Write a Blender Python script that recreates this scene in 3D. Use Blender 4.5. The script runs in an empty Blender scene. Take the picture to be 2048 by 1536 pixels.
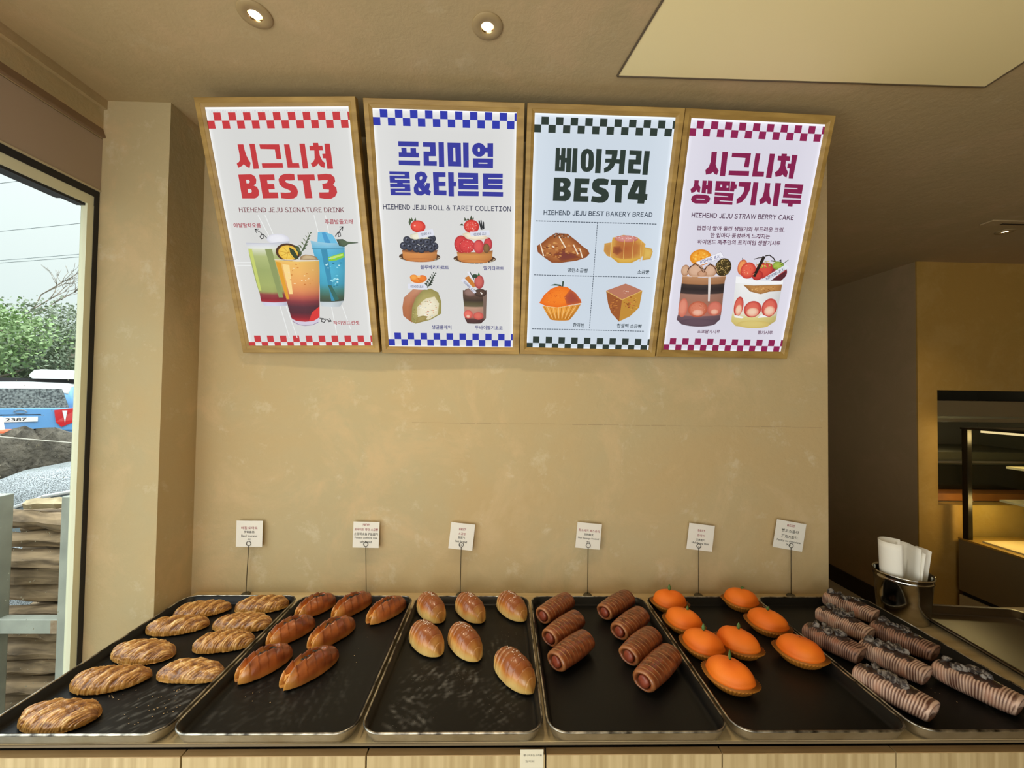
import bpy, math, random
import numpy as np
from mathutils import Matrix, Vector
from mathutils.geometry import tessellate_polygon

SC = bpy.context.scene
COL = SC.collection
PI = math.pi

# ------------------------------------------------------------------ camera
CAM_POS = Vector((0.0, -1.57, 1.633))
PITCH, YAW, ROLL = math.radians(1.32), math.radians(1.24), 0.0138
fwd = Vector((math.sin(YAW) * math.cos(PITCH), math.cos(YAW) * math.cos(PITCH), math.sin(PITCH)))
r0 = Vector((math.cos(YAW), -math.sin(YAW), 0.0))
u0 = r0.cross(fwd)
right = math.cos(ROLL) * r0 + math.sin(ROLL) * u0
up = -math.sin(ROLL) * r0 + math.cos(ROLL) * u0
cam_data = bpy.data.cameras.new('camera')
cam_data.sensor_width = 36.0
cam_data.lens = 36.0 * 800.0 / 2048.0
cam_data.clip_start = 0.02
cam_data.clip_end = 300.0
cam = bpy.data.objects.new('camera', cam_data)
COL.objects.link(cam)
cam.matrix_world = Matrix(((right.x, up.x, -fwd.x, CAM_POS.x), (right.y, up.y, -fwd.y, CAM_POS.y),
                           (right.z, up.z, -fwd.z, CAM_POS.z), (0, 0, 0, 1)))
SC.camera = cam

# ------------------------------------------------------------------ sky: bright overcast
SKY_STRENGTH = 1.0
world = bpy.data.worlds.new('overcast_sky')
SC.world = world
world.use_nodes = True
wn = world.node_tree.nodes
wl = world.node_tree.links
wn.clear()
w_out = wn.new('ShaderNodeOutputWorld')
w_bg = wn.new('ShaderNodeBackground')
w_tc = wn.new('ShaderNodeTexCoord')
w_sep = wn.new('ShaderNodeSeparateXYZ')
w_ramp = wn.new('ShaderNodeValToRGB')
w_ramp.color_ramp.elements[0].position = 0.0
w_ramp.color_ramp.elements[0].color = (0.74, 0.78, 0.78, 1)
w_ramp.color_ramp.elements[1].position = 1.0
w_ramp.color_ramp.elements[1].color = (5.6, 5.9, 6.0, 1)
for pos, c in ((0.10, (0.86, 0.95, 0.94)), (0.36, (1.05, 1.13, 1.12)), (0.55, (3.0, 3.15, 3.2))):
    e = w_ramp.color_ramp.elements.new(pos)
    e.color = (*c, 1)
w_bg.inputs['Strength'].default_value = SKY_STRENGTH
wl.new(w_tc.outputs['Generated'], w_sep.inputs[0])
wl.new(w_sep.outputs['Z'], w_ramp.inputs[0])
wl.new(w_ramp.outputs[0], w_bg.inputs['Color'])
wl.new(w_bg.outputs[0], w_out.inputs[0])

# ------------------------------------------------------------------ sky portals at the windows, added fill lamps
def area_light(name, loc, rot, sx, sy, power, color, portal=False, spread=PI):
    d = bpy.data.lights.new(name, 'AREA')
    d.shape = 'RECTANGLE'
    d.size, d.size_y = sx, sy
    d.energy = power
    d.color = color
    d.spread = spread
    if portal:
        d.cycles.is_portal = True
    o = bpy.data.objects.new(name, d)
    COL.objects.link(o)
    o.location = loc
    o.rotation_euler = rot
    return o

area_light('window_sky_portal', (-1.62, -2.4, 1.25), (0, -PI / 2, 0), 2.3, 4.4, 1.0, (1, 1, 1), portal=True)
area_light('shopfront_sky_portal', (0.3, -4.35, 1.3), (PI / 2, 0, 0), 3.2, 2.5, 1.0, (1, 1, 1), portal=True)

area_light('shopfront_fill', (-0.60, -4.24, 1.30), (PI / 2 + 0.30, 0, 0), 1.35, 2.2, 52.0, (1.0, 0.955, 0.87))  # added fill lamp, brightens the room from behind the camera
area_light('window_fill', (-1.53, -2.45, 1.28), (0, -PI / 2 - 0.22, 0), 2.0, 2.7, 46.0, (1.0, 0.965, 0.88))  # added fill lamp outside the left window, strengthens the light from that side

SC.view_settings.view_transform = 'Standard'
SC.view_settings.look = 'None'
SC.view_settings.gamma = 1.0
SC.view_settings.use_curve_mapping = False
SC.view_settings.exposure = 0.0
SC.cycles.use_denoising = True
SC.cycles.max_bounces = 8
SC.cycles.diffuse_bounces = 5
SC.cycles.sample_clamp_indirect = 4.0
SC.cycles.caustics_reflective = False
SC.cycles.caustics_refractive = False

# ------------------------------------------------------------------ helpers
def s2l(c):
    return c / 12.92 if c <= 0.04045 else ((c + 0.055) / 1.055) ** 2.4

def hx(h):
    return tuple(s2l(int(h[i:i + 2], 16) / 255.0) for i in (0, 2, 4))

def hxa(h):
    return np.array(hx(h))

MATS = {}

def mat(name, color=(0.5, 0.5, 0.5), rough=0.5, metal=0.0, spec=0.5, bump=None, vary=None, vcol=False, coat=0.0,
        emit=None, emit_s=1.0, sheen=0.0, stretch=None):
    """color: linear rgb; bump=(scale, strength, distance); vary=(scale, colour2, contrast)"""
    if name in MATS:
        return MATS[name]
    m = bpy.data.materials.new(name)
    m.use_nodes = True
    n, l = m.node_tree.nodes, m.node_tree.links
    b = n['Principled BSDF']
    b.inputs['Base Color'].default_value = (*color, 1)
    b.inputs['Roughness'].default_value = rough
    b.inputs['Metallic'].default_value = metal
    b.inputs['Specular IOR Level'].default_value = spec
    b.inputs['Coat Weight'].default_value = coat
    b.inputs['Coat Roughness'].default_value = 0.15
    tc = n.new('ShaderNodeTexCoord')
    vec = tc.outputs['Object']
    if stretch:
        mp = n.new('ShaderNodeMapping')
        mp.inputs['Scale'].default_value = stretch
        l.new(vec, mp.inputs['Vector'])
        vec = mp.outputs['Vector']
    csock = None
    if vcol:
        at = n.new('ShaderNodeAttribute')
        at.attribute_name = 'Col'
        csock = at.outputs['Color']
    if vary:
        nz = n.new('ShaderNodeTexNoise')
        nz.inputs['Scale'].default_value = vary[0]
        nz.inputs['Detail'].default_value = 5
        l.new(vec, nz.inputs['Vector'])
        rp = n.new('ShaderNodeValToRGB')
        rp.color_ramp.elements[0].position = 0.5 - 0.5 * vary[2]
        rp.color_ramp.elements[1].position = 0.5 + 0.5 * vary[2]
        l.new(nz.outputs['Fac'], rp.inputs[0])
        mx = n.new('ShaderNodeMix')
        mx.data_type = 'RGBA'
        l.new(rp.outputs[0], mx.inputs[0])
        if csock:
            l.new(csock, mx.inputs[6])
        else:
            mx.inputs[6].default_value = (*color, 1)
        mx.inputs[7].default_value = (*vary[1], 1)
        csock = mx.outputs[2]
    if csock:
        l.new(csock, b.inputs['Base Color'])
    if bump:
        nb = n.new('ShaderNodeTexNoise')
        nb.inputs['Scale'].default_value = bump[0]
        nb.inputs['Detail'].default_value = 6
        l.new(vec, nb.inputs['Vector'])
        bp = n.new('ShaderNodeBump')
        bp.inputs['Strength'].default_value = bump[1]
        bp.inputs['Distance'].default_value = bump[2]
        l.new(nb.outputs['Fac'], bp.inputs['Height'])
        l.new(bp.outputs[0], b.inputs['Normal'])
    if emit is not None:
        if emit == 'vcol':
            l.new(csock, b.inputs['Emission Color'])
            for lk in list(b.inputs['Base Color'].links):
                l.remove(lk)
            b.inputs['Base Color'].default_value = (0.005, 0.005, 0.005, 1)
        else:
            b.inputs['Emission Color'].default_value = (*emit, 1)
        b.inputs['Emission Strength'].default_value = emit_s
    MATS[name] = m
    return m

def plaster(name, tones, bump_s=0.35, big=1.3):
    """hand-trowelled plaster: three tones blended by two noises, trowel-mark relief"""
    m = bpy.data.materials.new(name)
    m.use_nodes = True
    n, l = m.node_tree.nodes, m.node_tree.links
    b = n['Principled BSDF']
    b.inputs['Roughness'].default_value = 0.75
    b.inputs['Specular IOR Level'].default_value = 0.25
    tc = n.new('ShaderNodeTexCoord')
    def noise(scale, detail, dist=0.0, rough=0.55):
        z = n.new('ShaderNodeTexNoise')
        z.inputs['Scale'].default_value = scale
        z.inputs['Detail'].default_value = detail
        z.inputs['Distortion'].default_value = dist
        z.inputs['Roughness'].default_value = rough
        l.new(tc.outputs['Object'], z.inputs['Vector'])
        return z
    def ramp(src, a, c):
        r = n.new('ShaderNodeMapRange')
        r.inputs['From Min'].default_value = a
        r.inputs['From Max'].default_value = c
        r.clamp = True
        l.new(src.outputs['Fac'], r.inputs['Value'])
        return r.outputs[0]
    def mixc(f, a, c):
        x = n.new('ShaderNodeMix')
        x.data_type = 'RGBA'
        l.new(f, x.inputs[0])
        for s, v in ((6, a), (7, c)):
            if isinstance(v, tuple):
                x.inputs[s].default_value = (*v, 1)
            else:
                l.new(v, x.inputs[s])
        return x.outputs[2]
    n1, n2, n3 = noise(big, 5, 0.4, 0.62), noise(big * 2.4, 9, 0.5, 0.68), noise(big * 7, 10, 0.2, 0.72)
    c = mixc(ramp(n1, 0.40, 0.62), tones[0], tones[1])
    c = mixc(ramp(n2, 0.50, 0.64), c, tones[2])
    mr = n.new('ShaderNodeMapRange')
    mr.inputs['From Min'].default_value = 0.57
    mr.inputs['From Max'].default_value = 0.74
    mr.inputs['To Max'].default_value = 0.6
    l.new(n3.outputs['Fac'], mr.inputs['Value'])
    c = mixc(mr.outputs[0], c, tones[3])
    l.new(c, b.inputs['Base Color'])
    ad = n.new('ShaderNodeMath')
    ad.operation = 'ADD'
    l.new(n2.outputs['Fac'], ad.inputs[0])
    l.new(noise(26, 8, 0.3, 0.65).outputs['Fac'], ad.inputs[1])
    bp = n.new('ShaderNodeBump')
    bp.inputs['Strength'].default_value = bump_s
    bp.inputs['Distance'].default_value = 0.006
    l.new(ad.outputs[0], bp.inputs['Height'])
    l.new(bp.outputs[0], b.inputs['Normal'])
    return m

def wood(name, c1, c2, stretch, rough=0.5):
    m = bpy.data.materials.new(name)
    m.use_nodes = True
    n, l = m.node_tree.nodes, m.node_tree.links
    b = n['Principled BSDF']
    b.inputs['Roughness'].default_value = rough
    tc = n.new('ShaderNodeTexCoord')
    mp = n.new('ShaderNodeMapping')
    mp.inputs['Scale'].default_value = stretch
    l.new(tc.outputs['Object'], mp.inputs[0])
    z = n.new('ShaderNodeTexNoise')
    z.inputs['Scale'].default_value = 1.0
    z.inputs['Detail'].default_value = 7
    z.inputs['Distortion'].default_value = 0.5
    l.new(mp.outputs[0], z.inputs['Vector'])
    r = n.new('ShaderNodeValToRGB')
    r.color_ramp.elements[0].position = 0.32
    r.color_ramp.elements[0].color = (*c2, 1)
    r.color_ramp.elements[1].position = 0.66
    r.color_ramp.elements[1].color = (*c1, 1)
    l.new(z.outputs['Fac'], r.inputs[0])
    l.new(r.outputs[0], b.inputs['Base Color'])
    return m

def mesh_obj(name, verts, faces, material=None, parent=None, cols=None, smooth=False):
    me = bpy.data.meshes.new(name)
    me.from_pydata([tuple(v) for v in verts], [], [tuple(f) for f in faces])
    if cols is not None:
        ca = me.color_attributes.new('Col', 'FLOAT_COLOR', 'POINT')
        arr = np.ones((len(verts), 4), dtype=np.float32)
        arr[:, :3] = np.asarray(cols, dtype=np.float32)
        ca.data.foreach_set('color', arr.ravel())
    if smooth:
        me.polygons.foreach_set('use_smooth', [True] * len(me.polygons))
    me.update()
    if material:
        me.materials.append(material)
    o = bpy.data.objects.new(name, me)
    COL.objects.link(o)
    if parent:
        o.parent = parent
    return o

def tag(o, label=None, cat=None, group=None, kind=None):
    if label:
        o['label'] = label
    if cat:
        o['category'] = cat
    if group:
        o['group'] = group
    if kind:
        o['kind'] = kind
    return o

def empty(name, loc=(0, 0, 0), rz=0.0):
    o = bpy.data.objects.new(name, None)
    o.empty_display_size = 0.05
    COL.objects.link(o)
    o.location = loc
    o.rotation_euler = (0, 0, rz)
    return o

class MB:
    def __init__(self):
        self.v, self.f, self.c = [], [], []
    def add(self, verts, faces, col=None):
        k = len(self.v)
        self.v += [tuple(p) for p in verts]
        self.f += [tuple(i + k for i in f) for f in faces]
        if col is not None:
            if isinstance(col[0], (int, float)):
                self.c += [tuple(col)] * len(verts)
            else:
                self.c += [tuple(c) for c in col]
        return self
    def box(self, x0, x1, y0, y1, z0, z1, col=None):
        v = [(x, y, z) for z in (z0, z1) for y in (y0, y1) for x in (x0, x1)]
        return self.add(v, [(0, 2, 3, 1), (4, 5, 7, 6), (0, 1, 5, 4), (1, 3, 7, 5), (3, 2, 6, 7), (2, 0, 4, 6)], col)
    def tube(self, path, r, n=8, closed=False, col=None, caps=True):
        P = [Vector(p) for p in path]
        m = len(P)
        rr = r if isinstance(r, (list, tuple)) else [r] * m
        vs, fs = [], []
        prev = None
        for i, p in enumerate(P):
            if closed:
                t = (P[(i + 1) % m] - P[i - 1])
            else:
                t = P[min(i + 1, m - 1)] - P[max(i - 1, 0)]
            t.normalize()
            if prev is None:
                a = Vector((0, 0, 1)) if abs(t.z) < 0.9 else Vector((1, 0, 0))
                s = t.cross(a).normalized()
            else:
                s = (prev - t * prev.dot(t)).normalized()
            prev = s
            q = t.cross(s)
            for k in range(n):
                w = 2 * PI * k / n
                vs.append(p + (s * math.cos(w) + q * math.sin(w)) * rr[i])
        for i in range(m if closed else m - 1):
            j = (i + 1) % m
            for k in range(n):
                k2 = (k + 1) % n
                fs.append((i * n + k, i * n + k2, j * n + k2, j * n + k))
        if caps and not closed:
            fs.append(tuple(range(n - 1, -1, -1)))
            fs.append(tuple((m - 1) * n + k for k in range(n)))
        return self.add(vs, fs, col)
    def lathe(self, prof, cx=0, cy=0, n=32, col=None):
        vs, fs = [], []
        for (r, z) in prof:
            for k in range(n):
                w = 2 * PI * k / n
                vs.append((cx + r * math.cos(w), cy + r * math.sin(w), z))
        for i in range(len(prof) - 1):
            for k in range(n):
                k2 = (k + 1) % n
                fs.append((i * n + k, i * n + k2, (i + 1) * n + k2, (i + 1) * n + k))
        return self.add(vs, fs, col)
    def prism(self, poly, y0, y1, axis='y', col=None):
        """extrude a 2-d polygon along an axis"""
        n = len(poly)
        def mk(a, b, t):
            return (a, t, b) if axis == 'y' else ((t, a, b) if axis == 'x' else (a, b, t))
        vs = [mk(a, b, y0) for a, b in poly] + [mk(a, b, y1) for a, b in poly]
        fs = [tuple(range(n)), tuple(range(2 * n - 1, n - 1, -1))]
        fs += [(i, n + i, n + (i + 1) % n, (i + 1) % n) for i in range(n)]
        return self.add(vs, fs, col)
    def loft(self, loops, close_first=False, close_last=False, col=None):
        n = len(loops[0])
        vs = [p for lp in loops for p in lp]
        fs = []
        for i in range(len(loops) - 1):
            for k in range(n):
                k2 = (k + 1) % n
                fs.append((i * n + k, i * n + k2, (i + 1) * n + k2, (i + 1) * n + k))
        if close_first:
            fs.append(tuple(range(n - 1, -1, -1)))
        if close_last:
            fs.append(tuple((len(loops) - 1) * n + k for k in range(n)))
        return self.add(vs, fs, col)
    def build(self, name, material, parent=None, smooth=False, bevel=0.0, angle=None):
        o = mesh_obj(name, self.v, self.f, material, parent, self.c if self.c else None, smooth)
        if bevel:
            b = o.modifiers.new('bevel', 'BEVEL')
            b.width = bevel
            b.segments = 2
            b.limit_method = 'ANGLE'
        return o

def rrect(x0, x1, y0, y1, r, z, n=8):
    out = []
    for cx, cy, a0 in ((x1 - r, y1 - r, 0), (x0 + r, y1 - r, PI / 2), (x0 + r, y0 + r, PI), (x1 - r, y0 + r, 1.5 * PI)):
        for k in range(n + 1):
            a = a0 + PI / 2 * k / n
            out.append((cx + r * math.cos(a), cy + r * math.sin(a), z))
    return out

def struct(o):
    o['kind'] = 'structure'
    return o

def wall_box(name, x0, x1, y0, y1, z0, z1, m):
    return struct(MB().box(x0, x1, y0, y1, z0, z1).build(name, m))

_txt = {}

def wide_latin(body, bold=0.0):
    """capital letters set one by one from the sans face, proportionally spaced; same return as text_mesh"""
    key = ('wide', body, bold)
    if key in _txt:
        return _txt[key]
    vs, fs, x = [], [], 0.0
    for ch in body:
        if ch == ' ':
            x += 0.30
            continue
        v, f, box = glyph_outline(chr(ord(ch) + 0xFEE0), bold)
        k = len(vs)
        vs += [(p[0] - box[0] + x, p[1]) for p in v]
        fs += [tuple(i + k for i in q) for q in f]
        x += box[1] - box[0] + 0.11
    ys = [p[1] for p in vs]
    w, y0, h = max(p[0] for p in vs), min(ys), max(ys) - min(ys)
    _txt[key] = ([(a / w, (b - y0) / h) for a, b in vs], fs, w / h)
    return _txt[key]

def text_mesh(body, bold=0.0):
    """flat glyph outlines of a line of text, normalised to the box (0..1, 0..1); returns (verts, faces, aspect)"""
    key = (body, bold)
    if key in _txt:
        return _txt[key]
    vs, fs, (x0, x1, y0, y1) = glyph_outline(body, bold)
    w, h = max(x1 - x0, 1e-6), max(y1 - y0, 1e-6)
    _txt[key] = ([((x - x0) / w, (y - y0) / h) for x, y in vs], fs, w / h)
    return _txt[key]

def glyph_outline(body, bold=0.0):
    c = bpy.data.curves.new('lettering', 'FONT')
    c.body = body
    c.offset = bold
    c.resolution_u = 3
    o = bpy.data.objects.new('lettering', c)
    COL.objects.link(o)
    dg = bpy.context.evaluated_depsgraph_get()
    dg.update()
    me = bpy.data.meshes.new_from_object(o.evaluated_get(dg))
    vs = [(v.co.x, v.co.y) for v in me.vertices]
    fs = [tuple(p.vertices) for p in me.polygons]
    bpy.data.objects.remove(o)
    bpy.data.curves.remove(c)
    bpy.data.meshes.remove(me)
    xs = [p[0] for p in vs]
    ys = [p[1] for p in vs]
    return vs, fs, (min(xs), max(xs), min(ys), max(ys))
# ------------------------------------------------------------------ materials of the setting
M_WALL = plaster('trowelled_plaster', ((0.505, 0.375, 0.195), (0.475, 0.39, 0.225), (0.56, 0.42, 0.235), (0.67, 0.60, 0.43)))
M_CEIL = plaster('ceiling_plaster', ((0.48, 0.36, 0.20), (0.45, 0.35, 0.195), (0.51, 0.375, 0.215), (0.55, 0.45, 0.29)), 0.3)
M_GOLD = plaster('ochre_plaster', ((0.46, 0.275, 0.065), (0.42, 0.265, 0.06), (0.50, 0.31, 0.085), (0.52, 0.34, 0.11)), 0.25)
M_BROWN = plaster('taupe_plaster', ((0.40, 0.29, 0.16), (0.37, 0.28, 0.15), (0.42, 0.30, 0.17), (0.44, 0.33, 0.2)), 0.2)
M_FLOOR = mat('floor_concrete', hx('B8A98C'), 0.45, vary=(3.0, hx('A09078'), 0.5), bump=(30, 0.1, 0.002))
M_HEADER = mat('header_board', hx('AE9C8A'), 0.6)
M_BLACK = mat('black_rubber', hx('1A1A1E'), 0.5)
M_FRAME = mat('window_frame_paint', hx('E6E8CC'), 0.45)
M_TRIMG = mat('grey_trim', hx('8E8A74'), 0.5)
M_STEEL = mat('stainless_steel', (0.62, 0.61, 0.58), 0.22, 1.0)
M_BRUSH = mat('brushed_steel', (0.45, 0.44, 0.40), 0.35, 1.0, bump=(60, 0.05, 0.001))

ZC = 2.625
XW = -1.394

# floor and ceiling
wall_box('floor', XW, 5.0, -4.4, 0.0, -0.15, 0.0, M_FLOOR)
wall_box('floor_passage', 1.283, 5.0, 0.0, 3.0, -0.15, 0.0, M_FLOOR)
wall_box('ceiling', XW - 0.16, 5.1, -4.4, 3.0, ZC, ZC + 0.12, M_CEIL)
# walls
wall_box('wall_back', XW - 0.03, 1.283, -0.016, 0.10, 0.0, ZC, M_WALL)
wall_box('wall_pillar', XW - 0.030, -1.167, -0.178, -0.016, 0.0, ZC, M_WALL)
wall_box('wall_passage_left', 1.183, 1.283, 0.10, 3.0, 0.0, ZC, M_WALL)
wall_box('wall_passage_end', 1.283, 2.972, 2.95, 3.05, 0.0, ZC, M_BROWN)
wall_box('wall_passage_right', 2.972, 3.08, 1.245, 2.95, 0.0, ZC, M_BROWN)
OX0, OX1, OZ0, OZ1 = 3.115, 4.35, 0.878, 1.698
gw = MB()
gw.box(2.9721, OX0, 1.235, 1.33, 0.0, ZC)
gw.box(OX1, 5.0, 1.235, 1.33, 0.0, ZC)
gw.box(OX0, OX1, 1.235, 1.33, 0.0, OZ0)
gw.box(OX0, OX1, 1.235, 1.33, OZ1, ZC)
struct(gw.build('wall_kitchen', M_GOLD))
wall_box('baseboard_passage', 2.958, 2.9719, 1.25, 2.94, 0.0, 0.132, mat('dark_baseboard', hx('2E2418'), 0.6))
wall_box('wall_right', 5.0, 5.1, -4.4, 3.0, 0.0, ZC, M_WALL)
# wall behind the camera, with the wide glazed shopfront in it
fw = MB()
fw.box(XW - 0.16, -1.30, -4.4, -4.3, 0.0, ZC)
fw.box(1.90, 5.0, -4.4, -4.3, 0.0, ZC)
fw.box(-1.30, 1.90, -4.4, -4.3, 2.5, ZC)
struct(fw.build('wall_front', M_WALL))
sf = MB()
for x in (-1.28, -0.22, 0.83, 1.88):
    sf.box(x - 0.025, x + 0.025, -4.38, -4.32, 0.0, 2.5)
sf.box(-1.30, 1.90, -4.38, -4.32, 0.0, 0.06)
sf.box(-1.30, 1.90, -4.38, -4.32, 2.45, 2.5)
struct(sf.build('window_2', M_BLACK))
# kitchen box behind the hatch
M_KIT = mat('kitchen_panel', hx('6E6650'), 0.5)
wall_box('wall_kitchen_back', 3.0, 4.45, 2.05, 2.1, 0.6, 2.0, M_KIT)
wall_box('wall_kitchen_left', 3.0, 3.05, 1.33, 2.05, 0.6, 2.0, M_KIT)
wall_box('wall_kitchen_right', 4.4, 4.45, 1.33, 2.05, 0.6, 2.0, M_KIT)
wall_box('ceiling_kitchen', 3.0, 4.45, 1.33, 2.1, 2.0, 2.04, M_KIT)
wall_box('floor_kitchen', 3.0, 4.45, 1.33, 2.1, 0.56, 0.60, M_KIT)
wall_box('trim_5', 3.1155, 3.165, 1.30, 1.345, 0.885, 1.69, mat('steel_jamb', hx('8C8A6C'), 0.4, 0.3))

# faint horizontal joint in the plaster of the back wall
jn = MB()
for k in range(26):
    x = -0.35 + 0.062 * k
    jn.box(x, x + 0.058, -0.0163, -0.0158, 1.5140 + 0.0008 * math.sin(k * 1.7), 1.5150 + 0.0008 * math.sin(k * 1.7 + 0.6))
struct(jn.build('trim_6', mat('joint_plaster', (0.30, 0.22, 0.115), 0.8)))
# left window wall: fascia under the ceiling, recess, header board, frame
wl_ = MB()
wl_.box(XW - 0.16, XW, -4.3, 0.0, 2.490, ZC)
struct(wl_.build('wall_left', M_WALL))
tm = MB()
tm.prism([(XW - 0.01, ZC), (XW + 0.012, ZC), (XW + 0.012, 2.594), (XW - 0.01, 2.590)], -4.3, -0.1785)
struct(tm.build('trim_1', M_CEIL))
tm = MB()
tm.prism([(XW, 2.525), (XW + 0.010, 2.497), (XW + 0.010, 2.493), (XW, 2.493)], -4.3, -0.1785)
struct(tm.build('trim_2', mat('recess_trim', hx('8C745C'), 0.65)))
wall_box('trim_3', XW - 0.15, XW - 0.0005, -4.3, -0.1785, 2.309, 2.488, M_HEADER)
hd = MB()
hd.box(XW - 0.15, XW + 0.002, -4.3, -0.1785, 2.304, 2.309)
struct(hd.build('trim_4', mat('pale_edge_strip', hx('C9BFA0'), 0.5)))
wall_box('baseboard_left', XW - 0.15, XW, -4.3, -0.1785, 0.0, 0.10, M_HEADER)

# window 1: black gasket, pale frame, glass, raindrops
wf = empty('window_1', (XW, -0.18, 0.1))
struct(wf)
def wbox(name, m, *boxes):
    b = MB()
    for q in boxes:
        b.box(*q)
    o = b.build(name, m, wf)
    o.matrix_parent_inverse = Matrix.Translation((-XW, 0.18, -0.1))
    return o
YR = -0.1785
wbox('gasket', M_BLACK, (XW - 0.15, XW - 0.003, -4.3, YR, 2.281, 2.304), (XW - 0.03, XW - 0.003, YR - 0.0155, YR, 0.1, 2.281))
wbox('frame', M_FRAME, (XW - 0.05, XW - 0.006, -4.3, YR - 0.0155, 2.249, 2.281), (XW - 0.026, XW - 0.005, YR - 0.037, YR - 0.0155, 0.1, 2.249),
     (XW - 0.05, XW - 0.006, -4.3, YR - 0.037, 0.1, 0.14), (XW - 0.05, XW - 0.006, -2.32, -2.26, 0.14, 2.249))
wbox('glazing_bead', M_BLACK, (XW - 0.04, XW - 0.012, -4.3, YR - 0.037, 2.241, 2.2492))
GL = bpy.data.materials.new('window_glass')
GL.use_nodes = True
gn, gl_ = GL.node_tree.nodes, GL.node_tree.links
gn.clear()
go = gn.new('ShaderNodeOutputMaterial')
gm = gn.new('ShaderNodeMixShader')
gt = gn.new('ShaderNodeBsdfTransparent')
gg = gn.new('ShaderNodeBsdfGlossy')
gf = gn.new('ShaderNodeFresnel')
gt.inputs[0].default_value = (0.95, 0.975, 0.965, 1)
gg.inputs['Roughness'].default_value = 0.02
gf.inputs['IOR'].default_value = 1.2
gb = gn.new('ShaderNodeNewGeometry')
gx_ = gn.new('ShaderNodeMath')
gx_.operation = 'SUBTRACT'
gx_.inputs[0].default_value = 1.0
gl_.new(gb.outputs['Backfacing'], gx_.inputs[1])
gy_ = gn.new('ShaderNodeMath')
gy_.operation = 'MULTIPLY'
gl_.new(gf.outputs[0], gy_.inputs[0])
gl_.new(gx_.outputs[0], gy_.inputs[1])
gl_.new(gy_.outputs[0], gm.inputs[0])
gl_.new(gt.outputs[0], gm.inputs[1])
gl_.new(gg.outputs[0], gm.inputs[2])
gl_.new(gm.outputs[0], go.inputs[0])
wbox('glass_pane', GL, (XW - 0.024, XW - 0.018, -4.28, YR - 0.03, 0.12, 2.26))
rng = random.Random(5)
rd = MB()
for k in range(420):
    y = YR - 0.05 - 0.30 * rng.random()
    z = 0.45 + 1.45 * (rng.random() ** 1.5)
    r = 0.0006 + 0.0011 * rng.random() ** 2
    vs = [(XW - 0.025, y + r * math.cos(a), z + 1.3 * r * math.sin(a)) for a in np.linspace(0, 2 * PI, 6, endpoint=False)]
    vs.append((XW - 0.025 - r * 0.7, y, z - r * 0.2))
    rd.add(vs, [(i, (i + 1) % 6, 6) for i in range(6)])
ro = rd.build('raindrops', mat('raindrop_water', (0.75, 0.8, 0.8), 0.08, 0.0, 0.9), wf, smooth=True)
ro.matrix_parent_inverse = Matrix.Translation((-XW, 0.18, -0.1))
ro['kind'] = 'stuff'

# ceiling light panel (large pale sheet set in the ceiling)
pq = [(0.340, -0.358), (0.60, -1.75), (1.50, -1.75), (1.508, -0.360)]
lp = empty('ceiling_panel', (0.95, -1.0, ZC - 0.006))
tag(lp, 'large flat pale cream panel set into the ceiling on the right', 'ceiling panel')
def lift(o, e):
    o.matrix_parent_inverse = Matrix.Translation(-Vector(e.location))
    return o
lift(MB().prism(pq, ZC - 0.004, ZC + 0.0, 'z').build('panel_sheet', mat('cream_panel', hx('F8E8B2'), 0.55), lp), lp)
edge = MB()
for a, b in zip(pq, pq[1:] + pq[:1]):
    edge.tube([(a[0], a[1], ZC - 0.003), (b[0], b[1], ZC - 0.003)], 0.0035, 6)
lift(edge.build('edge_trim', mat('panel_edge', hx('5A4C38'), 0.5), lp), lp)

# recessed downlights
M_BULB = mat('lamp_glow', (1, 1, 1), 0.5, emit=(1.0, 0.80, 0.48), emit_s=9.0)
M_CUP = mat('lamp_reflector', (0.85, 0.62, 0.30), 0.15, 1.0)
M_TRIMC = mat('downlight_trim', hx('A08A62'), 0.6)
def downlight(x, y, tilt, label, power):
    d = empty('recessed_downlight', (x, y, ZC))
    tag(d, label, 'ceiling light', 'recessed ceiling spotlights')
    MB().lathe([(0.0175, -0.0045), (0.018, -0.0055), (0.040, -0.0045), (0.042, -0.002), (0.042, -0.0004)], n=40).build('trim_ring', M_TRIMC, d, smooth=True)
    MB().lathe([(0.0178, -0.005), (0.0168, -0.0042), (0.0150, -0.0008)], n=32).build('reflector', M_CUP, d, smooth=True)
    MB().lathe([(0.0001, -0.0014), (0.0150, -0.0010)], n=24).build('bulb', M_BULB, d)
    s = bpy.data.lights.new('downlight_lamp', 'SPOT')
    s.energy = power
    s.color = (1.0, 0.80, 0.52)
    s.spot_size = math.radians(95)
    s.spot_blend = 0.9
    s.shadow_soft_size = 0.03
    so = bpy.data.objects.new('downlight_lamp', s)
    COL.objects.link(so)
    so.parent = d
    so.location = (0, 0, -0.03)
    so.rotation_euler = tilt
    return d
downlight(-0.670, -0.521, (0, 0, 0), 'small round recessed spotlight at the ceiling above the red-lettered sign', 20)
downlight(-0.057, -0.509, (0, 0, 0), 'small round recessed spotlight at the ceiling above the blue-lettered sign', 20)
downlight(2.94, 0.70, (0, 0, 0), 'small glowing recessed spotlight over the dark passage at far right', 14)
v = empty('ceiling_vent', (2.85, 0.585, ZC))
tag(v, 'slim ceiling air vent with a dark slot near the far right', 'vent')
MB().box(-0.17, 0.6, -0.035, 0.03, -0.008, -0.0003).build('vent_plate', M_CEIL, v, bevel=0.003)
MB().box(-0.08, 0.6, -0.006, 0.008, -0.0095, -0.0082).build('slot', M_BLACK, v)
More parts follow.
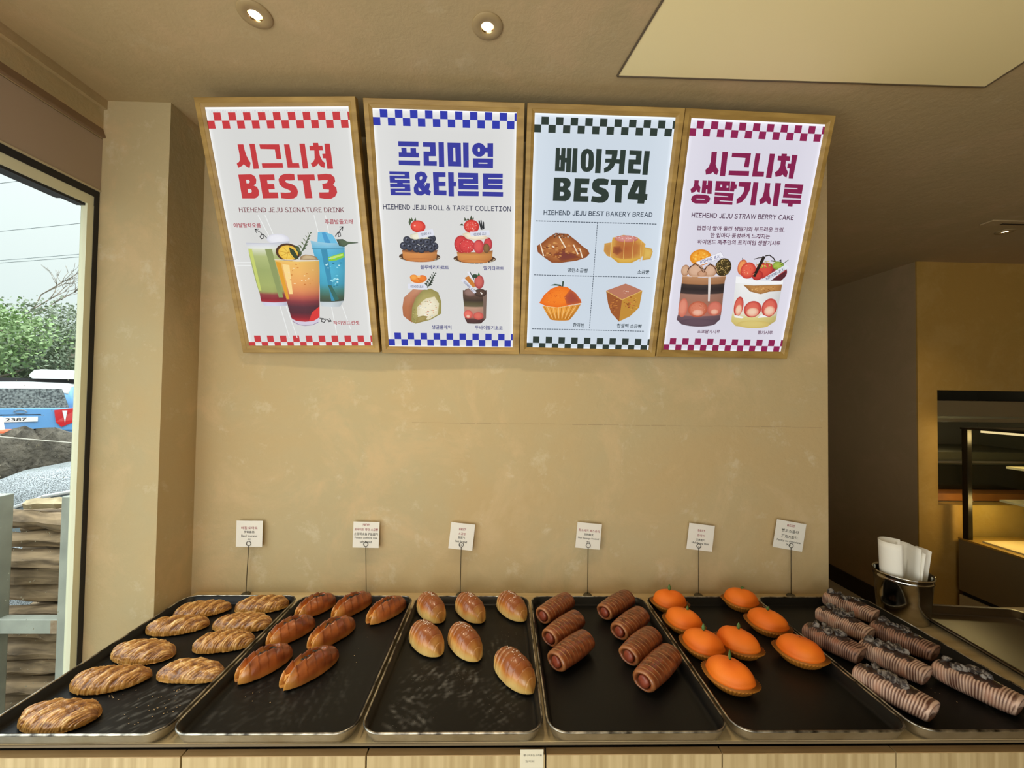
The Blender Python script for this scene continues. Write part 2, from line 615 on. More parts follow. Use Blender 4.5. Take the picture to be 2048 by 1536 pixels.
def nz(seed, X, Y, Z, f):
    """smooth pseudo-noise (-1..1) from a sum of oriented sines"""
    r = np.random.RandomState(seed)
    s = 0
    for k in range(7):
        d = r.randn(3)
        d /= np.linalg.norm(d)
        fr = f * (0.7 + 0.8 * r.rand())
        s = s + np.sin(fr * (X * d[0] + Y * d[1] + Z * d[2]) + 6.28 * r.rand())
    return s / 4.0

# ------------------------------------------------------------------ counter and cabinets
M_OAK = wood('pale_ash_laminate', hx('C6B288'), hx('A69066'), (55, 3, 1.6))
M_OAKTOP = wood('ash_counter_laminate', hx('CDB88C'), hx('B49C70'), (2, 30, 30))
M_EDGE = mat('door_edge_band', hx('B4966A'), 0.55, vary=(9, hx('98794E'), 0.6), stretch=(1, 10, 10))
M_DARK = mat('dark_gap', hx('14100C'), 0.8)
CT = 0.866
cp = [(-1.145, -0.672), (2.30, -0.672), (2.30, -0.112), (1.2832, -0.112), (1.2832, -0.0165), (-1.145, -0.0165)]
ct = MB().prism(cp, CT - 0.006, CT, 'z').build('counter_top', M_OAKTOP)
tag(ct, 'long pale wood counter top under the row of black baking trays', 'counter')
MB().box(-1.143, 2.298, -0.6735, -0.672, CT - 0.0065, CT - 0.0012).build('front_edging', mat('counter_edging', hx('6E5F46'), 0.5), ct)
xb = [-1.14, -0.683, -0.287, 0.105, 0.498, 0.892, 1.286, 1.68, 2.29]
names = ['leftmost pale wood cabinet front below the tray of oval scored breads', 'pale wood cabinet front below the tray of split glazed breads',
         'pale wood cabinet front with the white paper note on its right corner', 'pale wood cabinet front below the tray of sausage rolls',
         'pale wood cabinet front below the tray of orange buns', 'pale wood cabinet front below the tray of chocolate pastries',
         'pale wood cabinet front at the far right, below the steel bucket', None]
for i in range(8):
    a, b = xb[i], xb[i + 1]
    cb = empty('base_cabinet', ((a + b) / 2, -0.40, 0.0))
    tag(cb, names[i] or 'pale wood cabinet at the right end of the counter, below the empty steel tray', 'cabinet', 'cabinets under the counter')
    w = (b - a) / 2
    MB().box(-w, w, -0.245, 0.28, 0.06, CT - 0.0065).build('body', M_DARK, cb)
    w -= 0.0017
    MB().box(-w, w, -0.2745, -0.257, 0.07, 0.8385).build('door', M_OAK, cb, bevel=0.0008)
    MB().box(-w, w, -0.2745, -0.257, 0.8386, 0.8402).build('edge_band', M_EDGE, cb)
# paper note stuck on a cabinet
nt = empty('paper_note', (0.0742, -0.675, 0.81))
tag(nt, 'small white handwritten note taped to a cabinet front', 'note')
MB().box(-0.0255, 0.0255, -0.0006, -0.0001, -0.05, 0.0425).build('paper', mat('note_paper', hx('D8D2BE'), 0.8), nt)
M_INK = mat('black_ink', hx('20201E'), 0.7)
M_RED = mat('red_ink', hx('9A3848'), 0.7)
def flat_text(name, body, parent, cx, cz, w, h, y, m, bold=0.0, rot=0.0):
    vs, fs, asp = text_mesh(body, bold)
    ca, sa = math.cos(rot), math.sin(rot)
    pts = []
    for u, t in vs:
        a, b = (u - 0.5) * w, (t - 0.5) * h
        pts.append((cx + a * ca - b * sa, y, cz + a * sa + b * ca))
    return mesh_obj(name, pts, fs, m, parent)
flat_text('lettering', '빵나이프는고객용', nt, 0.002, 0.030, 0.040, 0.0045, -0.0008, M_INK)
flat_text('lettering', '있어요', nt, -0.004, 0.017, 0.020, 0.0045, -0.0008, M_INK)

# ------------------------------------------------------------------ baking trays
M_PAN = mat('nonstick_black', (0.02, 0.02, 0.02), 0.40, 0.0, 0.18, vcol=True, bump=(120, 0.06, 0.0006))
M_RIM = mat('worn_tray_rim', (0.66, 0.63, 0.55), 0.33, 1.0, vary=(38, (0.05, 0.045, 0.04), 0.30))
M_SHELL = mat('tray_outside', (0.55, 0.52, 0.45), 0.38, 1.0, vary=(14, (0.32, 0.27, 0.18), 0.5))
def tray(x0, x1, y0, y1, rot, label, stains=(), dx=0.0):
    cx, cy = (x0 + x1) / 2, (y0 + y1) / 2
    hw, hd = (x1 - x0) / 2, (y1 - y0) / 2
    t = empty('baking_tray', (cx, cy, CT), rot)
    tag(t, label, 'tray', 'black baking trays on the counter')
    z = lambda h: h
    def lp(ins, h, r=0.045):
        return rrect(-hw + ins, hw - ins, -hd + ins, hd - ins, max(r - ins, 0.012), h, 8)
    m = MB()
    base = [lp(0.0045, 0.0330), lp(0.0085, 0.0322), lp(0.0155, 0.0145), (lp(0.019, 0.0106)), lp(0.024, 0.0096)]
    n = len(base[0])
    cols = []
    rs = np.random.RandomState(int(1000 * (x0 + 3)))
    loops = list(base)
    for k in range(1, 30):
        f = 1 - k / 29.5
        loops.append([(p[0] * f, p[1] * f, 0.0096) for p in base[-1]])
    for i, L in enumerate(loops):
        for p in L:
            c = 0.0065
            cols.append((c * 1.02, c, c * 0.93))
    m.loft(loops, close_last=True)
    m.c = cols
    gx, gy = 100, 150
    X, Y = np.meshgrid(np.linspace(-hw + 0.036, hw - 0.036, gx), np.linspace(-hd + 0.036, hd - 0.036, gy), indexing='ij')
    sd = int(1000 * (x0 + 3))
    cc = np.full(X.shape, 0.0065) + 0.0012 * nz(sd, X, Y, X * 0, 30.0)
    for k, (sx, sy, sr, am) in enumerate(stains):
        d = np.hypot(X - sx, (Y - sy) * 0.8) / sr
        ca, sa = math.cos(0.9 + k), math.sin(0.9 + k)
        st = nz(sd + k, (X * ca + Y * sa) * 1.0, (-X * sa + Y * ca) * 2.2, X * 0, 170.0) + 0.8 * nz(sd + 40 + k, X, Y, X * 0, 420.0) - 0.15
        ring = 0.45 + 0.55 * np.exp(-((d - 0.62) / 0.16) ** 2)
        cc = cc + am * np.clip(1.15 - d, 0, 1) ** 0.7 * np.clip(st, 0, 1.2) * ring
    gv = np.stack([X, Y, np.full(X.shape, 0.00975)], -1).reshape(-1, 3)
    gf = [(p * gy + q, (p + 1) * gy + q, (p + 1) * gy + q + 1, p * gy + q + 1) for p in range(gx - 1) for q in range(gy - 1)]
    m.add(gv, gf, [(v * 1.02, v, v * 0.93) for v in cc.reshape(-1)])
    m.build('pan', M_PAN, t, smooth=True)
    s = MB()
    s.loft([lp(0.003, 0.0322), lp(0.010, 0.013), lp(0.014, 0.005), lp(0.022, 0.0006)], close_last=True)
    s.build('outer_wall', M_SHELL, t, smooth=True)
    r = MB()
    r.tube(lp(0.0035, 0.0328), 0.0025, 8, closed=True)
    r.build('rim', M_RIM, t, smooth=True)
    return t
TRAYS = [
    (-1.113, -0.713, 'leftmost black baking tray holding nine oval scored breads', [(0.10, -0.19, 0.10, 0.10), (0.15, -0.12, 0.06, 0.08)]),
    (-0.709, -0.308, 'second black baking tray from the left, with seven split glazed breads', [(-0.08, -0.2, 0.12, 0.03), (0.05, -0.15, 0.1, 0.03)]),
    (-0.303, 0.102, 'black baking tray with six salted rolls and floury smears', [(-0.09, -0.11, 0.07, 0.10), (0.0, -0.10, 0.07, 0.10), (-0.12, -0.21, 0.05, 0.13), (0.10, -0.18, 0.07, 0.07), (0.10, 0.02, 0.06, 0.06), (-0.09, -0.25, 0.04, 0.12)]),
    (0.106, 0.516, 'black baking tray holding seven sausage rolls', []),
    (0.520, 0.924, 'black baking tray holding eight orange buns', []),
    (0.928, 1.336, 'rightmost black baking tray, holding seven chocolate pastries', [(0.1, -0.2, 0.05, 0.03)]),
]
for (x0, x1, lab, st) in TRAYS:
    tray(x0, x1, -0.692, -0.104, 0.0, lab, st)
FL = CT + 0.0102     # height of the tray floors

# ------------------------------------------------------------------ breads
M_CRUST = mat('bread_crust', (0.5, 0.3, 0.1), 0.38, 0.0, 0.5, vcol=True, bump=(240, 0.5, 0.0016), coat=0.35)
M_GLAZE = mat('glazed_crust', (0.5, 0.3, 0.1), 0.33, 0.0, 0.5, vcol=True, bump=(170, 0.28, 0.0012), coat=0.4)
M_ORANGE = mat('orange_sponge', (0.8, 0.2, 0.02), 0.55, 0.0, 0.4, vcol=True, bump=(420, 0.35, 0.0010))
M_CUPP = mat('baking_paper_cup', (0.5, 0.2, 0.03), 0.6, 0.0, 0.3, vcol=True)
M_LEAF = mat('green_leaf', hx('3E5E2C'), 0.5, vary=(60, hx('5C8040'), 0.6))
M_CHOC = mat('chocolate', hx('33211C'), 0.35, 0.0, 0.5, bump=(70, 0.3, 0.002), coat=0.2)
M_CHUNK = mat('cocoa_biscuit', hx('2A211F'), 0.6, vary=(110, hx('7E766E'), 0.14), bump=(130, 0.4, 0.001))
M_LAM = mat('laminated_pastry', (0.5, 0.3, 0.1), 0.5, vcol=True, bump=(150, 0.15, 0.0008))
M_GRAIN = mat('pearl_salt', hx('F4EADC'), 0.5)
M_HERB = mat('dried_herbs', hx('3A3A18'), 0.8)
M_SAUS = mat('sausage_skin', hx('94462E'), 0.35, bump=(90, 0.35, 0.002), vary=(45, hx('6A2A1C'), 0.5))
M_FILL = mat('potato_filling', hx('E0A850'), 0.55, vary=(120, hx('B8662C'), 0.4), bump=(120, 0.5, 0.002))

def lerp(a, b, t):
    t = np.clip(t, 0, 1)[..., None]
    return a * (1 - t) + b * t

def grid_obj(name, X, Y, Z, C, m, parent, wrap=True):
    nu, nv = X.shape
    v = np.stack([X, Y, Z], -1).reshape(-1, 3)
    fs = []
    for i in range(nu - 1):
        for j in range(nv if wrap else nv - 1):
            j2 = (j + 1) % nv
            fs.append((i * nv + j, (i + 1) * nv + j, (i + 1) * nv + j2, i * nv + j2))
    if wrap:
        fs.append(tuple(range(nv)))
        fs.append(tuple((nu - 1) * nv + j for j in range(nv - 1, -1, -1)))
    return mesh_obj(name, v, fs, m, parent, C.reshape(-1, 3) if C is not None else None, True)

def grains(name, pts, size, m, parent, seed, flat=0.7):
    r = random.Random(seed)
    b = MB()
    for p in pts:
        s = size * (0.6 + 0.8 * r.random())
        a = r.random() * 6.28
        vs = []
        for (u, w, t) in ((1, 0, 0), (-0.5, 0.9, 0), (-0.6, -0.8, 0), (0, 0, 1), (0, 0, -0.6)):
            vs.append((p[0] + s * (u * math.cos(a) - w * math.sin(a)), p[1] + s * (u * math.sin(a) + w * math.cos(a)), p[2] + s * t * flat))
        b.add(vs, [(0, 1, 3), (1, 2, 3), (2, 0, 3), (1, 0, 4), (2, 1, 4), (0, 2, 4)])
    o = b.build(name, m, parent)
    o['kind'] = 'stuff'
    return o

def ring_grid(xs, nv):
    a = np.linspace(0, 2 * PI, nv, endpoint=False)
    U, A = np.meshgrid(xs, a, indexing='ij')
    return U, A

def scored_bread(L, seed):
    rs = np.random.RandomState(seed)
    u = np.sin(np.linspace(-PI / 2, PI / 2, 190))
    U, A = ring_grid(u, 110)
    ca, sa = np.cos(A), np.sin(A)
    top = np.clip(sa, 0, 1)
    env = np.clip(1 - np.abs(U) ** 2.4, 0, 1) ** 0.52
    W = 0.0385 * (1 + 0.06 * rs.randn())
    H = 0.030 * (1 + 0.08 * rs.randn())
    bend = 0.006 * rs.randn()
    lop = 1 + 0.10 * rs.randn() * U
    q = U * (2.5 + 0.3 * rs.randn()) - ca * 0.62 + 0.10 * nz(seed, U * 2, ca, sa, 2.0) + rs.rand()
    rdg = np.cos(2 * PI * q)
    su = U - 0.30 * ca
    fib = nz(seed + 1, su * 26, ca * 1.6 + U, sa * 1.5, 3.0) * 0.75 + nz(seed + 2, su * 60, ca * 4.0, sa * 3, 2.2) * 0.7 + 0.5 * nz(seed + 6, U * 14, ca * 8, sa * 8, 2.5) + 0.35 * nz(seed + 8, U * 40, ca * 20, sa * 20, 2.5)
    lift_ = top ** 0.6 * (0.0030 * np.sign(rdg) * np.abs(rdg) ** 0.7 + 0.0017 * fib)
    Y = W * env * lop * ca * (1 + 0.03 * fib) + bend * (1 - U ** 2)
    Z = np.where(sa > 0, H * env ** 0.75 * top ** 0.72, 0.005 * env * sa) + lift_ * env ** 0.5
    X = L / 2 * U * (1 + 0.02 * nz(seed + 3, U, ca, sa, 3.0))
    Z = Z + 0.005
    t = 0.50 + 0.26 * rdg + 0.52 * fib
    C = lerp(hxa('63340F'), hxa('C88E44'), t)
    C = lerp(C, hxa('F0D090'), np.clip(t - 0.82, 0, 1) * 1.9)
    C = lerp(C, hxa('D09A4C'), np.clip(1 - sa * 2.2, 0, 1) * 0.75)
    C = lerp(C, hxa('6A3A18'), np.clip(np.abs(U) - 0.72, 0, 1) * (1.6 + rs.rand()) * (0.5 + 0.5 * fib))
    return X, Y, Z, C

def split_bread(L, seed):
    rs = np.random.RandomState(seed)
    u = np.sin(np.linspace(-PI / 2, PI / 2, 120))
    U, A = ring_grid(u, 110)
    ca, sa = np.cos(A), np.sin(A)
    top = np.clip(sa, 0, 1)
    env = np.clip(1 - np.abs(U) ** 2.6, 0, 1) ** 0.55
    env = env * (1 - 0.12 * np.clip(-U, 0, 1) - 0.10 * np.clip(U, 0, 1))
    W, H = 0.037, 0.049
    band = (U * 3.6 - ca * 0.30 + rs.rand()) % 1.0
    step = (band - 0.5) * 0.09 * top
    Y = W * env * ca * (1 + step)
    Z = np.where(sa > 0, H * env ** 0.85 * top ** 0.8 * (1 + step), 0.006 * sa * env)
    off = Y / W + 0.10 * nz(seed, U * 3, ca * 0, sa * 0, 3.0)
    off = off - 0.04
    gr = np.exp(-np.abs(off / 0.25) ** 3) * np.clip((0.50 - U) * 5, 0, 1) * (sa > -0.2)
    front = np.exp(-(off / 0.20) ** 2) * np.clip((-U - 0.60) * 3, 0, 1)
    Z = Z - gr * 0.023 * env ** 0.3 + 0.004 * np.exp(-((np.abs(off) - 0.40) / 0.13) ** 2) * (sa > 0.2) * np.clip((0.5 - U) * 3, 0, 1) * env + 0.0008 * nz(seed + 5, U * 8, ca * 4, sa * 4, 3.0)
    Z = np.where(sa > 0, np.maximum(Z, 0.0), Z)
    X = L / 2 * U + front * 0.026
    Z = Z + 0.006
    n = nz(seed + 2, U * 5, ca * 3, sa * 3, 3.0)
    C = lerp(hxa('AC5C28'), hxa('6C3014'), 0.40 + 0.45 * U + 0.40 * n + 0.35 * (1 - band) * top)
    C = lerp(C, hxa('DDA048'), np.clip(-U - 0.55, 0, 1) * 2.2)
    C = lerp(C, hxa('D89A4A'), np.clip(0.25 - sa, 0, 1) * 1.3)
    C = lerp(C, hxa('B8621E'), gr * 0.9)
    C = lerp(C, hxa('E8B860'), gr * np.clip(n, 0, 1) * 0.7)
    C = lerp(C, hxa('5E2A14'), np.exp(-((np.abs(off) - 0.36) / 0.10) ** 2) * (U < 0.5) * (U > -0.75) * (sa > 0.3) * 0.65)
    return X, Y, Z, C, (W, H)

def salt_roll(L, seed):
    rs = np.random.RandomState(seed)
    u = np.sin(np.linspace(-PI / 2, PI / 2, 120))
    U, A = ring_grid(u, 72)
    ca, sa = np.cos(A), np.sin(A)
    top = np.clip(sa, 0, 1)
    env = np.clip(1 - np.abs(U) ** 2.4, 0, 1) ** 0.58
    # crescent layers step down from the middle to both ends
    k = np.abs(U + 0.04 * ca) * 4.3 + 0.30
    fr = k - np.floor(k)
    dist = np.minimum(fr, 1 - fr)
    seam = np.exp(-(dist / 0.05) ** 2) * np.clip(np.abs(U) * 6 - 0.4, 0, 1)
    step = 0.10 * (0.5 - fr) * np.clip(sa + 0.4, 0, 1) * np.clip(np.abs(U) * 4, 0, 1)
    W, H = 0.040, 0.056
    Y = W * env * ca * (1 + step - 0.07 * seam)
    Z = np.where(sa > 0, H * env ** 0.9 * top ** 0.82 * (1 + step - 0.08 * seam), 0.007 * sa * env)
    knob = np.clip((U - 0.70) * 5, 0, 1)
    Z = Z + knob * 0.003 * top * env
    X = L / 2 * U
    Z = Z + 0.007
    n = nz(seed, U * 4, ca * 2, sa * 2, 2.5)
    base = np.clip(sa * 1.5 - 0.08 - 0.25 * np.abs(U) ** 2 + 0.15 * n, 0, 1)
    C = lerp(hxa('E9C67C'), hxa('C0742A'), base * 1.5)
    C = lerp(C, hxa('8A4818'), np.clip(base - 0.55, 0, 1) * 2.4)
    C = lerp(C, hxa('EFD08C'), seam * 0.35)
    C = lerp(C, hxa('E2B45E'), np.clip(U - 0.62, 0, 1) * 1.7 * np.clip(1.1 - 0.5 * top + 0.4 * n, 0, 1))
    C = lerp(C, hxa('8A4A1C'), seam * np.clip(base, 0, 1) * 0.55)
    return X, Y, Z, C, (W, H)

def sausage_roll(L, seed):
    rs = np.random.RandomState(seed)
    body = np.linspace(-0.93, 0.90, 110)
    prof = [(-0.84, 0.02), (-0.84, 0.52), (-0.90, 0.56), (-0.97, 0.61), (-1.0, 0.69), (-0.995, 0.78), (-0.97, 0.85)]
    xs = [p[0] for p in prof] + list(body) + [0.95, 0.985, 1.0, 1.0]
    rr = [p[1] for p in prof] + [0.80 + 0.24 * max(0.0, math.cos((b - 0.05) * 1.25)) ** 0.8 for b in body] + [0.80, 0.68, 0.46, 0.02]
    nvv = 64
    A = np.linspace(0, 2 * PI, nvv, endpoint=False)[None, :].repeat(len(xs), 0)
    U = np.array(xs)[:, None].repeat(nvv, 1)
    Rr = np.array(rr)[:, None].repeat(nvv, 1)
    ca, sa = np.cos(A), np.sin(A)
    inb = np.zeros(len(xs))
    inb[7:7 + len(body)] = 1
    inb = inb[:, None]
    q = U * 5.2 + 0.26 * ca + 0.12 * nz(seed, U * 3, ca, sa, 3.0)
    saw = q - np.floor(q)
    rdg = np.where(saw < 0.72, saw / 0.72, (1 - saw) / 0.28)
    topm = np.clip(sa + 0.45, 0, 1)
    amp = 0.6 + 0.5 * nz(seed + 7, U * 2, ca * 2, sa * 2, 2.0)
    Rr = Rr * (1 + inb * topm * 0.060 * amp * (rdg - 0.5) + inb * 0.022 * nz(seed + 9, U * 3, ca * 1.5, sa * 1.5, 2.0))
    Rr = Rr * (1 + (1 - inb) * (U < 0) * 0.07 * nz(seed + 13, ca * 2, sa * 2, U, 2.0))
    W, H = 0.0345, 0.0285
    Y = W * Rr * ca
    Z = H + H * Rr * sa * np.where(sa < 0, 0.90, 1.02)
    Z = np.maximum(Z, 0.0012)
    X = L / 2 * U
    n = nz(seed + 1, U * 6, ca * 3, sa * 3, 3.0)
    C = lerp(hxa('8A4824'), hxa('5A2612'), 0.45 + 0.45 * n + 0.1 * U)
    side_ = np.clip(0.55 + 0.55 * sa + 0.25 * ca, 0, 1)
    C = lerp(C, hxa('D8A870'), inb * side_ * np.exp(-((saw - 0.72) / 0.055) ** 2) * np.clip(0.50 - 0.45 * U + 0.55 * nz(seed + 3, U * 7, ca * 3, sa * 3, 3.0), 0, 1))
    C = lerp(C, hxa('B07848'), np.clip(-U - 0.90, 0, 1) * 12 * np.clip(Rr - 0.62, 0, 1) * 3)
    C = lerp(C, hxa('7A4A2C'), (np.arange(len(xs)) < 3)[:, None] * 1.0 + 0 * U)
    return X, Y, Z, C, (W, H)

def orange_bun(L, seed, parent):
    rs = np.random.RandomState(seed)
    a_, b_ = L / 2 * 0.96, L / 2 * 0.80
    nv = 84
    A = np.linspace(0, 2 * PI, nv, endpoint=False)
    tip = 1 + 0.07 * np.abs(np.cos(A)) ** 8
    # paper cup: flared pleated wall from the tray floor to the rim
    hs = [0.0006, 0.0006, 0.006, 0.013, 0.020, 0.026]
    sc_ = [0.02, 0.66, 0.77, 0.90, 1.02, 1.10]
    X, Y, Z, C = [], [], [], []
    for h, s in zip(hs, sc_):
        pl = 1 + (0.020 * np.cos(A * 42 / 1.0) if s > 0.1 else 0)
        X.append(a_ * s * np.cos(A) * tip * pl)
        Y.append(b_ * s * np.sin(A) * pl)
        Z.append(np.full(nv, h) + (0.0035 * np.abs(np.cos(A)) ** 3 if h > 0.01 else 0))
        base = lerp(hxa('A8621C'), hxa('D48A30'), 0.5 + 0.5 * np.cos(A * 42))
        C.append(base)
    grid_obj('paper_cup', np.array(X), np.array(Y), np.array(Z), np.array(C), M_CUPP, parent)
    # bun: low skirt, lip and dome
    t = np.linspace(0, 1, 34)
    prof = [(0.55, 0.010), (0.80, 0.016), (0.93, 0.0225), (0.985, 0.0265), (1.0, 0.0295), (0.985, 0.032)]
    for th in np.linspace(0.10, PI / 2, 26):
        prof.append((0.97 * math.cos(th) ** 0.98, 0.031 + 0.0365 * math.sin(th) ** 0.95))
    X, Y, Z, C = [], [], [], []
    for s, h in prof:
        k = max(s, 0.004)
        X.append(a_ * 0.93 * k * np.cos(A) * (1 + (tip - 1) * s))
        Y.append(b_ * 0.96 * k * np.sin(A))
        Z.append(np.full(nv, h) + 0.0035 * np.abs(np.cos(A)) ** 3 * (1 if s > 0.5 else s * 2))
        n = nz(seed, X[-1] * 60, Y[-1] * 60, Z[-1] * 60, 1.4)
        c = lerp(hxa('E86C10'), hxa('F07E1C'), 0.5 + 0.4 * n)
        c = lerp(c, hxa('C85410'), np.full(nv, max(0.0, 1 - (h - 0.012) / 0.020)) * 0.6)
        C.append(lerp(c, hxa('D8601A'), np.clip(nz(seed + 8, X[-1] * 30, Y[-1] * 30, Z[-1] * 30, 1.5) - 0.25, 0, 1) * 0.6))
    X, Y, Z, C = map(np.array, (X, Y, Z, C))
    Z = Z + 0.0009 * nz(seed + 4, X * 90, Y * 90, Z * 90, 1.6) * (Z > 0.03)
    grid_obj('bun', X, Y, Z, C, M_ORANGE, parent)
    return 0.0675

def leaf(parent, x, y, z, h, lean, rz, flat=False):
    b = MB()
    n = 7
    vs = []
    for i in range(n):
        t = i / (n - 1)
        w = 0.0050 * math.sin(PI * (0.08 + 0.92 * t)) ** 0.8 * (1.25 - 0.5 * t) + 0.0003
        off = lean * t * t
        for s in (-1, 0, 1):
            px, py, pz = s * w, off + (0.0010 if s else 0), h * t
            if flat:
                px, py, pz = h * t, s * w, 0.002 + 0.004 * math.sin(PI * t)
            vs.append((x + px * math.cos(rz) - py * math.sin(rz), y + px * math.sin(rz) + py * math.cos(rz), z + pz))
    fs = []
    for i in range(n - 1):
        for k in range(2):
            fs.append((i * 3 + k, i * 3 + k + 1, i * 3 + k + 4, i * 3 + k + 3))
    b.add(vs, fs)
    o = b.build('leaf', M_LEAF, parent, smooth=True)
    so = o.modifiers.new('thick', 'SOLIDIFY')
    so.thickness = 0.0006
    return o

def choc_pastry(L, seed):
    rs = np.random.RandomState(seed)
    xs = list(np.linspace(-0.97, 0.93, 150))
    xs = [-1.0, -0.995] + xs + [0.965, 0.985, 0.995, 1.0, 1.0, 1.0, 1.0, 1.0]
    rr = [0.03, 0.72] + [0.80 + 0.20 * math.cos(x * 1.25) - (0.16 * max(0, -x - 0.8) * 5 * 0.5) for x in xs[2:152]] + [0.85, 0.81, 0.74, 0.64, 0.5, 0.35, 0.2, 0.02]
    nvv = 72
    A = np.linspace(0, 2 * PI, nvv, endpoint=False)[None, :].repeat(len(xs), 0)
    U = np.array(xs)[:, None].repeat(nvv, 1)
    Rr = np.array(rr)[:, None].repeat(nvv, 1)
    ca, sa = np.cos(A), np.sin(A)
    p = 0.70
    W, H = 0.0345, 0.0260
    inb = np.zeros(len(xs))
    inb[2:152] = 1
    inb = inb[:, None]
    # fine lamination lines run around the body and arc over the near end
    q = U * 14.0 - 0.9 * np.clip(sa + 0.4, 0, 2) * U + 0.55 * nz(seed, U * 2.5, ca, sa, 2.2)
    st = np.cos(2 * PI * q)
    Rb = Rr * (1 + 0.014 * st * inb + 0.03 * inb * nz(seed + 5, U * 3, ca * 1.5, sa * 1.5, 2.0))
    Y = W * Rb * np.sign(ca) * np.abs(ca) ** p
    Z = H + H * Rb * np.sign(sa) * np.abs(sa) ** p
    Z = np.maximum(Z, 0.0008)
    endq = np.cos(2 * PI * Rr * 6.0)
    X = L / 2 * U + np.where(U >= 0.999, -0.002 * endq, 0) + 0.004 * np.sin(sa * 1.5) * (U > 0.9)
    n = nz(seed + 1, U * 5, ca * 2, sa * 2, 2.5)
    s = np.where(inb > 0, st, endq)
    C = lerp(hxa('5E3A2C'), hxa('D0B09C'), 0.55 + (0.35 + 0.30 * np.clip(U + 0.5, 0, 1)) * s + 0.45 * n)
    C = lerp(C, hxa('A8684A'), np.clip(n - 0.2, 0, 1) * 0.7)
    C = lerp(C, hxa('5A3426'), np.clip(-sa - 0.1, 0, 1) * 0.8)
    return X, Y, Z, C, (W, H)

T1 = [(-1.004, -0.177, 0.167, 14), (-0.822, -0.152, 0.169, 10), (-1.013, -0.270, 0.174, 8), (-0.819, -0.262, 0.180, 1), (-1.006, -0.400, 0.180, -6),
      (-0.810, -0.359, 0.164, 8), (-0.996, -0.500, 0.180, 6), (-0.808, -0.485, 0.177, -4), (-0.998, -0.619, 0.171, -2)]
L1 = ['oval scored bread at the back left corner of the leftmost tray', 'oval scored bread at the back right corner of the leftmost tray',
      'oval scored bread at the left tray rim, second from the back', 'oval scored bread in the right column of the leftmost tray, second from the back',
      'dark browned oval scored bread in the middle of the left column', 'oval scored bread in the right column, between two others',
      'pale golden oval scored bread in the left column, just behind the front one', 'oval scored bread nearest the front in the right column of the leftmost tray',
      'largest-looking oval scored bread alone at the front of the leftmost tray']
for i, (x, y, L, ang) in enumerate(T1):
    X, Y, Z, C = scored_bread(L, 11 + 7 * i)
    o = grid_obj('scored_bread', X, Y, Z, C, M_CRUST, None)
    o.location = (x, y, FL)
    o.rotation_euler = (0, 0, math.radians(ang))
    tag(o, L1[i], 'bread', 'oval scored breads on the leftmost tray')

T2 = [(-0.632, -0.167, 0.145, 53), (-0.510, -0.162, 0.160, 56), (-0.384, -0.190, 0.158, 53), (-0.641, -0.309, 0.150, 54), (-0.513, -0.318, 0.158, 55),
      (-0.636, -0.455, 0.150, 56), (-0.506, -0.470, 0.165, 56)]
L2 = ['split glazed bread at the back left corner of its tray', 'split glazed bread in the middle of the back row', 'split glazed bread alone at the back right of its tray',
      'split glazed bread in the left column, middle one', 'split glazed bread in the second row, right one', 'split glazed bread at the front left of its tray',
      'split glazed bread nearest the front, right of another one']
for i, (x, y, L, ang) in enumerate(T2):
    e = empty('split_bread', (x, y, FL), math.radians(ang))
    tag(e, L2[i], 'bread', 'split glazed breads on the second tray')
    X, Y, Z, C, (W, H) = split_bread(L, 31 + 5 * i)
    grid_obj('loaf', X, Y, Z, C, M_GLAZE, e)
    rs = np.random.RandomState(90 + i)
    fb = MB()
    N = 15
    path, rad = [], []
    for k in range(N):
        u = -0.82 + 1.22 * k / (N - 1)
        path.append((L / 2 * u, 0.0015 + 0.0030 * math.sin(k * 1.9 + i), 0.006 + (H * (1 - abs(u) ** 2.6) ** 0.47) - 0.0205 + 0.002 * math.sin(k * 2.3)))
        rad.append((0.0042 + 0.0012 * rs.rand()) * (0.5 if k in (0, N - 1) else 1))
    fb.tube(path, rad, 8)
    fb.build('filling', M_FILL, e, smooth=True)
    pts = []
    for k in range(30):
        u = -0.25 + 0.62 * rs.rand()
        pts.append((L / 2 * u, 0.0015 + 0.0048 * rs.randn(), 0.006 + H * (1 - abs(u) ** 2.6) ** 0.5 - 0.0105 + 0.004 * rs.rand()))
    grains('seaweed_flakes', pts, 0.0046, mat('seaweed', hx('1E1A14'), 0.6), e, i, 0.35)

T3 = [(-0.236, -0.181, 0.165, -56), (-0.103, -0.181, 0.165, -56), (0.040, -0.172, 0.158, -58), (-0.219, -0.352, 0.160, -50), (-0.103, -0.366, 0.165, -57), (0.040, -0.486, 0.167, -57)]
L3 = ['golden salted roll at the back left corner of its tray', 'golden salted roll in the middle of the back row', 'golden salted roll at the back right corner of its tray',
      'golden salted roll in the second row, left one', 'golden salted roll in the second row, right one', 'golden salted roll alone at the right rim, nearest the front']
for i, (x, y, L, ang) in enumerate(T3):
    e = empty('salted_roll', (x, y, FL), math.radians(ang))
    tag(e, L3[i], 'bread', 'salted rolls on the third tray')
    X, Y, Z, C, (W, H) = salt_roll(L * 0.97, 51 + 3 * i)
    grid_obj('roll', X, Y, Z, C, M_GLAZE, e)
    rs = np.random.RandomState(70 + i)
    pts = []
    for k in range(46):
        u = np.clip(-0.22 + 0.28 * rs.randn(), -0.75, 0.42)
        yy = 0.0055 * rs.randn() + 0.004
        env = (1 - abs(u) ** 2.4) ** 0.58
        s = math.sqrt(max(0.05, 1 - (yy / (W * env)) ** 2))
        pts.append((L * 0.97 / 2 * u, yy, 0.0074 + H * env ** 0.9 * s ** 0.82))
    grains('salt_grains', pts, 0.0016, M_GRAIN, e, i)

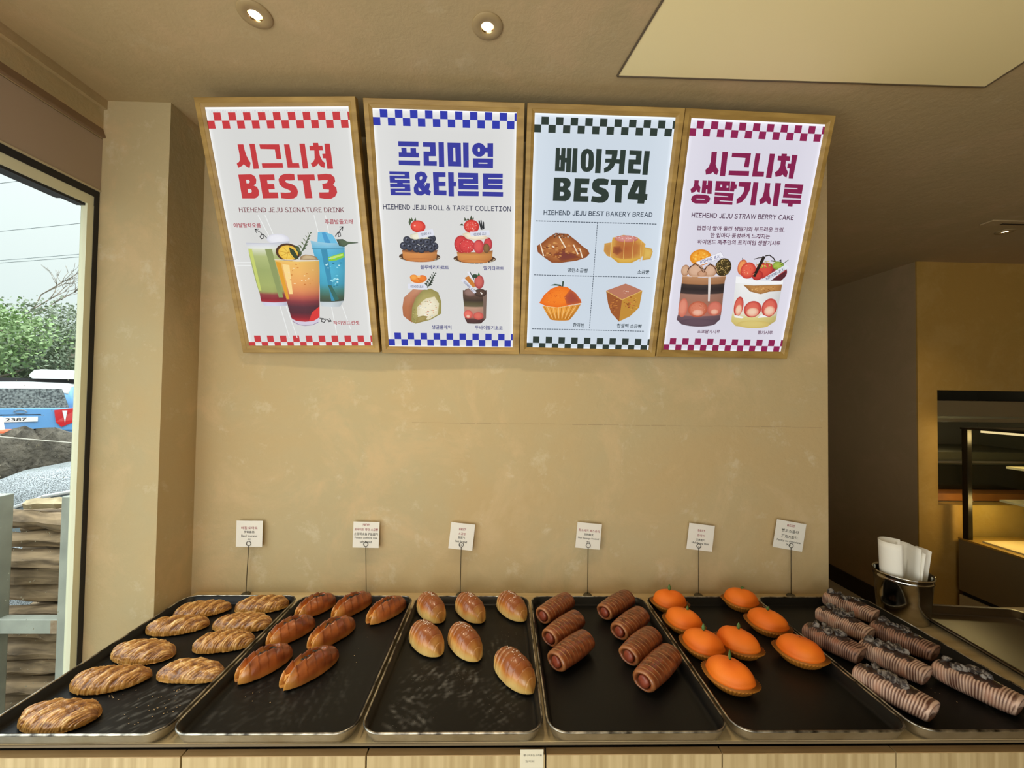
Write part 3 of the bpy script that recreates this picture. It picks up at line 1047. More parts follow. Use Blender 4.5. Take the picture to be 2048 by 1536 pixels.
T4 = [(0.190, -0.194, 0.150, 46), (0.200, -0.312, 0.155, 46), (0.206, -0.418, 0.152, 44), (0.403, -0.173, 0.155, 42), (0.418, -0.283, 0.148, 43), (0.412, -0.397, 0.150, 43), (0.426, -0.489, 0.168, 43)]
L4 = ['sausage roll at the back of the left column of three', 'sausage roll in the middle of the left column of three', 'sausage roll at the front of the left column of three',
      'sausage roll at the back of the right column of four', 'sausage roll second from the back in the right column of four', 'sausage roll third from the back in the right column of four',
      'sausage roll nearest the front, in the right column of four']
for i, (x, y, L, ang) in enumerate(T4):
    e = empty('sausage_roll', (x, y, FL), math.radians(ang))
    tag(e, L4[i], 'pastry', 'sausage rolls on the fourth tray')
    X, Y, Z, C, (W, H) = sausage_roll(L, 61 + 3 * i)
    grid_obj('pastry', X, Y, Z, C, M_GLAZE, e)
    rs = np.random.RandomState(170 + i)
    path = [(-L / 2 * 0.80, 0, H), (-L / 2 * 0.95, 0, H), (-L / 2 * 0.99, 0.0003, H), (-L / 2 * 1.015, 0.0006, H + 0.0004), (-L / 2 * 1.025, 0.0008, H + 0.0006)]
    MB().tube(path, [0.0155, 0.0155, 0.0138, 0.0095, 0.003], 16).build('sausage', M_SAUS, e, smooth=True)
    pts = []
    for k in range(60):
        u = -0.7 + 1.2 * rs.rand()
        w = 0.5 * rs.randn()
        rk_ = 0.80 + 0.24 * math.cos((u - 0.05) * 1.25) ** 0.8
        pts.append((L / 2 * u, W * rk_ * math.sin(w) * 0.98, H + H * 1.05 * rk_ * math.cos(w)))
    grains('herb_flakes', pts, 0.0015, M_HERB, e, i, 0.4)

T5 = [(0.597, -0.155, 0.118, -14), (0.592, -0.277, 0.118, -36), (0.596, -0.395, 0.120, -38), (0.602, -0.522, 0.124, -44), (0.704, -0.387, 0.122, -46), (0.860, -0.143, 0.116, -25), (0.862, -0.283, 0.122, -42), (0.860, -0.426, 0.122, -38)]
L5 = ['orange bun with a tall green leaf at the back left corner of its tray', 'orange bun second from the back in the left column', 'orange bun third from the back in the left column',
      'orange bun nearest the front of its tray, leaf standing at its top', 'orange bun in the middle of the tray, right of two others', 'orange bun at the back right, its leaf lying flat',
      'orange bun with a short leaf, second in the right column', 'orange bun without a leaf at the right rim, third in the right column']
LF = [(0.022, 0.002, 0), (0.014, 0.003, 0.012), (0.021, 0.003, 0.0), (0.026, 0.002, 0.0), (0.022, -0.002, 0), (0.018, 0, 0), (0.015, -0.003, 0), None]
for i, (x, y, L, ang) in enumerate(T5):
    a = math.radians(ang)
    e = empty('orange_bun', (x, y, FL), a)
    tag(e, L5[i], 'bun', 'orange buns on the fifth tray')
    zt = orange_bun(L, 81 + 3 * i, e)
    MB().lathe([(0.0001, zt + 0.0014), (0.0016, zt + 0.001), (0.0028, zt - 0.001)], 0, 0.004, 10).build('stem', mat('dark_stem', hx('2E2412'), 0.7), e)
    if LF[i]:
        h, lean, dx = LF[i]
        leaf(e, dx, 0.004, zt - 0.0012, h, lean, -a + (0.3 if i % 2 else -0.2), flat=(i == 5))

T6 = [(1.222, -0.180, 0.145, -62), (1.112, -0.282, 0.142, -66), (0.995, -0.378, 0.142, -62), (1.222, -0.366, 0.146, -66), (1.098, -0.460, 0.142, -64), (0.985, -0.574, 0.150, -66), (1.217, -0.557, 0.150, -66)]
L6 = ['chocolate pastry at the back of its tray, nearest the steel bucket', 'chocolate pastry behind the leftmost ones, second from the back', 'dark chocolate pastry against the left rim of its tray',
      'dark chocolate pastry by the right rim, in front of the steel bucket', 'chocolate pastry in the middle of the tray', 'chocolate pastry nearest the front at the left of its tray',
      'chocolate pastry alone at the front right of its tray']
for i, (x, y, L, ang) in enumerate(T6):
    e = empty('chocolate_pastry', (x, y, FL), math.radians(ang))
    tag(e, L6[i], 'pastry', 'chocolate pastries on the rightmost tray')
    X, Y, Z, C, (W, H) = choc_pastry(L, 101 + 3 * i)
    if i in (2, 3):
        C = C * np.array([0.62, 0.52, 0.48])
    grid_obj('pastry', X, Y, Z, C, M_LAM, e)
    rs = np.random.RandomState(210 + i)
    # chocolate spread: wavy-edged pad that hugs the crown
    us = np.linspace(-0.90, 0.58, 40)
    ws = np.linspace(-1, 1, 17)
    SX, SY, SZ = [], [], []
    for u in us:
        e1 = 0.020 + 0.006 * math.sin(u * 17 + i) + 0.003 * math.sin(u * 37 + 2 * i)
        e2 = 0.027 + 0.004 * math.sin(u * 13 + 1.7 * i) + 0.002 * math.sin(u * 41)
        endf = min(1.0, (u + 0.94) * 6, (0.62 - u) * 6) ** 0.5
        row = []
        for w in ws:
            yy = (w * (e1 if w < 0 else e2) + 0.002) * endf
            k = 1 - min(1.0, abs(yy) / (W * (0.80 + 0.20 * math.cos(u * 1.25)))) ** 2.4
            zz = H + H * (0.80 + 0.20 * math.cos(u * 1.25)) * 1.0 * max(k, 0.0) ** 0.42 + 0.0034 * (1 - abs(w) ** 4) * endf + 0.0012 * math.sin(u * 23 + w * 3 + i) * (1 - abs(w))
            row.append((L / 2 * u, yy, zz))
        SX.append([p[0] for p in row]); SY.append([p[1] for p in row]); SZ.append([p[2] for p in row])
    so = grid_obj('chocolate_spread', np.array(SX), np.array(SY), np.array(SZ), None, M_CHOC, e, wrap=False)
    sm = so.modifiers.new('thick', 'SOLIDIFY')
    sm.thickness = 0.0025
    sm.offset = -1
    for k in range(9):
        u = -0.74 + 1.04 * (k + 1.3 * rs.rand()) / 9
        yy = 0.004 + 0.0135 * (rs.rand() - 0.5) * 2
        s = 0.0060 + 0.0085 * rs.rand() ** 1.5
        cb = MB()
        vs = []
        for th, n_ in ((0.45, 5), (1.25, 7), (2.0, 6)):
            for q in range(n_):
                ph = 2 * PI * q / n_ + th
                rr_ = s * (0.7 + 0.5 * rs.rand())
                vs.append((rr_ * math.sin(th) * math.cos(ph) * 1.2, rr_ * math.sin(th) * math.sin(ph), rr_ * math.cos(th) * (0.7 + 0.4 * rs.rand())))
        import bmesh
        bm = bmesh.new()
        for p in vs:
            bm.verts.new(p)
        bmesh.ops.convex_hull(bm, input=bm.verts[:])
        me = bpy.data.meshes.new('biscuit_chunk')
        bm.to_mesh(me)
        bm.free()
        me.materials.append(M_CHUNK)
        c = bpy.data.objects.new('biscuit_chunk', me)
        COL.objects.link(c)
        c.parent = e
        c.location = (L / 2 * u, yy, H + H * (0.80 + 0.20 * math.cos(u * 1.25)) + 0.0030 + 0.0025 * rs.rand())
        c.rotation_euler = (rs.rand() * 2.5, rs.rand() * 2.5, rs.rand() * 6)

# crumbs left on the tray floors
def crumbs(label, pts, seed, size, m):
    r = random.Random(seed)
    ps = []
    for (x, y, sx, sy, n) in pts:
        for k in range(n):
            ps.append((x + sx * r.gauss(0, 0.5), y + sy * r.gauss(0, 0.5), FL + 0.0007))
    o = grains('bread_crumbs', ps, size, m, None, seed, 0.4)
    tag(o, label, 'crumbs', kind='stuff')
M_CRUMB = mat('crumb', hx('C8A878'), 0.7)
crumbs('pale crumbs scattered on the empty front of the leftmost tray', [(-0.80, -0.58, 0.07, 0.05, 30), (-0.95, -0.55, 0.03, 0.01, 8), (-0.80, -0.53, 0.06, 0.01, 8)], 3, 0.0014, M_CRUMB)
crumbs('few pale crumbs on the front half of the second tray', [(-0.60, -0.55, 0.06, 0.05, 6), (-0.42, -0.38, 0.05, 0.06, 4)], 4, 0.0014, M_CRUMB)
crumbs('salt and flour specks on the tray of salted rolls', [(-0.20, -0.49, 0.04, 0.03, 26), (-0.10, -0.49, 0.04, 0.03, 26), (-0.20, -0.62, 0.05, 0.04, 16), (0.0, -0.58, 0.05, 0.03, 14), (0.03, -0.28, 0.04, 0.03, 12)], 5, 0.0008, mat('flour_speck', hx('8A8478'), 0.8))
crumbs('dark crumbs and icing specks on the tray of chocolate pastries', [(1.14, -0.55, 0.02, 0.03, 5), (1.24, -0.66, 0.03, 0.01, 4)], 6, 0.0013, M_CRUMB)
# ------------------------------------------------------------------ printed artwork of the signs (millimetres on each sheet)
ART=[
[
('heading',[
('P','C23A3E',[-148.2,699.4,-128.7,699.3,-127.9,683.7,-125.3,667.6,-120,653.4,-114.9,644.2,-120.6,629.3,-127.7,630.6,-134.7,636.2,-139.2,640.3,-145.2,635.2,-158.9,629.5,-162.1,642.4,-153.1,647.5,-148.7,654.6,-147.5,667.7,-147.9,685.8]),
('P','C23A3E',[-108.8,700.6,-90.8,700.5,-89.5,626.3,-108.4,625.8]),
('P','C23A3E',[-75.9,699,-9.8,698.7,-9.2,654.9,-26.2,655,-27,684.2,-74.8,685.5]),
('P','C23A3E',[-77.8,643,-7.7,643.1,-7.1,628.8,-78.1,628.7]),
('P','C23A3E',[5.9,698.6,24,698.5,25.4,643,47,642.9,47.8,628.6,7.1,628.8]),
('P','C23A3E',[57.4,700.4,75.4,700.3,76.5,626,58.1,625.7]),
('P','C23A3E',[102.3,702.5,119.9,702.4,120.3,694.1,132.7,694,133.5,680,119.5,680.1,120.7,664.4,126.7,650.2,134.8,642.5,131,628.2,121.7,630.3,115.2,636,111.8,641.2,106.4,635.1,92.3,629,86.7,641.3,96.7,647.3,102.1,656.4,104.1,680.2,89,680.3,89.3,693.6,102.9,693.8]),
('P','C23A3E',[140.2,700,158.2,699.9,159.9,625.2,140.4,624.7,138.9,656.3,129.9,656.7,129,670,139.6,670.4]),
('P','C23A3E',[-163.6,608.9,-120.1,610,-109.5,605.2,-104.7,593.7,-108.1,581.2,-117.3,575.4,-106.6,570.7,-101.9,558.1,-104.2,545.4,-115.1,536.9,-122.4,535.2,-164,535.4]),
('P','C23A3E',[-93.2,608.6,-42,609,-42.3,591.4,-68.7,591.1,-68.7,580,-47,579.9,-47,563.8,-68.4,563.2,-68.2,553.7,-38.7,553.6,-39.4,535.6,-92.5,535.1]),
('P','C23A3E',[26.5,609.3,25.3,591.1,7.8,590.1,-4.7,591.2,-7.5,588.1,-4.7,583.9,15.2,578.6,27.8,570.2,31.3,555.4,25.7,541.7,13,534.7,-5.9,533.3,-29.4,535.5,-29.4,553.6,-12.1,552.4,4.3,553.4,6.1,557.6,0.8,560.8,-18.8,568.3,-28.7,578.8,-29.7,593.4,-22,604.8,-7.3,610.3,11.1,610.8]),
('P','C23A3E',[36.4,608,93.9,608.4,94.4,590.4,75.9,590.5,77.2,535.1,52.6,534.5,52.1,589.9,36,590]),
('P','C23A3E',[104.4,607.8,132.7,610.3,150.8,608.2,161.1,598.8,161.8,586.3,153.6,576.4,162.9,567.5,164.5,552.8,155.9,540.1,141.1,533.3,122.4,532.8,101.8,535.6,102.3,553,118.1,553,135.6,553.3,137.8,561.3,117.2,563.5,116.6,579.2,133.6,582.3,137.5,590.6,118.6,590.7,104.5,589.1]),
('P','DADAD8',[-140,592.8,-130.3,592.8,-127.8,587.6,-131.1,582.4,-140.3,582.4]),
('P','DADAD8',[-140.2,564.6,-128.6,564.5,-126.3,558.2,-129.6,552.9,-140.2,552.3]),
]),
('subheading',[
('T', 'HIEHEND JEJU SIGNATURE DRINK', '7A4048', [-182, 499.4, 181.1, 498], 15.9),
]),
('plastic_crease',[  # reflections of the plastic cover drawn as pale streaks on the sheet
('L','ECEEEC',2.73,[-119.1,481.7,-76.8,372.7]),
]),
('plastic_crease',[  # drawn reflection of the plastic cover
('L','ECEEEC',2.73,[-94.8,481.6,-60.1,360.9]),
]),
('plastic_crease',[  # drawn reflection of the plastic cover
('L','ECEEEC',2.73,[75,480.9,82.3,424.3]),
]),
('plastic_crease',[  # drawn reflection of the plastic cover
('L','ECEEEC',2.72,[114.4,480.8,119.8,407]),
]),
('plastic_crease',[  # drawn reflection of the plastic cover
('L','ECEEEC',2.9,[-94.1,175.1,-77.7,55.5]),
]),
('plastic_crease',[  # drawn reflection of the plastic cover
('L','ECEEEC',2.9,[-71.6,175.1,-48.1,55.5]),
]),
('plastic_crease',[  # drawn reflection of the plastic cover
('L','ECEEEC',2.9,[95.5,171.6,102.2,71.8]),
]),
('plastic_crease',[  # drawn reflection of the plastic cover
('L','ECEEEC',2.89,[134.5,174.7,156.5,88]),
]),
('plastic_crease',[  # drawn reflection of the plastic cover
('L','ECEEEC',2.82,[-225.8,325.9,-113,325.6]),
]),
('plastic_crease',[  # drawn reflection of the plastic cover
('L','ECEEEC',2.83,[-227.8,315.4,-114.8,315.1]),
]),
('drink_picture',[
('E','ECECF2','D6D6E0',-62.4,403.2,40.1,18.2,0),
('G',['D4D6E0','E8EAE4','DDE0C8','B4BE7E','A0AC6C','A8B26C','A2A866','984848','8E3038','A82E3A','D8D4E4','D2D6E8'],[-178.2,391.1,-175.6,375.4,-175,373.6,-173.7,349.5,-170.7,301.8,-165.9,250.1,-162.2,226.9,-160.3,216,-160.5,200.4,-159.9,189.4,-158,187.9,-152.2,175.2],[-22.8,395.9,-27.6,377.8,-28.2,376.1,-33.4,349.1,-44.8,301.4,-55,249.8,-60,226.7,-61.8,215.8,-64.3,200.2,-66,189.3,-66.4,187.1,-68.4,174.4]),
('P','C6D070',[-173.2,371.6,-160.8,371.5,-152.3,228.4,-161.2,228.4]),
('P','8E9A62',[-114.3,371.4,-89.4,371.3,-76.6,203.4,-92.6,203.4]),
('L','C4C6D0',2.47,[-177.3,391.1,-98.8,388.8,-23.5,395.9]),
('P','6CBCDF',[81.1,426.6,107.2,427.1,131.9,417,143.6,395.3,152.2,370.6,56.3,370.9,75.2,395.5]),
('P','4E9CCC',[94.5,424.3,107,425.7,130.4,369.2,105.6,369.2]),
('G',['9CCCE0','62B8DA','4AACD0','52B4D2','48A4C0','4C8A84','4C6450','444E42','C8D2D6','D0D8DC'],[51,398.5,54.7,370.9,59.2,337,67.5,295.1,63.5,252.6,61.8,231.1,58.4,206.2,56,189,56.4,187.4,58.1,171.7],[170,389.4,168.3,370.5,165.2,336.7,160.2,294.9,154.1,252.4,150.9,230.9,147.2,206,143.6,192,142.8,190.4,127.4,170]),
('P','86C83C',[88.8,336.9,118.1,346.3,163.2,358.8,164.4,343.2,135,332.3,93.9,328]),
('P','C4E070',[111.4,342.8,159.6,354.4,160.4,348.5,116.7,335.3]),
('P','3C8EB0',[83.9,369.3,105.6,369.2,110.7,190.5,97.9,190.5]),
('P','3A6A60',[92.5,246.4,105.2,246.4,127.5,196.7,110.7,190.5]),
('S',26,['9CE0EC','C4EEF2','2E7A90','6CC8E0'],123.7,292,31.4,57.8,6.29),
('L','3A7C98',1.86,[51.8,372.3,168.3,370.5]),
('F','5C6C54','384438',[142.3,402.6,165.5,403.3,179.9,395.2,218,391.6,217.8,389.9,185.1,387.1,167,377.2,150.4,380.8]),
('E','5A3A26','4A2E20',-34.2,359.4,43.5,30.4,0),
('E','F2CE58','E8B840',-33.8,358.5,34.8,25,0),
('L','C08828',1.24,[-33.8,358.5,-2.5,353.9]),
('L','C08828',1.24,[-33.8,358.5,-18.7,339.3]),
('L','C08828',1.24,[-33.8,358.5,-43.9,336]),
('L','C08828',1.24,[-33.8,358.5,-63.1,345.9]),
('L','C08828',1.24,[-33.8,358.5,-65,363.2]),
('L','C08828',1.24,[-33.8,358.5,-48.7,377.6]),
('L','C08828',1.24,[-33.8,358.5,-23.7,380.9]),
('L','C08828',1.24,[-33.8,358.5,-4.6,371.1]),
('P','38452E',[-28,377,-12.4,368.1,-5.1,354.9,1.3,335.7,-15.2,340.2,-26.4,357.9]),
('P','465434',[-8.3,384.2,7.8,378.3,14.2,354.8,9.1,346,-3.3,366.6]),
('L','5C6C48',2.49,[10.4,354.9,30.3,384.1,50,417.3]),
('P','62704E',[10.9,357.8,-3.7,374,6.9,372.5]),
('P','55634A',[10.9,357.8,35.2,375.3,23.3,378.3]),
('P','62704E',[18.8,369.8,5.9,384.8,15.2,382.8]),
('P','55634A',[18.8,369.8,40.4,385.3,29.8,387.9]),
('P','62704E',[26.6,381.8,15.5,395.5,23.5,393.1]),
('P','55634A',[26.6,381.8,45.5,395.3,36.2,397.6]),
('P','62704E',[34.5,393.6,25,406.2,31.8,403.3]),
('P','55634A',[34.5,393.6,50.6,405.2,42.7,407.2]),
('P','62704E',[42.2,405.5,34.5,416.9,40,413.5]),
('P','55634A',[42.2,405.5,55.7,415.1,49.1,416.7]),
('P','62704E',[50,417.3,43.9,427.5,48.2,423.7]),
('P','55634A',[50,417.3,60.8,425,55.4,426.3]),
('F','D0B890','8A6A48',[9.1,346,25.6,351.9,44,350.3,62,345.9,71.3,334,4.1,333.6]),
('G',['F0C870','F0BE68','F0B868','ECA862','E08E5C','C06050','8C3E44','5C343E','5A2E38','8C2A34','C8363A'],[-84.7,335,-84.2,325.5,-80.4,295.5,-75.4,259,-70.9,228.3,-68.1,206.5,-65.8,190.8,-64,171.9,-61.1,149.7,-59,132.1,-51.8,115.9],[73.1,331.6,72.6,325.1,69.4,295.1,64.3,258.7,60.1,228,57.1,206.2,54.9,190.6,52.3,171.7,49.3,149.5,46.2,131.9,32.9,115.8]),
('P','E0A030',[-83.6,328.5,-66,325.4,-55.2,197.1,-64.8,197.1]),
('P','F8D890',[-60.7,319.5,-36.1,316.4,-39.4,215.8,-52.2,215.8]),
('P','D83A38',[21.4,149.5,52.3,171.7,46.6,130.3,32.9,115.8,3.3,113.6]),
('S',20,['F8D8A0','D08840','FAE0B0','C87838'],2.8,283.2,53.6,39.8,5.05),
('P','D2CADA',[-58.2,127.2,-41.7,118.2,-9.6,114.9,23.4,118.1,47.5,131.9,40.6,112.6,14.6,101.9,-15.1,99.7,-43.5,106.2]),
('L','8C7C98',1.96,[-55.1,115.9,-34,104.6,-11.7,100.7,18.2,103.9,39.1,113.5]),
('L','E8DCC8',2.5,[-85.7,335,72.5,331.6]),
]),
('arrow',[
('L','26262A',2.46,[-100.2,407.1,-109.1,417.8,-117.6,418.7,-124,412.1,-120.7,404.8,-112.6,407.1,-112.5,416.3,-118.6,425,-135.9,436.5]),
('L','26262A',2.45,[-124.1,437,-137,437.1,-134,425]),
]),
('arrow',[
('L','26262A',2.46,[140.5,412.1,150.2,423.5,159.4,423.5,160,413.2,151.7,411.2,152.5,422.6,160,433.2,170.9,442.5]),
('L','26262A',2.44,[159.6,442.6,171.6,443.4,167.3,430.3]),
]),
('arrow',[
('L','26262A',2.6,[47,128.7,60.4,127,67.7,120.6,61.8,112.9,52.4,115.5,54.2,123.8,68.3,125.1,88.3,116.7]),
('L','26262A',2.6,[77.7,114.8,89,116.7,83.2,127]),
]),
('caption',[
('T', '애월말차오름', 'A83A48', [-209, 449.5, -114.4, 448.6], 15.1),
]),
('caption',[
('T', '푸른밤돌고래', 'A83A48', [110.9, 459.7, 207.3, 459.4], 15.4),
]),
('caption',[
('T', '하이엔드선셋', 'B04850', [95.7, 110.9, 192.4, 111.4], 15),
]),
],
[
('heading',[
('P','34389A',[-156.8,713,-89.9,713.3,-90.6,698.6,-157.3,698.2]),
('P','34389A',[-147.8,694.3,-130.9,694.3,-130.5,680.5,-117.7,680.4,-117.7,694,-99.1,694.2,-99.1,680.5,-89.8,680.3,-90.5,666.4,-157.4,666.5,-157,680.7,-147.3,680.5]),
('P','34389A',[-158.7,656.3,-87.5,656.8,-88.2,642,-158.9,642.4]),
('P','34389A',[-75.5,712.6,-34.3,712.4,-34.2,671.6,-57.6,671,-57.5,656.3,-31.7,656.5,-32.2,642.4,-75.9,642.2,-74.9,685.2,-53,685.4,-53,698.7,-75.7,698.5]),
('P','34389A',[-24.5,713.9,-6.4,714,-7.1,639.2,-25.2,640]),
('P','34389A',[5.2,713,49.4,713.3,49.7,642.7,5.5,642.5]),
('P','34389A',[56.9,714.3,75.1,714.4,75,639.9,56.8,639.9]),
('P','34389A',[138.1,714.7,156.9,715.2,157,673.7,138.6,673.7,138.6,686.7,128,686.9,128.1,701.6,138.1,701.8]),
('P','34389A',[89,668.3,157,669.1,156.7,640.1,89.2,639.8]),
('P','34389A',[-192.1,622.5,-124.9,622.7,-124.1,549.8,-192.4,548.9]),
('P','34389A',[-86.6,624.5,-72.6,621.2,-64.9,609.5,-69,596.5,-76.5,587.6,-70.8,581.2,-69.3,589.5,-56.9,589.2,-58.3,578.2,-61.8,569.4,-54.9,563,-59,550.8,-67.3,551.7,-75.5,555.9,-87.7,550.1,-102.1,550.9,-112.4,559.5,-112.8,573.7,-107.5,584.7,-100.1,591.4,-106.7,599.9,-107.4,610.7,-101,620.5]),
('P','34389A',[-46.1,623.7,-3.5,623.4,-3.9,609.2,-27,608.7,-27.5,594.8,-4.4,594.7,-4.8,581,-27.2,580.5,-27.2,567.8,-1.8,567.4,-2.3,552.4,-45.7,552.4]),
('P','34389A',[5,624.1,24,624.1,23.8,595.3,31.4,595.1,30.6,581.3,23.4,581.2,23.1,549.7,4.9,549.9]),
('P','34389A',[38.7,623.6,106.4,623.9,106.8,572.5,39.5,572.3]),
('P','34389A',[37,566.1,108.4,566.8,107.6,552.2,36.7,551.5]),
('P','34389A',[122.4,623.4,189.9,624.1,189.2,575,122.7,575]),
('P','34389A',[120.5,566.6,191.7,566.9,191.4,552.7,120.4,552.5]),
('E','34389A','34389A',109.5,694,22.8,20.9,0),
('P','D9D9D6',[23.9,698.5,30.4,698.7,31.4,657.1,23.8,657.4]),
('P','D9D9D6',[107.4,656,138.1,656.3,138.1,652.9,107.8,652.6]),
('P','D9D9D6',[-192.3,613,-141.4,613.4,-141.1,610.4,-192,609.6]),
('P','D9D9D6',[-174.7,601,-122.3,601.3,-122.5,597.9,-174.2,597.5]),
('P','D9D9D6',[-193.8,587.1,-167.8,587.3,-168,584.7,-193.5,584.5]),
('P','D9D9D6',[-148.9,587.3,-122.1,587.5,-122.2,584.4,-148.3,584.3]),
('P','D9D9D6',[-193.6,572.8,-143.2,573.9,-143.4,570.9,-193.1,569.8]),
('P','D9D9D6',[-175.4,561.4,-123,561.7,-123.1,559,-175.1,558.3]),
('P','D9D9D6',[-87.3,610.1,-82.6,609.1,-82.4,603.7,-88,596.5,-91.3,600.3,-91.3,606.8]),
('P','D9D9D6',[-96,576.3,-85.9,564.5,-89.5,563.3,-95.4,564.3,-97.6,569.7]),
('P','D9D9D6',[-76.6,585.4,-74.5,579,-79.1,583.2]),
('P','D9D9D6',[38.4,608.5,88.4,608.8,88.4,605.3,38.7,604.6]),
('P','D9D9D6',[55.9,590.6,107.4,590.5,107.4,587,56.1,586.7]),
('P','D9D9D6',[140.5,610,190.8,610.7,190.8,607.2,141,606.5]),
('P','D9D9D6',[140.5,592.5,190.5,592.8,190.5,589.3,141,589.1]),
('E','D9D9D6','D9D9D6',109.3,694,3.8,6.5,0),
]),
('subheading',[
('T', 'HIEHEND JEJU ROLL & TARET COLLETION', '343650', [-220.6, 511.7, 219.2, 513.8], 16.8),
]),
('dessert_picture',[
('E','6A4630','4A3222',-103.2,349.6,73.1,18.2,0),
('L','D8C4A0',2.01,[-33.5,348,-38.6,347.3]),
('L','D8C4A0',2.01,[-37.7,344,-43,343.3]),
('L','D8C4A0',2.01,[-45.7,340.4,-50.9,339.5]),
('L','D8C4A0',2.01,[-57.1,337.2,-61.9,336.3]),
('L','D8C4A0',2.01,[-71.2,334.7,-75.3,333.9]),
('L','D8C4A0',2.01,[-87.1,333,-90.3,332.2]),
('L','D8C4A0',2.01,[-104,332.2,-106,331.6]),
('L','D8C4A0',2.01,[-120.8,332.4,-121.6,332]),
('L','D8C4A0',2.01,[-136.6,333.5,-136.1,333.3]),
('L','D8C4A0',2.01,[-150.4,335.6,-148.7,335.5]),
('L','D8C4A0',2,[-161.5,338.3,-158.6,338.5]),
('L','D8C4A0',2,[-169.1,341.7,-165.2,342.1]),
('L','D8C4A0',2,[-172.9,345.5,-168.3,346.1]),
('G',['A86A3C','D89050','CC8448','B46C38'],[-164.8,370.4,-163.1,360.9,-162.1,344.4,-149.8,335],[-39.3,374,-41.4,363,-43.7,346.5,-57.8,336.6]),
('E','CC8448','B46C38',-103.7,338.5,50.3,6.6,0),
('E','7A4A30','8A5A38',-102.2,370.1,62.8,7.1,0),
('E','4C5060','22242E',-144.4,404.5,14.1,13.5,0),
('E','A8ACB8','4C5060',-147,408.3,2.8,2.2,0),
('E','1A1A22','30323C',-143.2,405.6,4.5,3.5,0),
('E','4C5060','22242E',-57.8,411.5,14.2,13.5,0),
('E','A8ACB8','4C5060',-60.5,415.3,2.8,2.1,0),
('E','1A1A22','30323C',-56.6,412.6,4.5,3.5,0),
('E','4C5060','22242E',-63.7,404.7,14.2,13.5,0),
('E','A8ACB8','4C5060',-66.4,408.4,2.8,2.2,0),
('E','1A1A22','30323C',-62.5,405.8,4.5,3.5,0),
('E','4C5060','22242E',-122.1,398.2,14.2,13.5,0),
('E','A8ACB8','4C5060',-124.8,402,2.8,2.2,0),
('E','1A1A22','30323C',-120.9,399.3,4.5,3.5,0),
('E','4C5060','22242E',-97.8,402.2,14.2,13.5,0),
('E','A8ACB8','4C5060',-100.5,405.9,2.8,2.2,0),
('E','1A1A22','30323C',-96.7,403.3,4.5,3.5,0),
('E','4C5060','22242E',-75.3,399.1,14.2,13.5,0),
('E','A8ACB8','4C5060',-78,402.8,2.8,2.2,0),
('E','1A1A22','30323C',-74.1,400.2,4.5,3.5,0),
('E','4C5060','22242E',-156.8,385.4,14.2,13.6,0),
('E','A8ACB8','4C5060',-159.4,389.2,2.8,2.2,0),
('E','1A1A22','30323C',-155.6,386.5,4.5,3.5,0),
('E','4C5060','22242E',-50.2,386,14.3,13.6,0),
('E','A8ACB8','4C5060',-52.9,389.8,2.8,2.2,0),
('E','1A1A22','30323C',-49,387.1,4.6,3.5,0),
('E','4C5060','22242E',-137.1,383.1,14.2,13.6,0),
('E','A8ACB8','4C5060',-139.7,386.8,2.8,2.2,0),
('E','1A1A22','30323C',-135.9,384.2,4.5,3.5,0),
('E','4C5060','22242E',-113.2,378.1,14.2,13.6,0),
('E','A8ACB8','4C5060',-115.9,381.9,2.8,2.2,0),
('E','1A1A22','30323C',-112,379.2,4.6,3.5,0),
('E','4C5060','22242E',-78.9,380.9,14.3,13.6,0),
('E','A8ACB8','4C5060',-81.6,384.7,2.8,2.2,0),
('E','1A1A22','30323C',-77.7,382,4.6,3.5,0),
('E','4C5060','22242E',-96.2,375.7,14.3,13.6,0),
('E','A8ACB8','4C5060',-98.9,379.4,2.8,2.2,0),
('E','1A1A22','30323C',-95.1,376.8,4.6,3.5,0),
('E','4C5060','22242E',-61.9,379,14.3,13.6,0),
('E','A8ACB8','4C5060',-64.6,382.8,2.9,2.2,0),
('E','1A1A22','30323C',-60.7,380.1,4.6,3.5,0),
('F','F2EED8','D2CCB0',[-133.5,422.2,-107.7,432,-74.5,416.6,-64.9,410.9,-94.6,410.9,-117.4,407.2,-131.3,411.5]),
('E','EA5848','C22A24',-104,450.6,26.1,19.6,0),
('E','F8C0B0','EA6858',-115.1,453,3.9,3.2,0),
('P','4E5E42',[-136.3,463.1,-131.9,477.6,-124.9,468.6,-131.9,452.7]),
('P','4E5E42',[-129.6,468.5,-124.3,479.6,-118.6,466.1]),
('P','4E5E42',[-118.4,468.7,-110.4,479.3,-109.2,469.4]),
('P','DDDFEA',[-106.9,431.5,-53.7,443.7,-48.9,421.9,-102.6,410.2]),
('T', 'HIEHEND JEJU', '40466A', [-96.2, 424.2, -59.9, 430.2], 7.5),
]),
('dessert_picture',[
('E','6A4630','4A3222',92.4,346.1,75.8,16.1,0),
('L','D8C4A0',2.03,[164.3,344.5,158.8,343.9]),
('L','D8C4A0',2.03,[160.1,341.1,154.5,340.3]),
('L','D8C4A0',2.03,[152,337.8,146.5,337.1]),
('L','D8C4A0',2.03,[140.4,335,135.4,334.2]),
('L','D8C4A0',2.03,[126,332.8,121.7,332]),
('L','D8C4A0',2.03,[109.6,331.3,106.4,330.6]),
('L','D8C4A0',2.03,[92.2,330.6,90.2,330]),
('L','D8C4A0',2.03,[74.9,330.7,74.2,330.2]),
('L','D8C4A0',2.03,[58.6,331.6,59.2,331.4]),
('L','D8C4A0',2.03,[44.2,333.4,46.2,333.3]),
('L','D8C4A0',2.02,[32.7,335.8,35.9,335.9]),
('L','D8C4A0',2.02,[24.7,338.7,28.9,339]),
('L','D8C4A0',2.02,[20.6,342,25.6,342.5]),
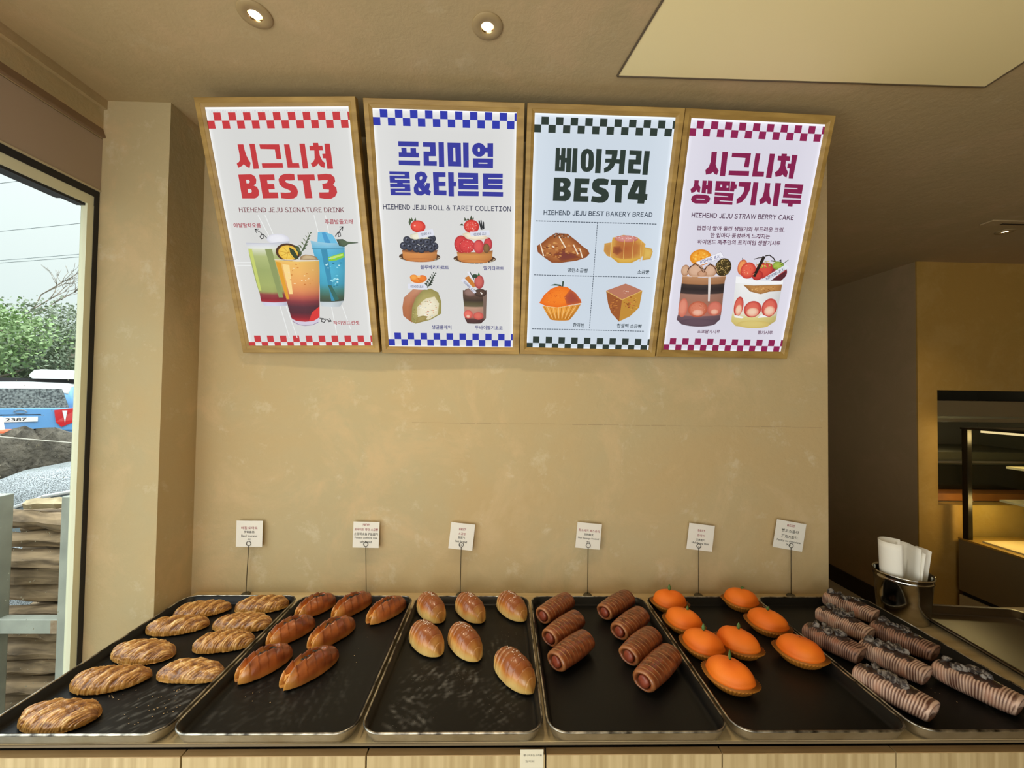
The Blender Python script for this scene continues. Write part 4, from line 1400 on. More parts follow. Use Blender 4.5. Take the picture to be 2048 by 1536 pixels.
('G',['A86A3C','D89450','D08A4A','B87038'],[28.8,369.2,30.3,360.2,32.2,343.7,45.9,334.2],[157.1,376.2,155.5,362.4,153.8,347.2,138.7,335.8]),
('E','D08A4A','B87038',92.3,337.8,49.3,6.1,0),
('E','D84444','B02C30',45.6,394.6,25.2,29.3,0),
('E','DC4848','BC3034',65.5,389.5,28.1,23.4,0),
('E','E05C58','B83840',107.7,387.6,19,23.4,0),
('E','D84C50','A02E38',140.1,396.3,14.9,22.8,0),
('E','8C6A40','6A4A30',134.4,382.6,11.5,16.4,0),
('E','E05C58','B83840',105.7,387.5,17.8,22.4,0),
('S',50,['F0A090','F8D0C0','B02428'],61.2,389.4,34.4,21.8,2.01),
('F','F4EAD2','DCC8A8',[47.7,429.1,79,437.7,127.3,428.5,140.1,415.3,95.8,409.1,63.1,414.6]),
('E','E04A40','BC2A28',82.1,454.3,27.2,21.8,0),
('S',40,['F4B0A0','F8D8C8'],82,452.9,21.2,16.5,1.98),
('P','3E4A34',[56.9,472.3,58.5,484.1,66.8,473.8]),
('P','3E4A34',[65.4,473.7,69.7,481.7,75.2,474.7]),
('P','3E4A34',[75.3,475.3,81.9,491.1,85.1,476]),
('P','3E4A34',[82.3,475.4,89.5,487.3,90.8,476.9]),
('P','3E4A34',[55.2,456.4,39.7,457.4,49.7,464.2]),
('P','2A2C30',[106.2,473.2,110.5,474.7,120.2,444.4,114.6,444.3]),
('P','2A2C30',[113.3,474.7,117.5,475.6,121.7,449.7,117.4,447]),
('P','2A2C30',[121.8,473.6,126,468.4,127.4,447.2,120.2,444.4]),
('P','DDDFEA',[76.2,436.1,143,443.5,147.8,427.5,79.4,420.9]),
('T', 'HIEHEND JEJU', '40466A', [87.4, 427.7, 133, 431.8], 8),
]),
('dessert_picture',[
('G',['C89070','C08060','B8744E','B06C48'],[-131.9,237.6,-167.4,205.9,-174.5,170.7,-173.3,141.1],[-94,235.3,-118.6,212.4,-136.6,177.1,-142.8,116.1]),
('P','B06C48',[-173.2,142.6,-142.7,117.6,-129.5,112.4,-161.4,129.4]),
('F','B4A868','948A50',[-97,234.7,-67.5,239.7,-41.5,226.6,-31.4,193.3,-32.8,150.4,-71.9,127.5,-129.5,111.8,-144.6,120.6,-139,171.2,-124.1,206.5]),
('F','EEE6CC','DCD2B0',[-86.6,204.1,-55.3,211.9,-39.9,187.3,-45.8,147.3,-80.9,126.8,-122.4,134.4,-120.6,171.5,-103.3,192.2]),
('S',40,['C8CDC8','F4EEDC','D8A080','C87050','B8B090'],-82.3,166.1,32.7,32.6,4.76),
('F','A8985C','948048',[-129.5,111.8,-122.4,135.9,-101.2,142.1,-83.4,139.3,-93,124.3]),
('S',30,['C4B878','8C8048','A89C5C'],-131,141.7,11.9,23.9,2.98),
('E','F4F0E8','E4DCCC',-111.8,260.8,24.8,12.8,0),
('E','F08C30','D86C20',-112.7,271.3,26.8,12.8,0),
('E','F4A84C','E07C28',-126.9,278.1,14.5,10.2,0),
('E','EE8434','D86820',-96.6,275.8,16,11.3,0),
('E','F8C888','F0A040',-109.4,281.2,6.4,4,0),
('P','DDDFEA',[-150.5,255.6,-82.7,259.5,-79.9,235.5,-151.5,237.9]),
('T', 'HIEHEND JEJU', '40466A', [-140.2, 246.6, -95, 245.9], 8),
('L','3A4434',2.34,[-80.5,243.2,-52.3,292]),
('P','3E4A3C',[-78.9,246.1,-90.1,257.4,-80.6,261.8]),
('P','343E34',[-78.9,246.1,-62.5,253.5,-69.5,260.6]),
('P','3E4A3C',[-73.7,255.1,-83.8,265.2,-75.5,269.2]),
('P','343E34',[-73.7,255.1,-59,261.7,-65.3,268]),
('P','3E4A3C',[-68.6,264,-77.5,272.9,-70.4,276.5]),
('P','343E34',[-68.6,264,-55.5,269.9,-61.1,275.5]),
('P','3E4A3C',[-63.5,272.9,-71.3,280.7,-65.4,283.8]),
('P','343E34',[-63.5,272.9,-52.1,278,-57,282.9]),
('P','3E4A3C',[-58.3,281.8,-65.1,288.4,-60.3,291]),
('P','343E34',[-58.3,281.8,-48.6,286.1,-52.8,290.3]),
('P','3E4A3C',[-53.2,290.6,-58.8,296.1,-55.3,298.3]),
('P','343E34',[-53.2,290.6,-45.1,294.2,-48.6,297.7]),
]),
('dessert_picture',[
('G',['6E5A50','5C463A','44362E','5A5038','6A6048','C09880','B88474','B07060','5A3A38','4A3432'],[48,236.6,48.2,214.8,49.4,200.3,50.7,191.5,51.4,179.7,51.9,175.3,52.2,156,53.1,138.1,54.2,132.2,63,115.7],[135.1,237.9,135.1,216.1,134.5,201.5,134.2,192.7,133.9,180.9,133.6,176.4,133.2,157.1,132.6,142.2,131.4,133.2,114.4,116.3]),
('E','E87868','C84C48',66.5,148.8,16.8,15.5,0),
('E','DC7060','C04C48',104,143.3,18.7,13.8,0),
('E','F0C8B0','E08070',66.4,141.3,7.5,6,0),
('P','7A6458',[120.9,233.3,135.1,233.5,132.6,136.2,123.5,130]),
('E','98786E','6A5048',75,228.3,23.7,15.1,0),
('E','5A4438','3A2C28',112,227.4,22.2,14.5,0),
('P','C87C34',[55.1,279.6,69.9,287.5,98.8,251.7,85.5,245.8]),
('P','E4E6EE',[64.2,299.6,71,302.5,88.2,278.7,82.3,275.8]),
('P','2A3230',[73,301.1,75.9,301.7,90.2,275.9,87.3,274.4]),
('E','D06A60','A03C40',107.8,266.2,17.6,24.6,0),
('E','344E38','26382A',92.4,286.7,10.5,6.8,0),
('P','3C6A40',[100.6,286,106.5,300.2,110.9,290.4]),
('P','DDDFEA',[41.3,271.7,52.2,278.7,97.8,229.5,89.7,224.8]),
('T', 'HIEHEND JEJU', '40466A', [52.9, 266.8, 88.3, 232.8], 7.4),
('P','EDE4DC',[110.5,228.8,114.4,230.9,120.3,224.6,117.3,221.7]),
]),
('caption',[
('T', '블루베리타르트', '38387A', [-102, 314.4, -0.3, 314.5], 14),
]),
('caption',[
('T', '딸기타르트', '38387A', [124.1, 314.6, 197.1, 314.4], 14),
]),
('caption',[
('T', '생귤롤케익', '38387A', [-70, 99.8, 2.9, 99.5], 15.2),
]),
('caption',[
('T', '두바이딸기초코', '38387A', [91.6, 100, 194.9, 100], 15.2),
]),
],
[
('heading',[
('P','2E3A34',[-158.4,705.6,-125.7,705.6,-124.5,634.6,-158.1,634.6]),
('P','2E3A34',[-121.5,705.7,-104.9,705.8,-104.4,632.1,-120.8,632.4,-120.9,662,-127.6,662.4,-127.6,675.9,-120.5,676.1]),
('P','2E3A34',[-100.8,705.9,-85.2,706,-83.7,631.9,-100.6,631.8]),
('P','2E3A34',[-52.6,705.8,-40.4,703.4,-31.8,695.3,-28.3,682.3,-26.6,656.1,-29.5,644.7,-38.4,636.9,-49.8,634.3,-61.6,637.2,-69.2,646.5,-72.1,658.7,-73.4,683,-70,696.1,-62.2,703.3]),
('P','2E3A34',[-21.5,706.3,-2.7,706.1,-2.1,632.2,-20.9,632.1]),
('P','2E3A34',[9.5,704.2,50.7,704.6,50.7,692,48.2,669.5,41.4,652.4,27.8,639.7,10.4,634.1,8.6,647.7,20.2,653.7,27.6,665.2,11.2,665.1,10.6,677.4,31.7,678,32,690,10.3,690.1]),
('P','2E3A34',[59.8,705.6,78.5,705.8,78.3,631.4,60.7,631.6,59.7,663.2,45.6,663.8,47.5,676.6,60.1,676.9]),
('P','2E3A34',[90.3,705,132.5,704.5,133.4,662.8,109.4,662.7,110,648.9,135.1,647.7,134.5,634.4,91.3,634.4,90.4,677.2,114.6,677.3,114.4,690.8,91.3,691.3]),
('P','2E3A34',[141.7,704.7,160.1,704.7,160.2,631.3,141.8,631.2]),
('P','2E3A34',[-160.2,614.5,-120.2,615.2,-107.3,611.2,-101.3,600.8,-102.7,589.2,-111.7,580.3,-101.8,574.7,-97.8,562.2,-103.3,548.3,-115.7,541.1,-160.2,540.9]),
('P','2E3A34',[-88.9,614.2,-37.7,614.4,-38,596.7,-65.6,596,-65.7,585.4,-41.8,585.4,-42.7,569.1,-65.3,568.9,-65.5,559.1,-37.3,559.5,-36.8,541,-88.9,540.8]),
('P','2E3A34',[29.1,613.6,26.5,595.6,12.6,596.2,-0.1,595.8,-3,591.9,0.4,589.1,20.1,583.8,30.6,573.4,33.8,561.8,28.6,547.9,15.3,539.7,-1.8,538.8,-27.9,542.4,-25,560.2,-7.7,558.7,7.2,560.1,7.9,564,-2,567.6,-19.7,575,-27.4,585.4,-28,598.9,-22.6,610.6,-10.3,615.8,10.9,616.3]),
('P','2E3A34',[36.5,614.1,95.4,614.8,94.5,596.5,76.9,596.4,78.7,540.9,54.4,541.1,54.1,596.3,36.4,596.4]),
('P','2E3A34',[117,615.2,158.5,615.5,159.8,572,167.2,571.6,166.9,552,159.6,551.8,158.5,540.3,134.8,540.5,135,552.3,99,553.3,98.6,567.4]),
('P','D0D9E2',[-144.4,706.9,-139.9,707,-139.9,683,-143.9,682.9]),
('P','D0D9E2',[-143.9,668.9,-140.2,669,-139.9,647,-143.9,647.3]),
('P','D0D9E2',[-51.5,691.4,-47.2,689.3,-45.8,681.9,-45.6,651.9,-50,648.3,-53.6,651.6,-55.2,685.3]),
('P','D0D9E2',[-136.6,599.8,-128.7,599.1,-125.3,594.4,-128.1,587.6,-136.9,587.3]),
('P','D0D9E2',[-136.6,570.5,-126,570.2,-122.4,564.4,-125.3,558.5,-136.7,557.6]),
('P','D0D9E2',[134.4,596.6,134.9,572.3,124.1,573]),
]),
('subheading',[
('T', 'HIEHEND JEJU BEST BAKERY BREAD', '2C3A4A', [-190.5, 502.9, 191.8, 505.5], 16),
]),
('dashed_divider',[
('L','4A5460',2.73,[-215.8,474.7,-210.2,474.7]),
('L','4A5460',2.73,[-206.5,474.7,-200.9,474.7]),
('L','4A5460',2.73,[-197.2,474.7,-191.7,474.7]),
('L','4A5460',2.73,[-188,474.7,-182.4,474.7]),
('L','4A5460',2.73,[-178.7,474.7,-173.1,474.7]),
('L','4A5460',2.73,[-169.4,474.7,-163.8,474.8]),
('L','4A5460',2.73,[-160.1,474.8,-154.6,474.8]),
('L','4A5460',2.73,[-150.8,474.8,-145.3,474.8]),
('L','4A5460',2.74,[-141.6,474.8,-136,474.8]),
('L','4A5460',2.74,[-132.3,474.8,-126.7,474.8]),
('L','4A5460',2.74,[-123,474.8,-117.4,474.8]),
('L','4A5460',2.74,[-113.7,474.8,-108.1,474.8]),
('L','4A5460',2.74,[-104.4,474.8,-98.8,474.8]),
('L','4A5460',2.74,[-95.1,474.8,-89.5,474.8]),
('L','4A5460',2.74,[-85.8,474.8,-80.2,474.8]),
('L','4A5460',2.74,[-76.5,474.8,-70.9,474.8]),
('L','4A5460',2.74,[-67.2,474.9,-61.6,474.9]),
('L','4A5460',2.74,[-57.9,474.9,-52.3,474.9]),
('L','4A5460',2.74,[-48.6,474.9,-43,474.9]),
('L','4A5460',2.74,[-39.3,474.9,-33.7,474.9]),
('L','4A5460',2.74,[-30,474.9,-24.4,474.9]),
('L','4A5460',2.74,[-20.7,474.9,-15.1,474.9]),
('L','4A5460',2.74,[-11.3,474.9,-5.7,474.9]),
('L','4A5460',2.74,[-2,474.9,3.6,474.9]),
('L','4A5460',2.74,[7.3,474.9,12.9,474.9]),
('L','4A5460',2.74,[16.6,474.9,22.2,474.9]),
('L','4A5460',2.75,[25.9,474.9,31.5,475]),
('L','4A5460',2.75,[35.3,475,40.9,475]),
('L','4A5460',2.75,[44.6,475,50.2,475]),
('L','4A5460',2.75,[53.9,475,59.5,475]),
('L','4A5460',2.75,[63.3,475,68.9,475]),
('L','4A5460',2.75,[72.6,475,78.2,475]),
('L','4A5460',2.75,[81.9,475,87.6,475]),
('L','4A5460',2.75,[91.3,475,96.9,475]),
('L','4A5460',2.75,[100.6,475,106.2,475]),
('L','4A5460',2.75,[110,475,115.6,475]),
('L','4A5460',2.75,[119.3,475,124.9,475.1]),
('L','4A5460',2.75,[128.7,475.1,134.3,475.1]),
('L','4A5460',2.75,[138,475.1,143.6,475.1]),
('L','4A5460',2.75,[147.4,475.1,153,475.1]),
('L','4A5460',2.75,[156.7,475.1,162.4,475.1]),
('L','4A5460',2.75,[166.1,475.1,171.7,475.1]),
('L','4A5460',2.75,[175.5,475.1,181.1,475.1]),
('L','4A5460',2.75,[184.8,475.1,190.4,475.1]),
('L','4A5460',2.75,[194.2,475.1,199.8,475.1]),
('L','4A5460',2.76,[203.6,475.1,209.2,475.1]),
('L','4A5460',2.54,[-215.4,292,-209.8,292]),
('L','4A5460',2.54,[-206.1,292,-200.6,292]),
('L','4A5460',2.54,[-196.9,292,-191.3,292]),
('L','4A5460',2.54,[-187.6,292,-182.1,292]),
('L','4A5460',2.55,[-178.4,292,-172.8,292]),
('L','4A5460',2.55,[-169.1,292,-163.5,292]),
('L','4A5460',2.55,[-159.8,292,-154.3,292]),
('L','4A5460',2.55,[-150.6,292.1,-145,292.1]),
('L','4A5460',2.55,[-141.3,292.1,-135.7,292.1]),
('L','4A5460',2.55,[-132,292.1,-126.5,292.1]),
('L','4A5460',2.55,[-122.8,292.1,-117.2,292.1]),
('L','4A5460',2.55,[-113.5,292.1,-107.9,292.1]),
('L','4A5460',2.55,[-104.2,292.1,-98.6,292.1]),
('L','4A5460',2.55,[-94.9,292.1,-89.4,292.1]),
('L','4A5460',2.55,[-85.6,292.2,-80.1,292.2]),
('L','4A5460',2.55,[-76.4,292.2,-70.8,292.2]),
('L','4A5460',2.55,[-67.1,292.2,-61.5,292.2]),
('L','4A5460',2.55,[-57.8,292.2,-52.2,292.2]),
('L','4A5460',2.55,[-48.5,292.2,-42.9,292.2]),
('L','4A5460',2.55,[-39.2,292.2,-33.6,292.2]),
('L','4A5460',2.55,[-29.9,292.2,-24.3,292.2]),
('L','4A5460',2.55,[-20.6,292.3,-15,292.3]),
('L','4A5460',2.55,[-11.3,292.3,-5.7,292.3]),
('L','4A5460',2.55,[-2,292.3,3.6,292.3]),
('L','4A5460',2.56,[7.3,292.3,12.9,292.3]),
('L','4A5460',2.56,[16.6,292.3,22.2,292.3]),
('L','4A5460',2.56,[25.9,292.3,31.5,292.3]),
('L','4A5460',2.56,[35.2,292.3,40.8,292.3]),
('L','4A5460',2.56,[44.5,292.4,50.1,292.4]),
('L','4A5460',2.56,[53.8,292.4,59.4,292.4]),
('L','4A5460',2.56,[63.1,292.4,68.7,292.4]),
('L','4A5460',2.56,[72.5,292.4,78,292.4]),
('L','4A5460',2.56,[81.8,292.4,87.4,292.4]),
('L','4A5460',2.56,[91.1,292.4,96.7,292.4]),
('L','4A5460',2.56,[100.4,292.4,106,292.4]),
('L','4A5460',2.56,[109.7,292.5,115.3,292.5]),
('L','4A5460',2.56,[119.1,292.5,124.7,292.5]),
('L','4A5460',2.56,[128.4,292.5,134,292.5]),
('L','4A5460',2.56,[137.7,292.5,143.3,292.5]),
('L','4A5460',2.56,[147.1,292.5,152.7,292.5]),
('L','4A5460',2.56,[156.4,292.5,162,292.5]),
('L','4A5460',2.56,[165.8,292.5,171.4,292.5]),
('L','4A5460',2.56,[175.1,292.6,180.7,292.6]),
('L','4A5460',2.56,[184.4,292.6,190,292.6]),
('L','4A5460',2.57,[193.8,292.6,199.4,292.6]),
('L','4A5460',2.57,[203.1,292.6,208.7,292.6]),
('L','4A5460',2.64,[-215,96,-209.4,96]),
('L','4A5460',2.64,[-205.8,96,-200.2,96]),
('L','4A5460',2.64,[-196.5,96,-191,96]),
('L','4A5460',2.64,[-187.3,96,-181.8,96]),
('L','4A5460',2.64,[-178.1,96,-172.6,96]),
('L','4A5460',2.64,[-168.9,96,-163.4,96]),
('L','4A5460',2.64,[-159.7,96,-154.2,96.1]),
('L','4A5460',2.64,[-150.5,96.1,-145,96.1]),
('L','4A5460',2.64,[-141.3,96.1,-135.7,96.1]),
('L','4A5460',2.64,[-132,96.1,-126.5,96.1]),
('L','4A5460',2.64,[-122.8,96.1,-117.3,96.1]),
('L','4A5460',2.64,[-113.6,96.1,-108.1,96.1]),
('L','4A5460',2.64,[-104.4,96.1,-98.8,96.1]),
('L','4A5460',2.64,[-95.1,96.1,-89.6,96.1]),
('L','4A5460',2.64,[-85.9,96.1,-80.4,96.1]),
('L','4A5460',2.64,[-76.7,96.1,-71.1,96.1]),
('L','4A5460',2.64,[-67.4,96.1,-61.9,96.1]),
('L','4A5460',2.64,[-58.2,96.1,-52.7,96.1]),
('L','4A5460',2.64,[-49,96.1,-43.4,96.1]),
('L','4A5460',2.64,[-39.7,96.2,-34.2,96.2]),
('L','4A5460',2.65,[-30.5,96.2,-24.9,96.2]),
('L','4A5460',2.65,[-21.2,96.2,-15.7,96.2]),
('L','4A5460',2.65,[-12,96.2,-6.4,96.2]),
('L','4A5460',2.65,[-2.7,96.2,2.8,96.2]),
('L','4A5460',2.65,[6.5,96.2,12.1,96.2]),
('L','4A5460',2.65,[15.8,96.2,21.3,96.2]),
('L','4A5460',2.65,[25,96.2,30.6,96.2]),
('L','4A5460',2.65,[34.3,96.2,39.8,96.2]),
('L','4A5460',2.65,[43.5,96.2,49.1,96.2]),
('L','4A5460',2.65,[52.8,96.2,58.4,96.2]),
('L','4A5460',2.65,[62.1,96.2,67.6,96.2]),
('L','4A5460',2.65,[71.3,96.2,76.9,96.3]),
('L','4A5460',2.65,[80.6,96.3,86.2,96.3]),
('L','4A5460',2.65,[89.9,96.3,95.4,96.3]),
('L','4A5460',2.65,[99.2,96.3,104.7,96.3]),
('L','4A5460',2.65,[108.4,96.3,114,96.3]),
('L','4A5460',2.65,[117.7,96.3,123.3,96.3]),
('L','4A5460',2.65,[127,96.3,132.6,96.3]),
('L','4A5460',2.65,[136.3,96.3,141.8,96.3]),
('L','4A5460',2.65,[145.5,96.3,151.1,96.3]),
('L','4A5460',2.66,[154.8,96.3,160.4,96.3]),
('L','4A5460',2.66,[164.1,96.3,169.7,96.3]),
('L','4A5460',2.66,[173.4,96.3,179,96.3]),
('L','4A5460',2.66,[182.7,96.3,188.3,96.4]),
('L','4A5460',2.66,[192,96.4,197.6,96.4]),
('L','4A5460',2.66,[201.3,96.4,206.9,96.4]),
('L','4A5460',2.19,[0.7,474.7,0.7,470]),
('L','4A5460',2.2,[0.7,466.8,0.7,462]),
('L','4A5460',2.2,[0.7,458.8,0.7,454]),
('L','4A5460',2.2,[0.7,450.8,0.7,445.9]),
('L','4A5460',2.21,[0.7,442.7,0.7,437.9]),
('L','4A5460',2.21,[0.7,434.7,0.7,429.8]),
('L','4A5460',2.22,[0.7,426.6,0.7,421.7]),
('L','4A5460',2.22,[0.7,418.5,0.7,413.6]),
('L','4A5460',2.22,[0.7,410.3,0.7,405.4]),
('L','4A5460',2.23,[0.7,402.2,0.7,397.3]),
('L','4A5460',2.23,[0.7,394,0.7,389]),
('L','4A5460',2.23,[0.7,385.8,0.7,380.8]),
('L','4A5460',2.24,[0.7,377.5,0.7,372.6]),
('L','4A5460',2.24,[0.7,369.3,0.7,364.3]),
('L','4A5460',2.24,[0.7,361,0.7,356]),
('L','4A5460',2.25,[0.7,352.7,0.7,347.7]),
('L','4A5460',2.25,[0.7,344.3,0.7,339.3]),
('L','4A5460',2.25,[0.7,335.9,0.7,330.9]),
('L','4A5460',2.26,[0.7,327.6,0.7,322.5]),
('L','4A5460',2.26,[0.7,319.1,0.7,314.1]),
('L','4A5460',2.26,[0.7,310.7,0.7,305.6]),
('L','4A5460',2.27,[0.7,302.2,0.7,297.1]),
('L','4A5460',2.27,[0.7,293.7,0.7,288.6]),
('L','4A5460',2.27,[0.7,285.2,0.7,280.1]),
('L','4A5460',2.28,[0.7,276.6,0.7,271.5]),
('L','4A5460',2.28,[0.7,268.1,0.7,262.9]),
('L','4A5460',2.28,[0.7,259.5,0.7,254.3]),
('L','4A5460',2.29,[0.7,250.8,0.7,245.6]),
('L','4A5460',2.29,[0.7,242.2,0.7,237]),
('L','4A5460',2.3,[0.7,233.5,0.7,228.2]),
('L','4A5460',2.3,[0.7,224.8,0.7,219.5]),
('L','4A5460',2.3,[0.7,216,0.7,210.8]),
('L','4A5460',2.31,[0.7,207.2,0.7,202]),
('L','4A5460',2.31,[0.7,198.4,0.7,193.2]),
('L','4A5460',2.31,[0.7,189.6,0.7,184.3]),
('L','4A5460',2.32,[0.7,180.8,0.7,175.4]),
('L','4A5460',2.32,[0.7,171.9,0.7,166.5]),
('L','4A5460',2.32,[0.7,163,0.7,157.6]),
('L','4A5460',2.33,[0.7,154,0.7,148.7]),
('L','4A5460',2.33,[0.7,145.1,0.7,139.7]),
('L','4A5460',2.34,[0.7,136.1,0.7,130.7]),
('L','4A5460',2.34,[0.7,127,0.7,121.6]),
('L','4A5460',2.34,[0.7,118,0.7,112.5]),
('L','4A5460',2.35,[0.7,108.9,0.7,103.4]),
]),
('bread_picture',[
('F','B87440','8A4A26',[-210.2,391.6,-193.4,401.2,-172.1,420,-145.3,436.3,-103.8,434.7,-72,413.5,-45.5,393.2,-28.1,383,-20.1,370,-31.7,356.4,-64.6,344.9,-120.2,336,-154,335.9,-185.7,355.2,-205.9,370.6]),
('S',60,['C8884C','9A5428','A8683A','7A4028','D09858'],-122.6,378,66.9,29.1,7.8),
('F','7A3C34','8A4A2C',[-149.8,364.1,-117.2,380.8,-77.4,368.6,-54.1,355.8,-120.5,340.8]),
('S',26,['2E2A28','4A3A30','C8C4B8'],-125.5,427.7,30.4,7.8,3.87),
('L','F0E0C8',3.87,[-132.2,423.6,-108,388.9]),
('L','F0E0C8',3.88,[-197.4,397.2,-184.5,357.9]),
('L','F0E0C8',3.89,[-79.3,397.6,-61.9,367.6]),
('L','F0E0C8',3.9,[-56.1,385,-45.1,356.1]),
('L','F0E0C8',3.89,[-155.5,393,-148.3,387.9]),
]),
('bread_picture',[
('F','C08848','D0A050',[30.1,405.6,54.8,410.2,60.9,358.7,43.6,363.6,29.6,379.2]),
('F','DCB860','C89840',[173.4,397.4,200.6,392.8,206,382.3,200.6,356.9,171.5,352.1]),
('F','B06034','D8A850',[57.5,425.9,95.4,436,146.1,429.5,177.1,406.7,172.7,366.9,133,342.3,85.1,341.1,55,361.2,55.1,406.2]),
('F','8A4830','B06838',[63.1,395.9,87.9,399.2,100.9,381,79.8,367.2,62.2,374.7]),
('E','D49088','C07060',106.4,423.2,41.7,11.5,0),
('S',30,['F4E8E4','E0B0A8'],107.4,427.2,41.6,6.3,2.5),
('L','E0B868',1.95,[101.4,417.9,101,394.2,102.9,346.4]),
('L','E0B868',1.95,[133.4,418.7,133.1,395.1,135.3,347.2]),
('L','E0B868',1.95,[161.2,419.4,161,395.8,163.5,347.9]),
('L','E8C890',1.95,[54.9,408.8,55,361.2]),
('F','DCB050','C8983C',[57.8,361.3,103.5,354.4,170.5,361.5,133.1,341.8,85.1,340.6]),
]),
('bread_picture',[
('G',['E89838','F0A848','D88C30','C88028'],[-180.7,180.7,-171.3,165.2,-160.3,148.3,-148.8,132.7],[-39.1,191.7,-49.8,171,-63,150.6,-75.9,134.4]),
('L','B87020',2.31,[-173.8,179.6,-144.3,132.8]),
('L','F4C078',2.31,[-163.2,180.2,-139,132.9]),
('L','B87020',2.31,[-152.6,180.7,-133.6,133.1]),
('L','F4C078',2.31,[-141.9,181.3,-128.2,133.2]),
('L','B87020',2.31,[-131.3,181.9,-122.8,133.3]),
('L','F4C078',2.31,[-120.6,182.5,-117.5,133.4]),
('L','B87020',2.31,[-110,183.1,-112.1,133.6]),
('L','F4C078',2.31,[-99.3,183.6,-106.7,133.7]),
('L','B87020',2.31,[-88.7,184.2,-101.3,133.8]),
('L','F4C078',2.31,[-78,184.8,-95.9,133.9]),
('L','B87020',2.31,[-67.4,185.4,-90.5,134.1]),
('L','F4C078',2.31,[-56.7,186,-85.2,134.2]),
('L','B87020',2.31,[-46.1,186.5,-79.8,134.3]),
('E','C88028','C88028',-112.4,133.6,36.1,4.1,0),
('F','F48428','E86C1C',[-192.7,192.6,-176.8,221.6,-152.1,244.5,-124.1,254.9,-92.5,251.5,-62.7,232.8,-40.8,208.1,-36.6,196.9,-82.7,186.7,-125.6,178.3,-169.2,182.4]),
('F','A04838','C05C30',[-80.6,244.9,-56.6,227.3,-36.7,198.3,-65.6,189.9,-91.5,188.5,-101.8,216.4]),
('S',50,['F89440','E0661C','C85420'],-133.5,217.1,43,25.3,2.58),
('L','F0C080',2.02,[-179.3,182.1,-125.5,176.3,-82.6,184.4,-39.9,195.4]),
('P','2E4434',[-112.3,271.8,-106.9,271.9,-107.5,253.4,-112.6,253.3]),
('P','3E5846',[-157,256.1,-138.8,262,-118.7,259.7,-112,253.3,-132.7,256.1]),
]),
('bread_picture',[
('P','B87860',[50,242.5,84.7,255.8,119.2,269.1,150.4,258.8,183.5,245.7,147.7,229.4,112,211.1,78.7,227.8]),
('P','9C5A30',[50,242.5,78.7,227.8,112,211.1,108.1,131.4,76,162.5,61.3,196.3]),
('P','C08C3A',[112,211.1,147.7,229.4,183.5,245.7,178.6,184.9,147.2,151.2,108.1,131.4]),
('L','E0B868',2.29,[50.1,241.6,112,211.1,183.5,245.7]),
('S',30,['C8783C','A86428','D8A048','8A5028'],145.5,195.5,26.1,25.7,5.8),
('S',20,['B87038','8A4A28','C88440'],83.3,194,15.9,25.6,5.21),
('S',12,['F0D8C8','D8A898'],120.7,240,14.4,5.6,2.59),
]),
('caption',[
('T', '명란소금빵', '26363E', [-96.2, 311.7, -22, 310.9], 14.7),
]),
('caption',[
('T', '소금빵', '26363E', [158.4, 312.1, 201.1, 311.5], 14.8),
]),
('caption',[
('T', '한라번', '26363E', [-63.6, 115.3, -21, 114.5], 15.7),
]),
('caption',[
('T', '찹쌀떡 소금빵', '26363E', [102.3, 116.2, 195.7, 115.4], 15.8),
]),
],
[
('heading',[
('P','84224C',[-147.8,708,-129.1,708.8,-127.8,689.4,-127.5,671,-121.8,659.6,-113.9,651.8,-117.7,637.7,-126.5,639.7,-133.4,646.4,-139.8,640.4,-157.3,636.9,-161.3,651.7,-150.9,660.9,-146.9,677.2]),
('P','84224C',[-110.4,709.5,-90.6,710.2,-88.7,634.7,-107.7,634.5]),
('P','84224C',[-75.8,707.8,-9,708.8,-9.5,664.9,-27,665,-26,693.7,-75.5,694.8]),
('P','84224C',[-77.8,652.4,-5.6,653.7,-4.6,638.2,-77.3,638.4]),
('P','84224C',[6.8,709.2,23.9,709.4,23.7,653.8,47.7,653.7,48.9,637.8,6.8,636.8]),
('P','84224C',[56.8,710.2,75.3,710.4,77.4,634.6,57.4,635.3]),
('P','84224C',[98.9,711.8,117.9,712.1,118.3,705.2,130.9,704.9,132,690.4,118.7,690.4,119.6,675.5,126,664.1,133.2,655,131.2,638.9,122.7,640.9,115.2,647.3,109,642.3,91.6,638.9,86.2,652.8,97.2,660.7,101.6,674.9,100.6,689.9,88.5,690.6,87.5,704.9,99.2,704.9]),
('P','84224C',[136,709.7,156.5,709.8,155,635,139.2,635.4,136.2,666.8,127.3,667,126.8,682.3,138.3,682.3]),
('P','84224C',[-195.2,618.5,-178.8,618.4,-179.1,606.1,-170.3,597,-170.3,579.1,-178.6,581.2,-183.6,588.2,-187.9,580.9,-200.7,577.4,-205.1,589.8,-196.7,596,-194.4,607.9]),
('P','84224C',[-166.1,618.3,-151,618.4,-150.8,604.7,-146.2,604.4,-147.1,619,-130.6,618.4,-127.8,576.6,-143.9,577,-144.9,590.7,-149.8,591,-148.8,577.5,-164.3,578.2]),
('P','84224C',[-118.4,618.6,-67.5,619.5,-64.3,587.6,-117.2,587.4]),
('P','84224C',[-64.9,619.6,-49.3,619.2,-48.6,610.2,-41.8,609.8,-41.6,596.2,-48,596,-48.6,586.9,-64.2,587.3]),
('P','84224C',[-117,582.7,-48.2,581.7,-48,544.1,-115.2,544.3]),
('P','84224C',[-35.9,618.7,7.3,619.3,7.6,596,-2.4,569.3,-15.8,553.2,-33.3,547.7,-35.1,563.4,-22.1,573.5,-13.9,588.1,-13.8,602.9,-35.5,604.1]),
('P','84224C',[15.3,619.6,33.6,619.5,35.8,545.2,16.8,545.3]),
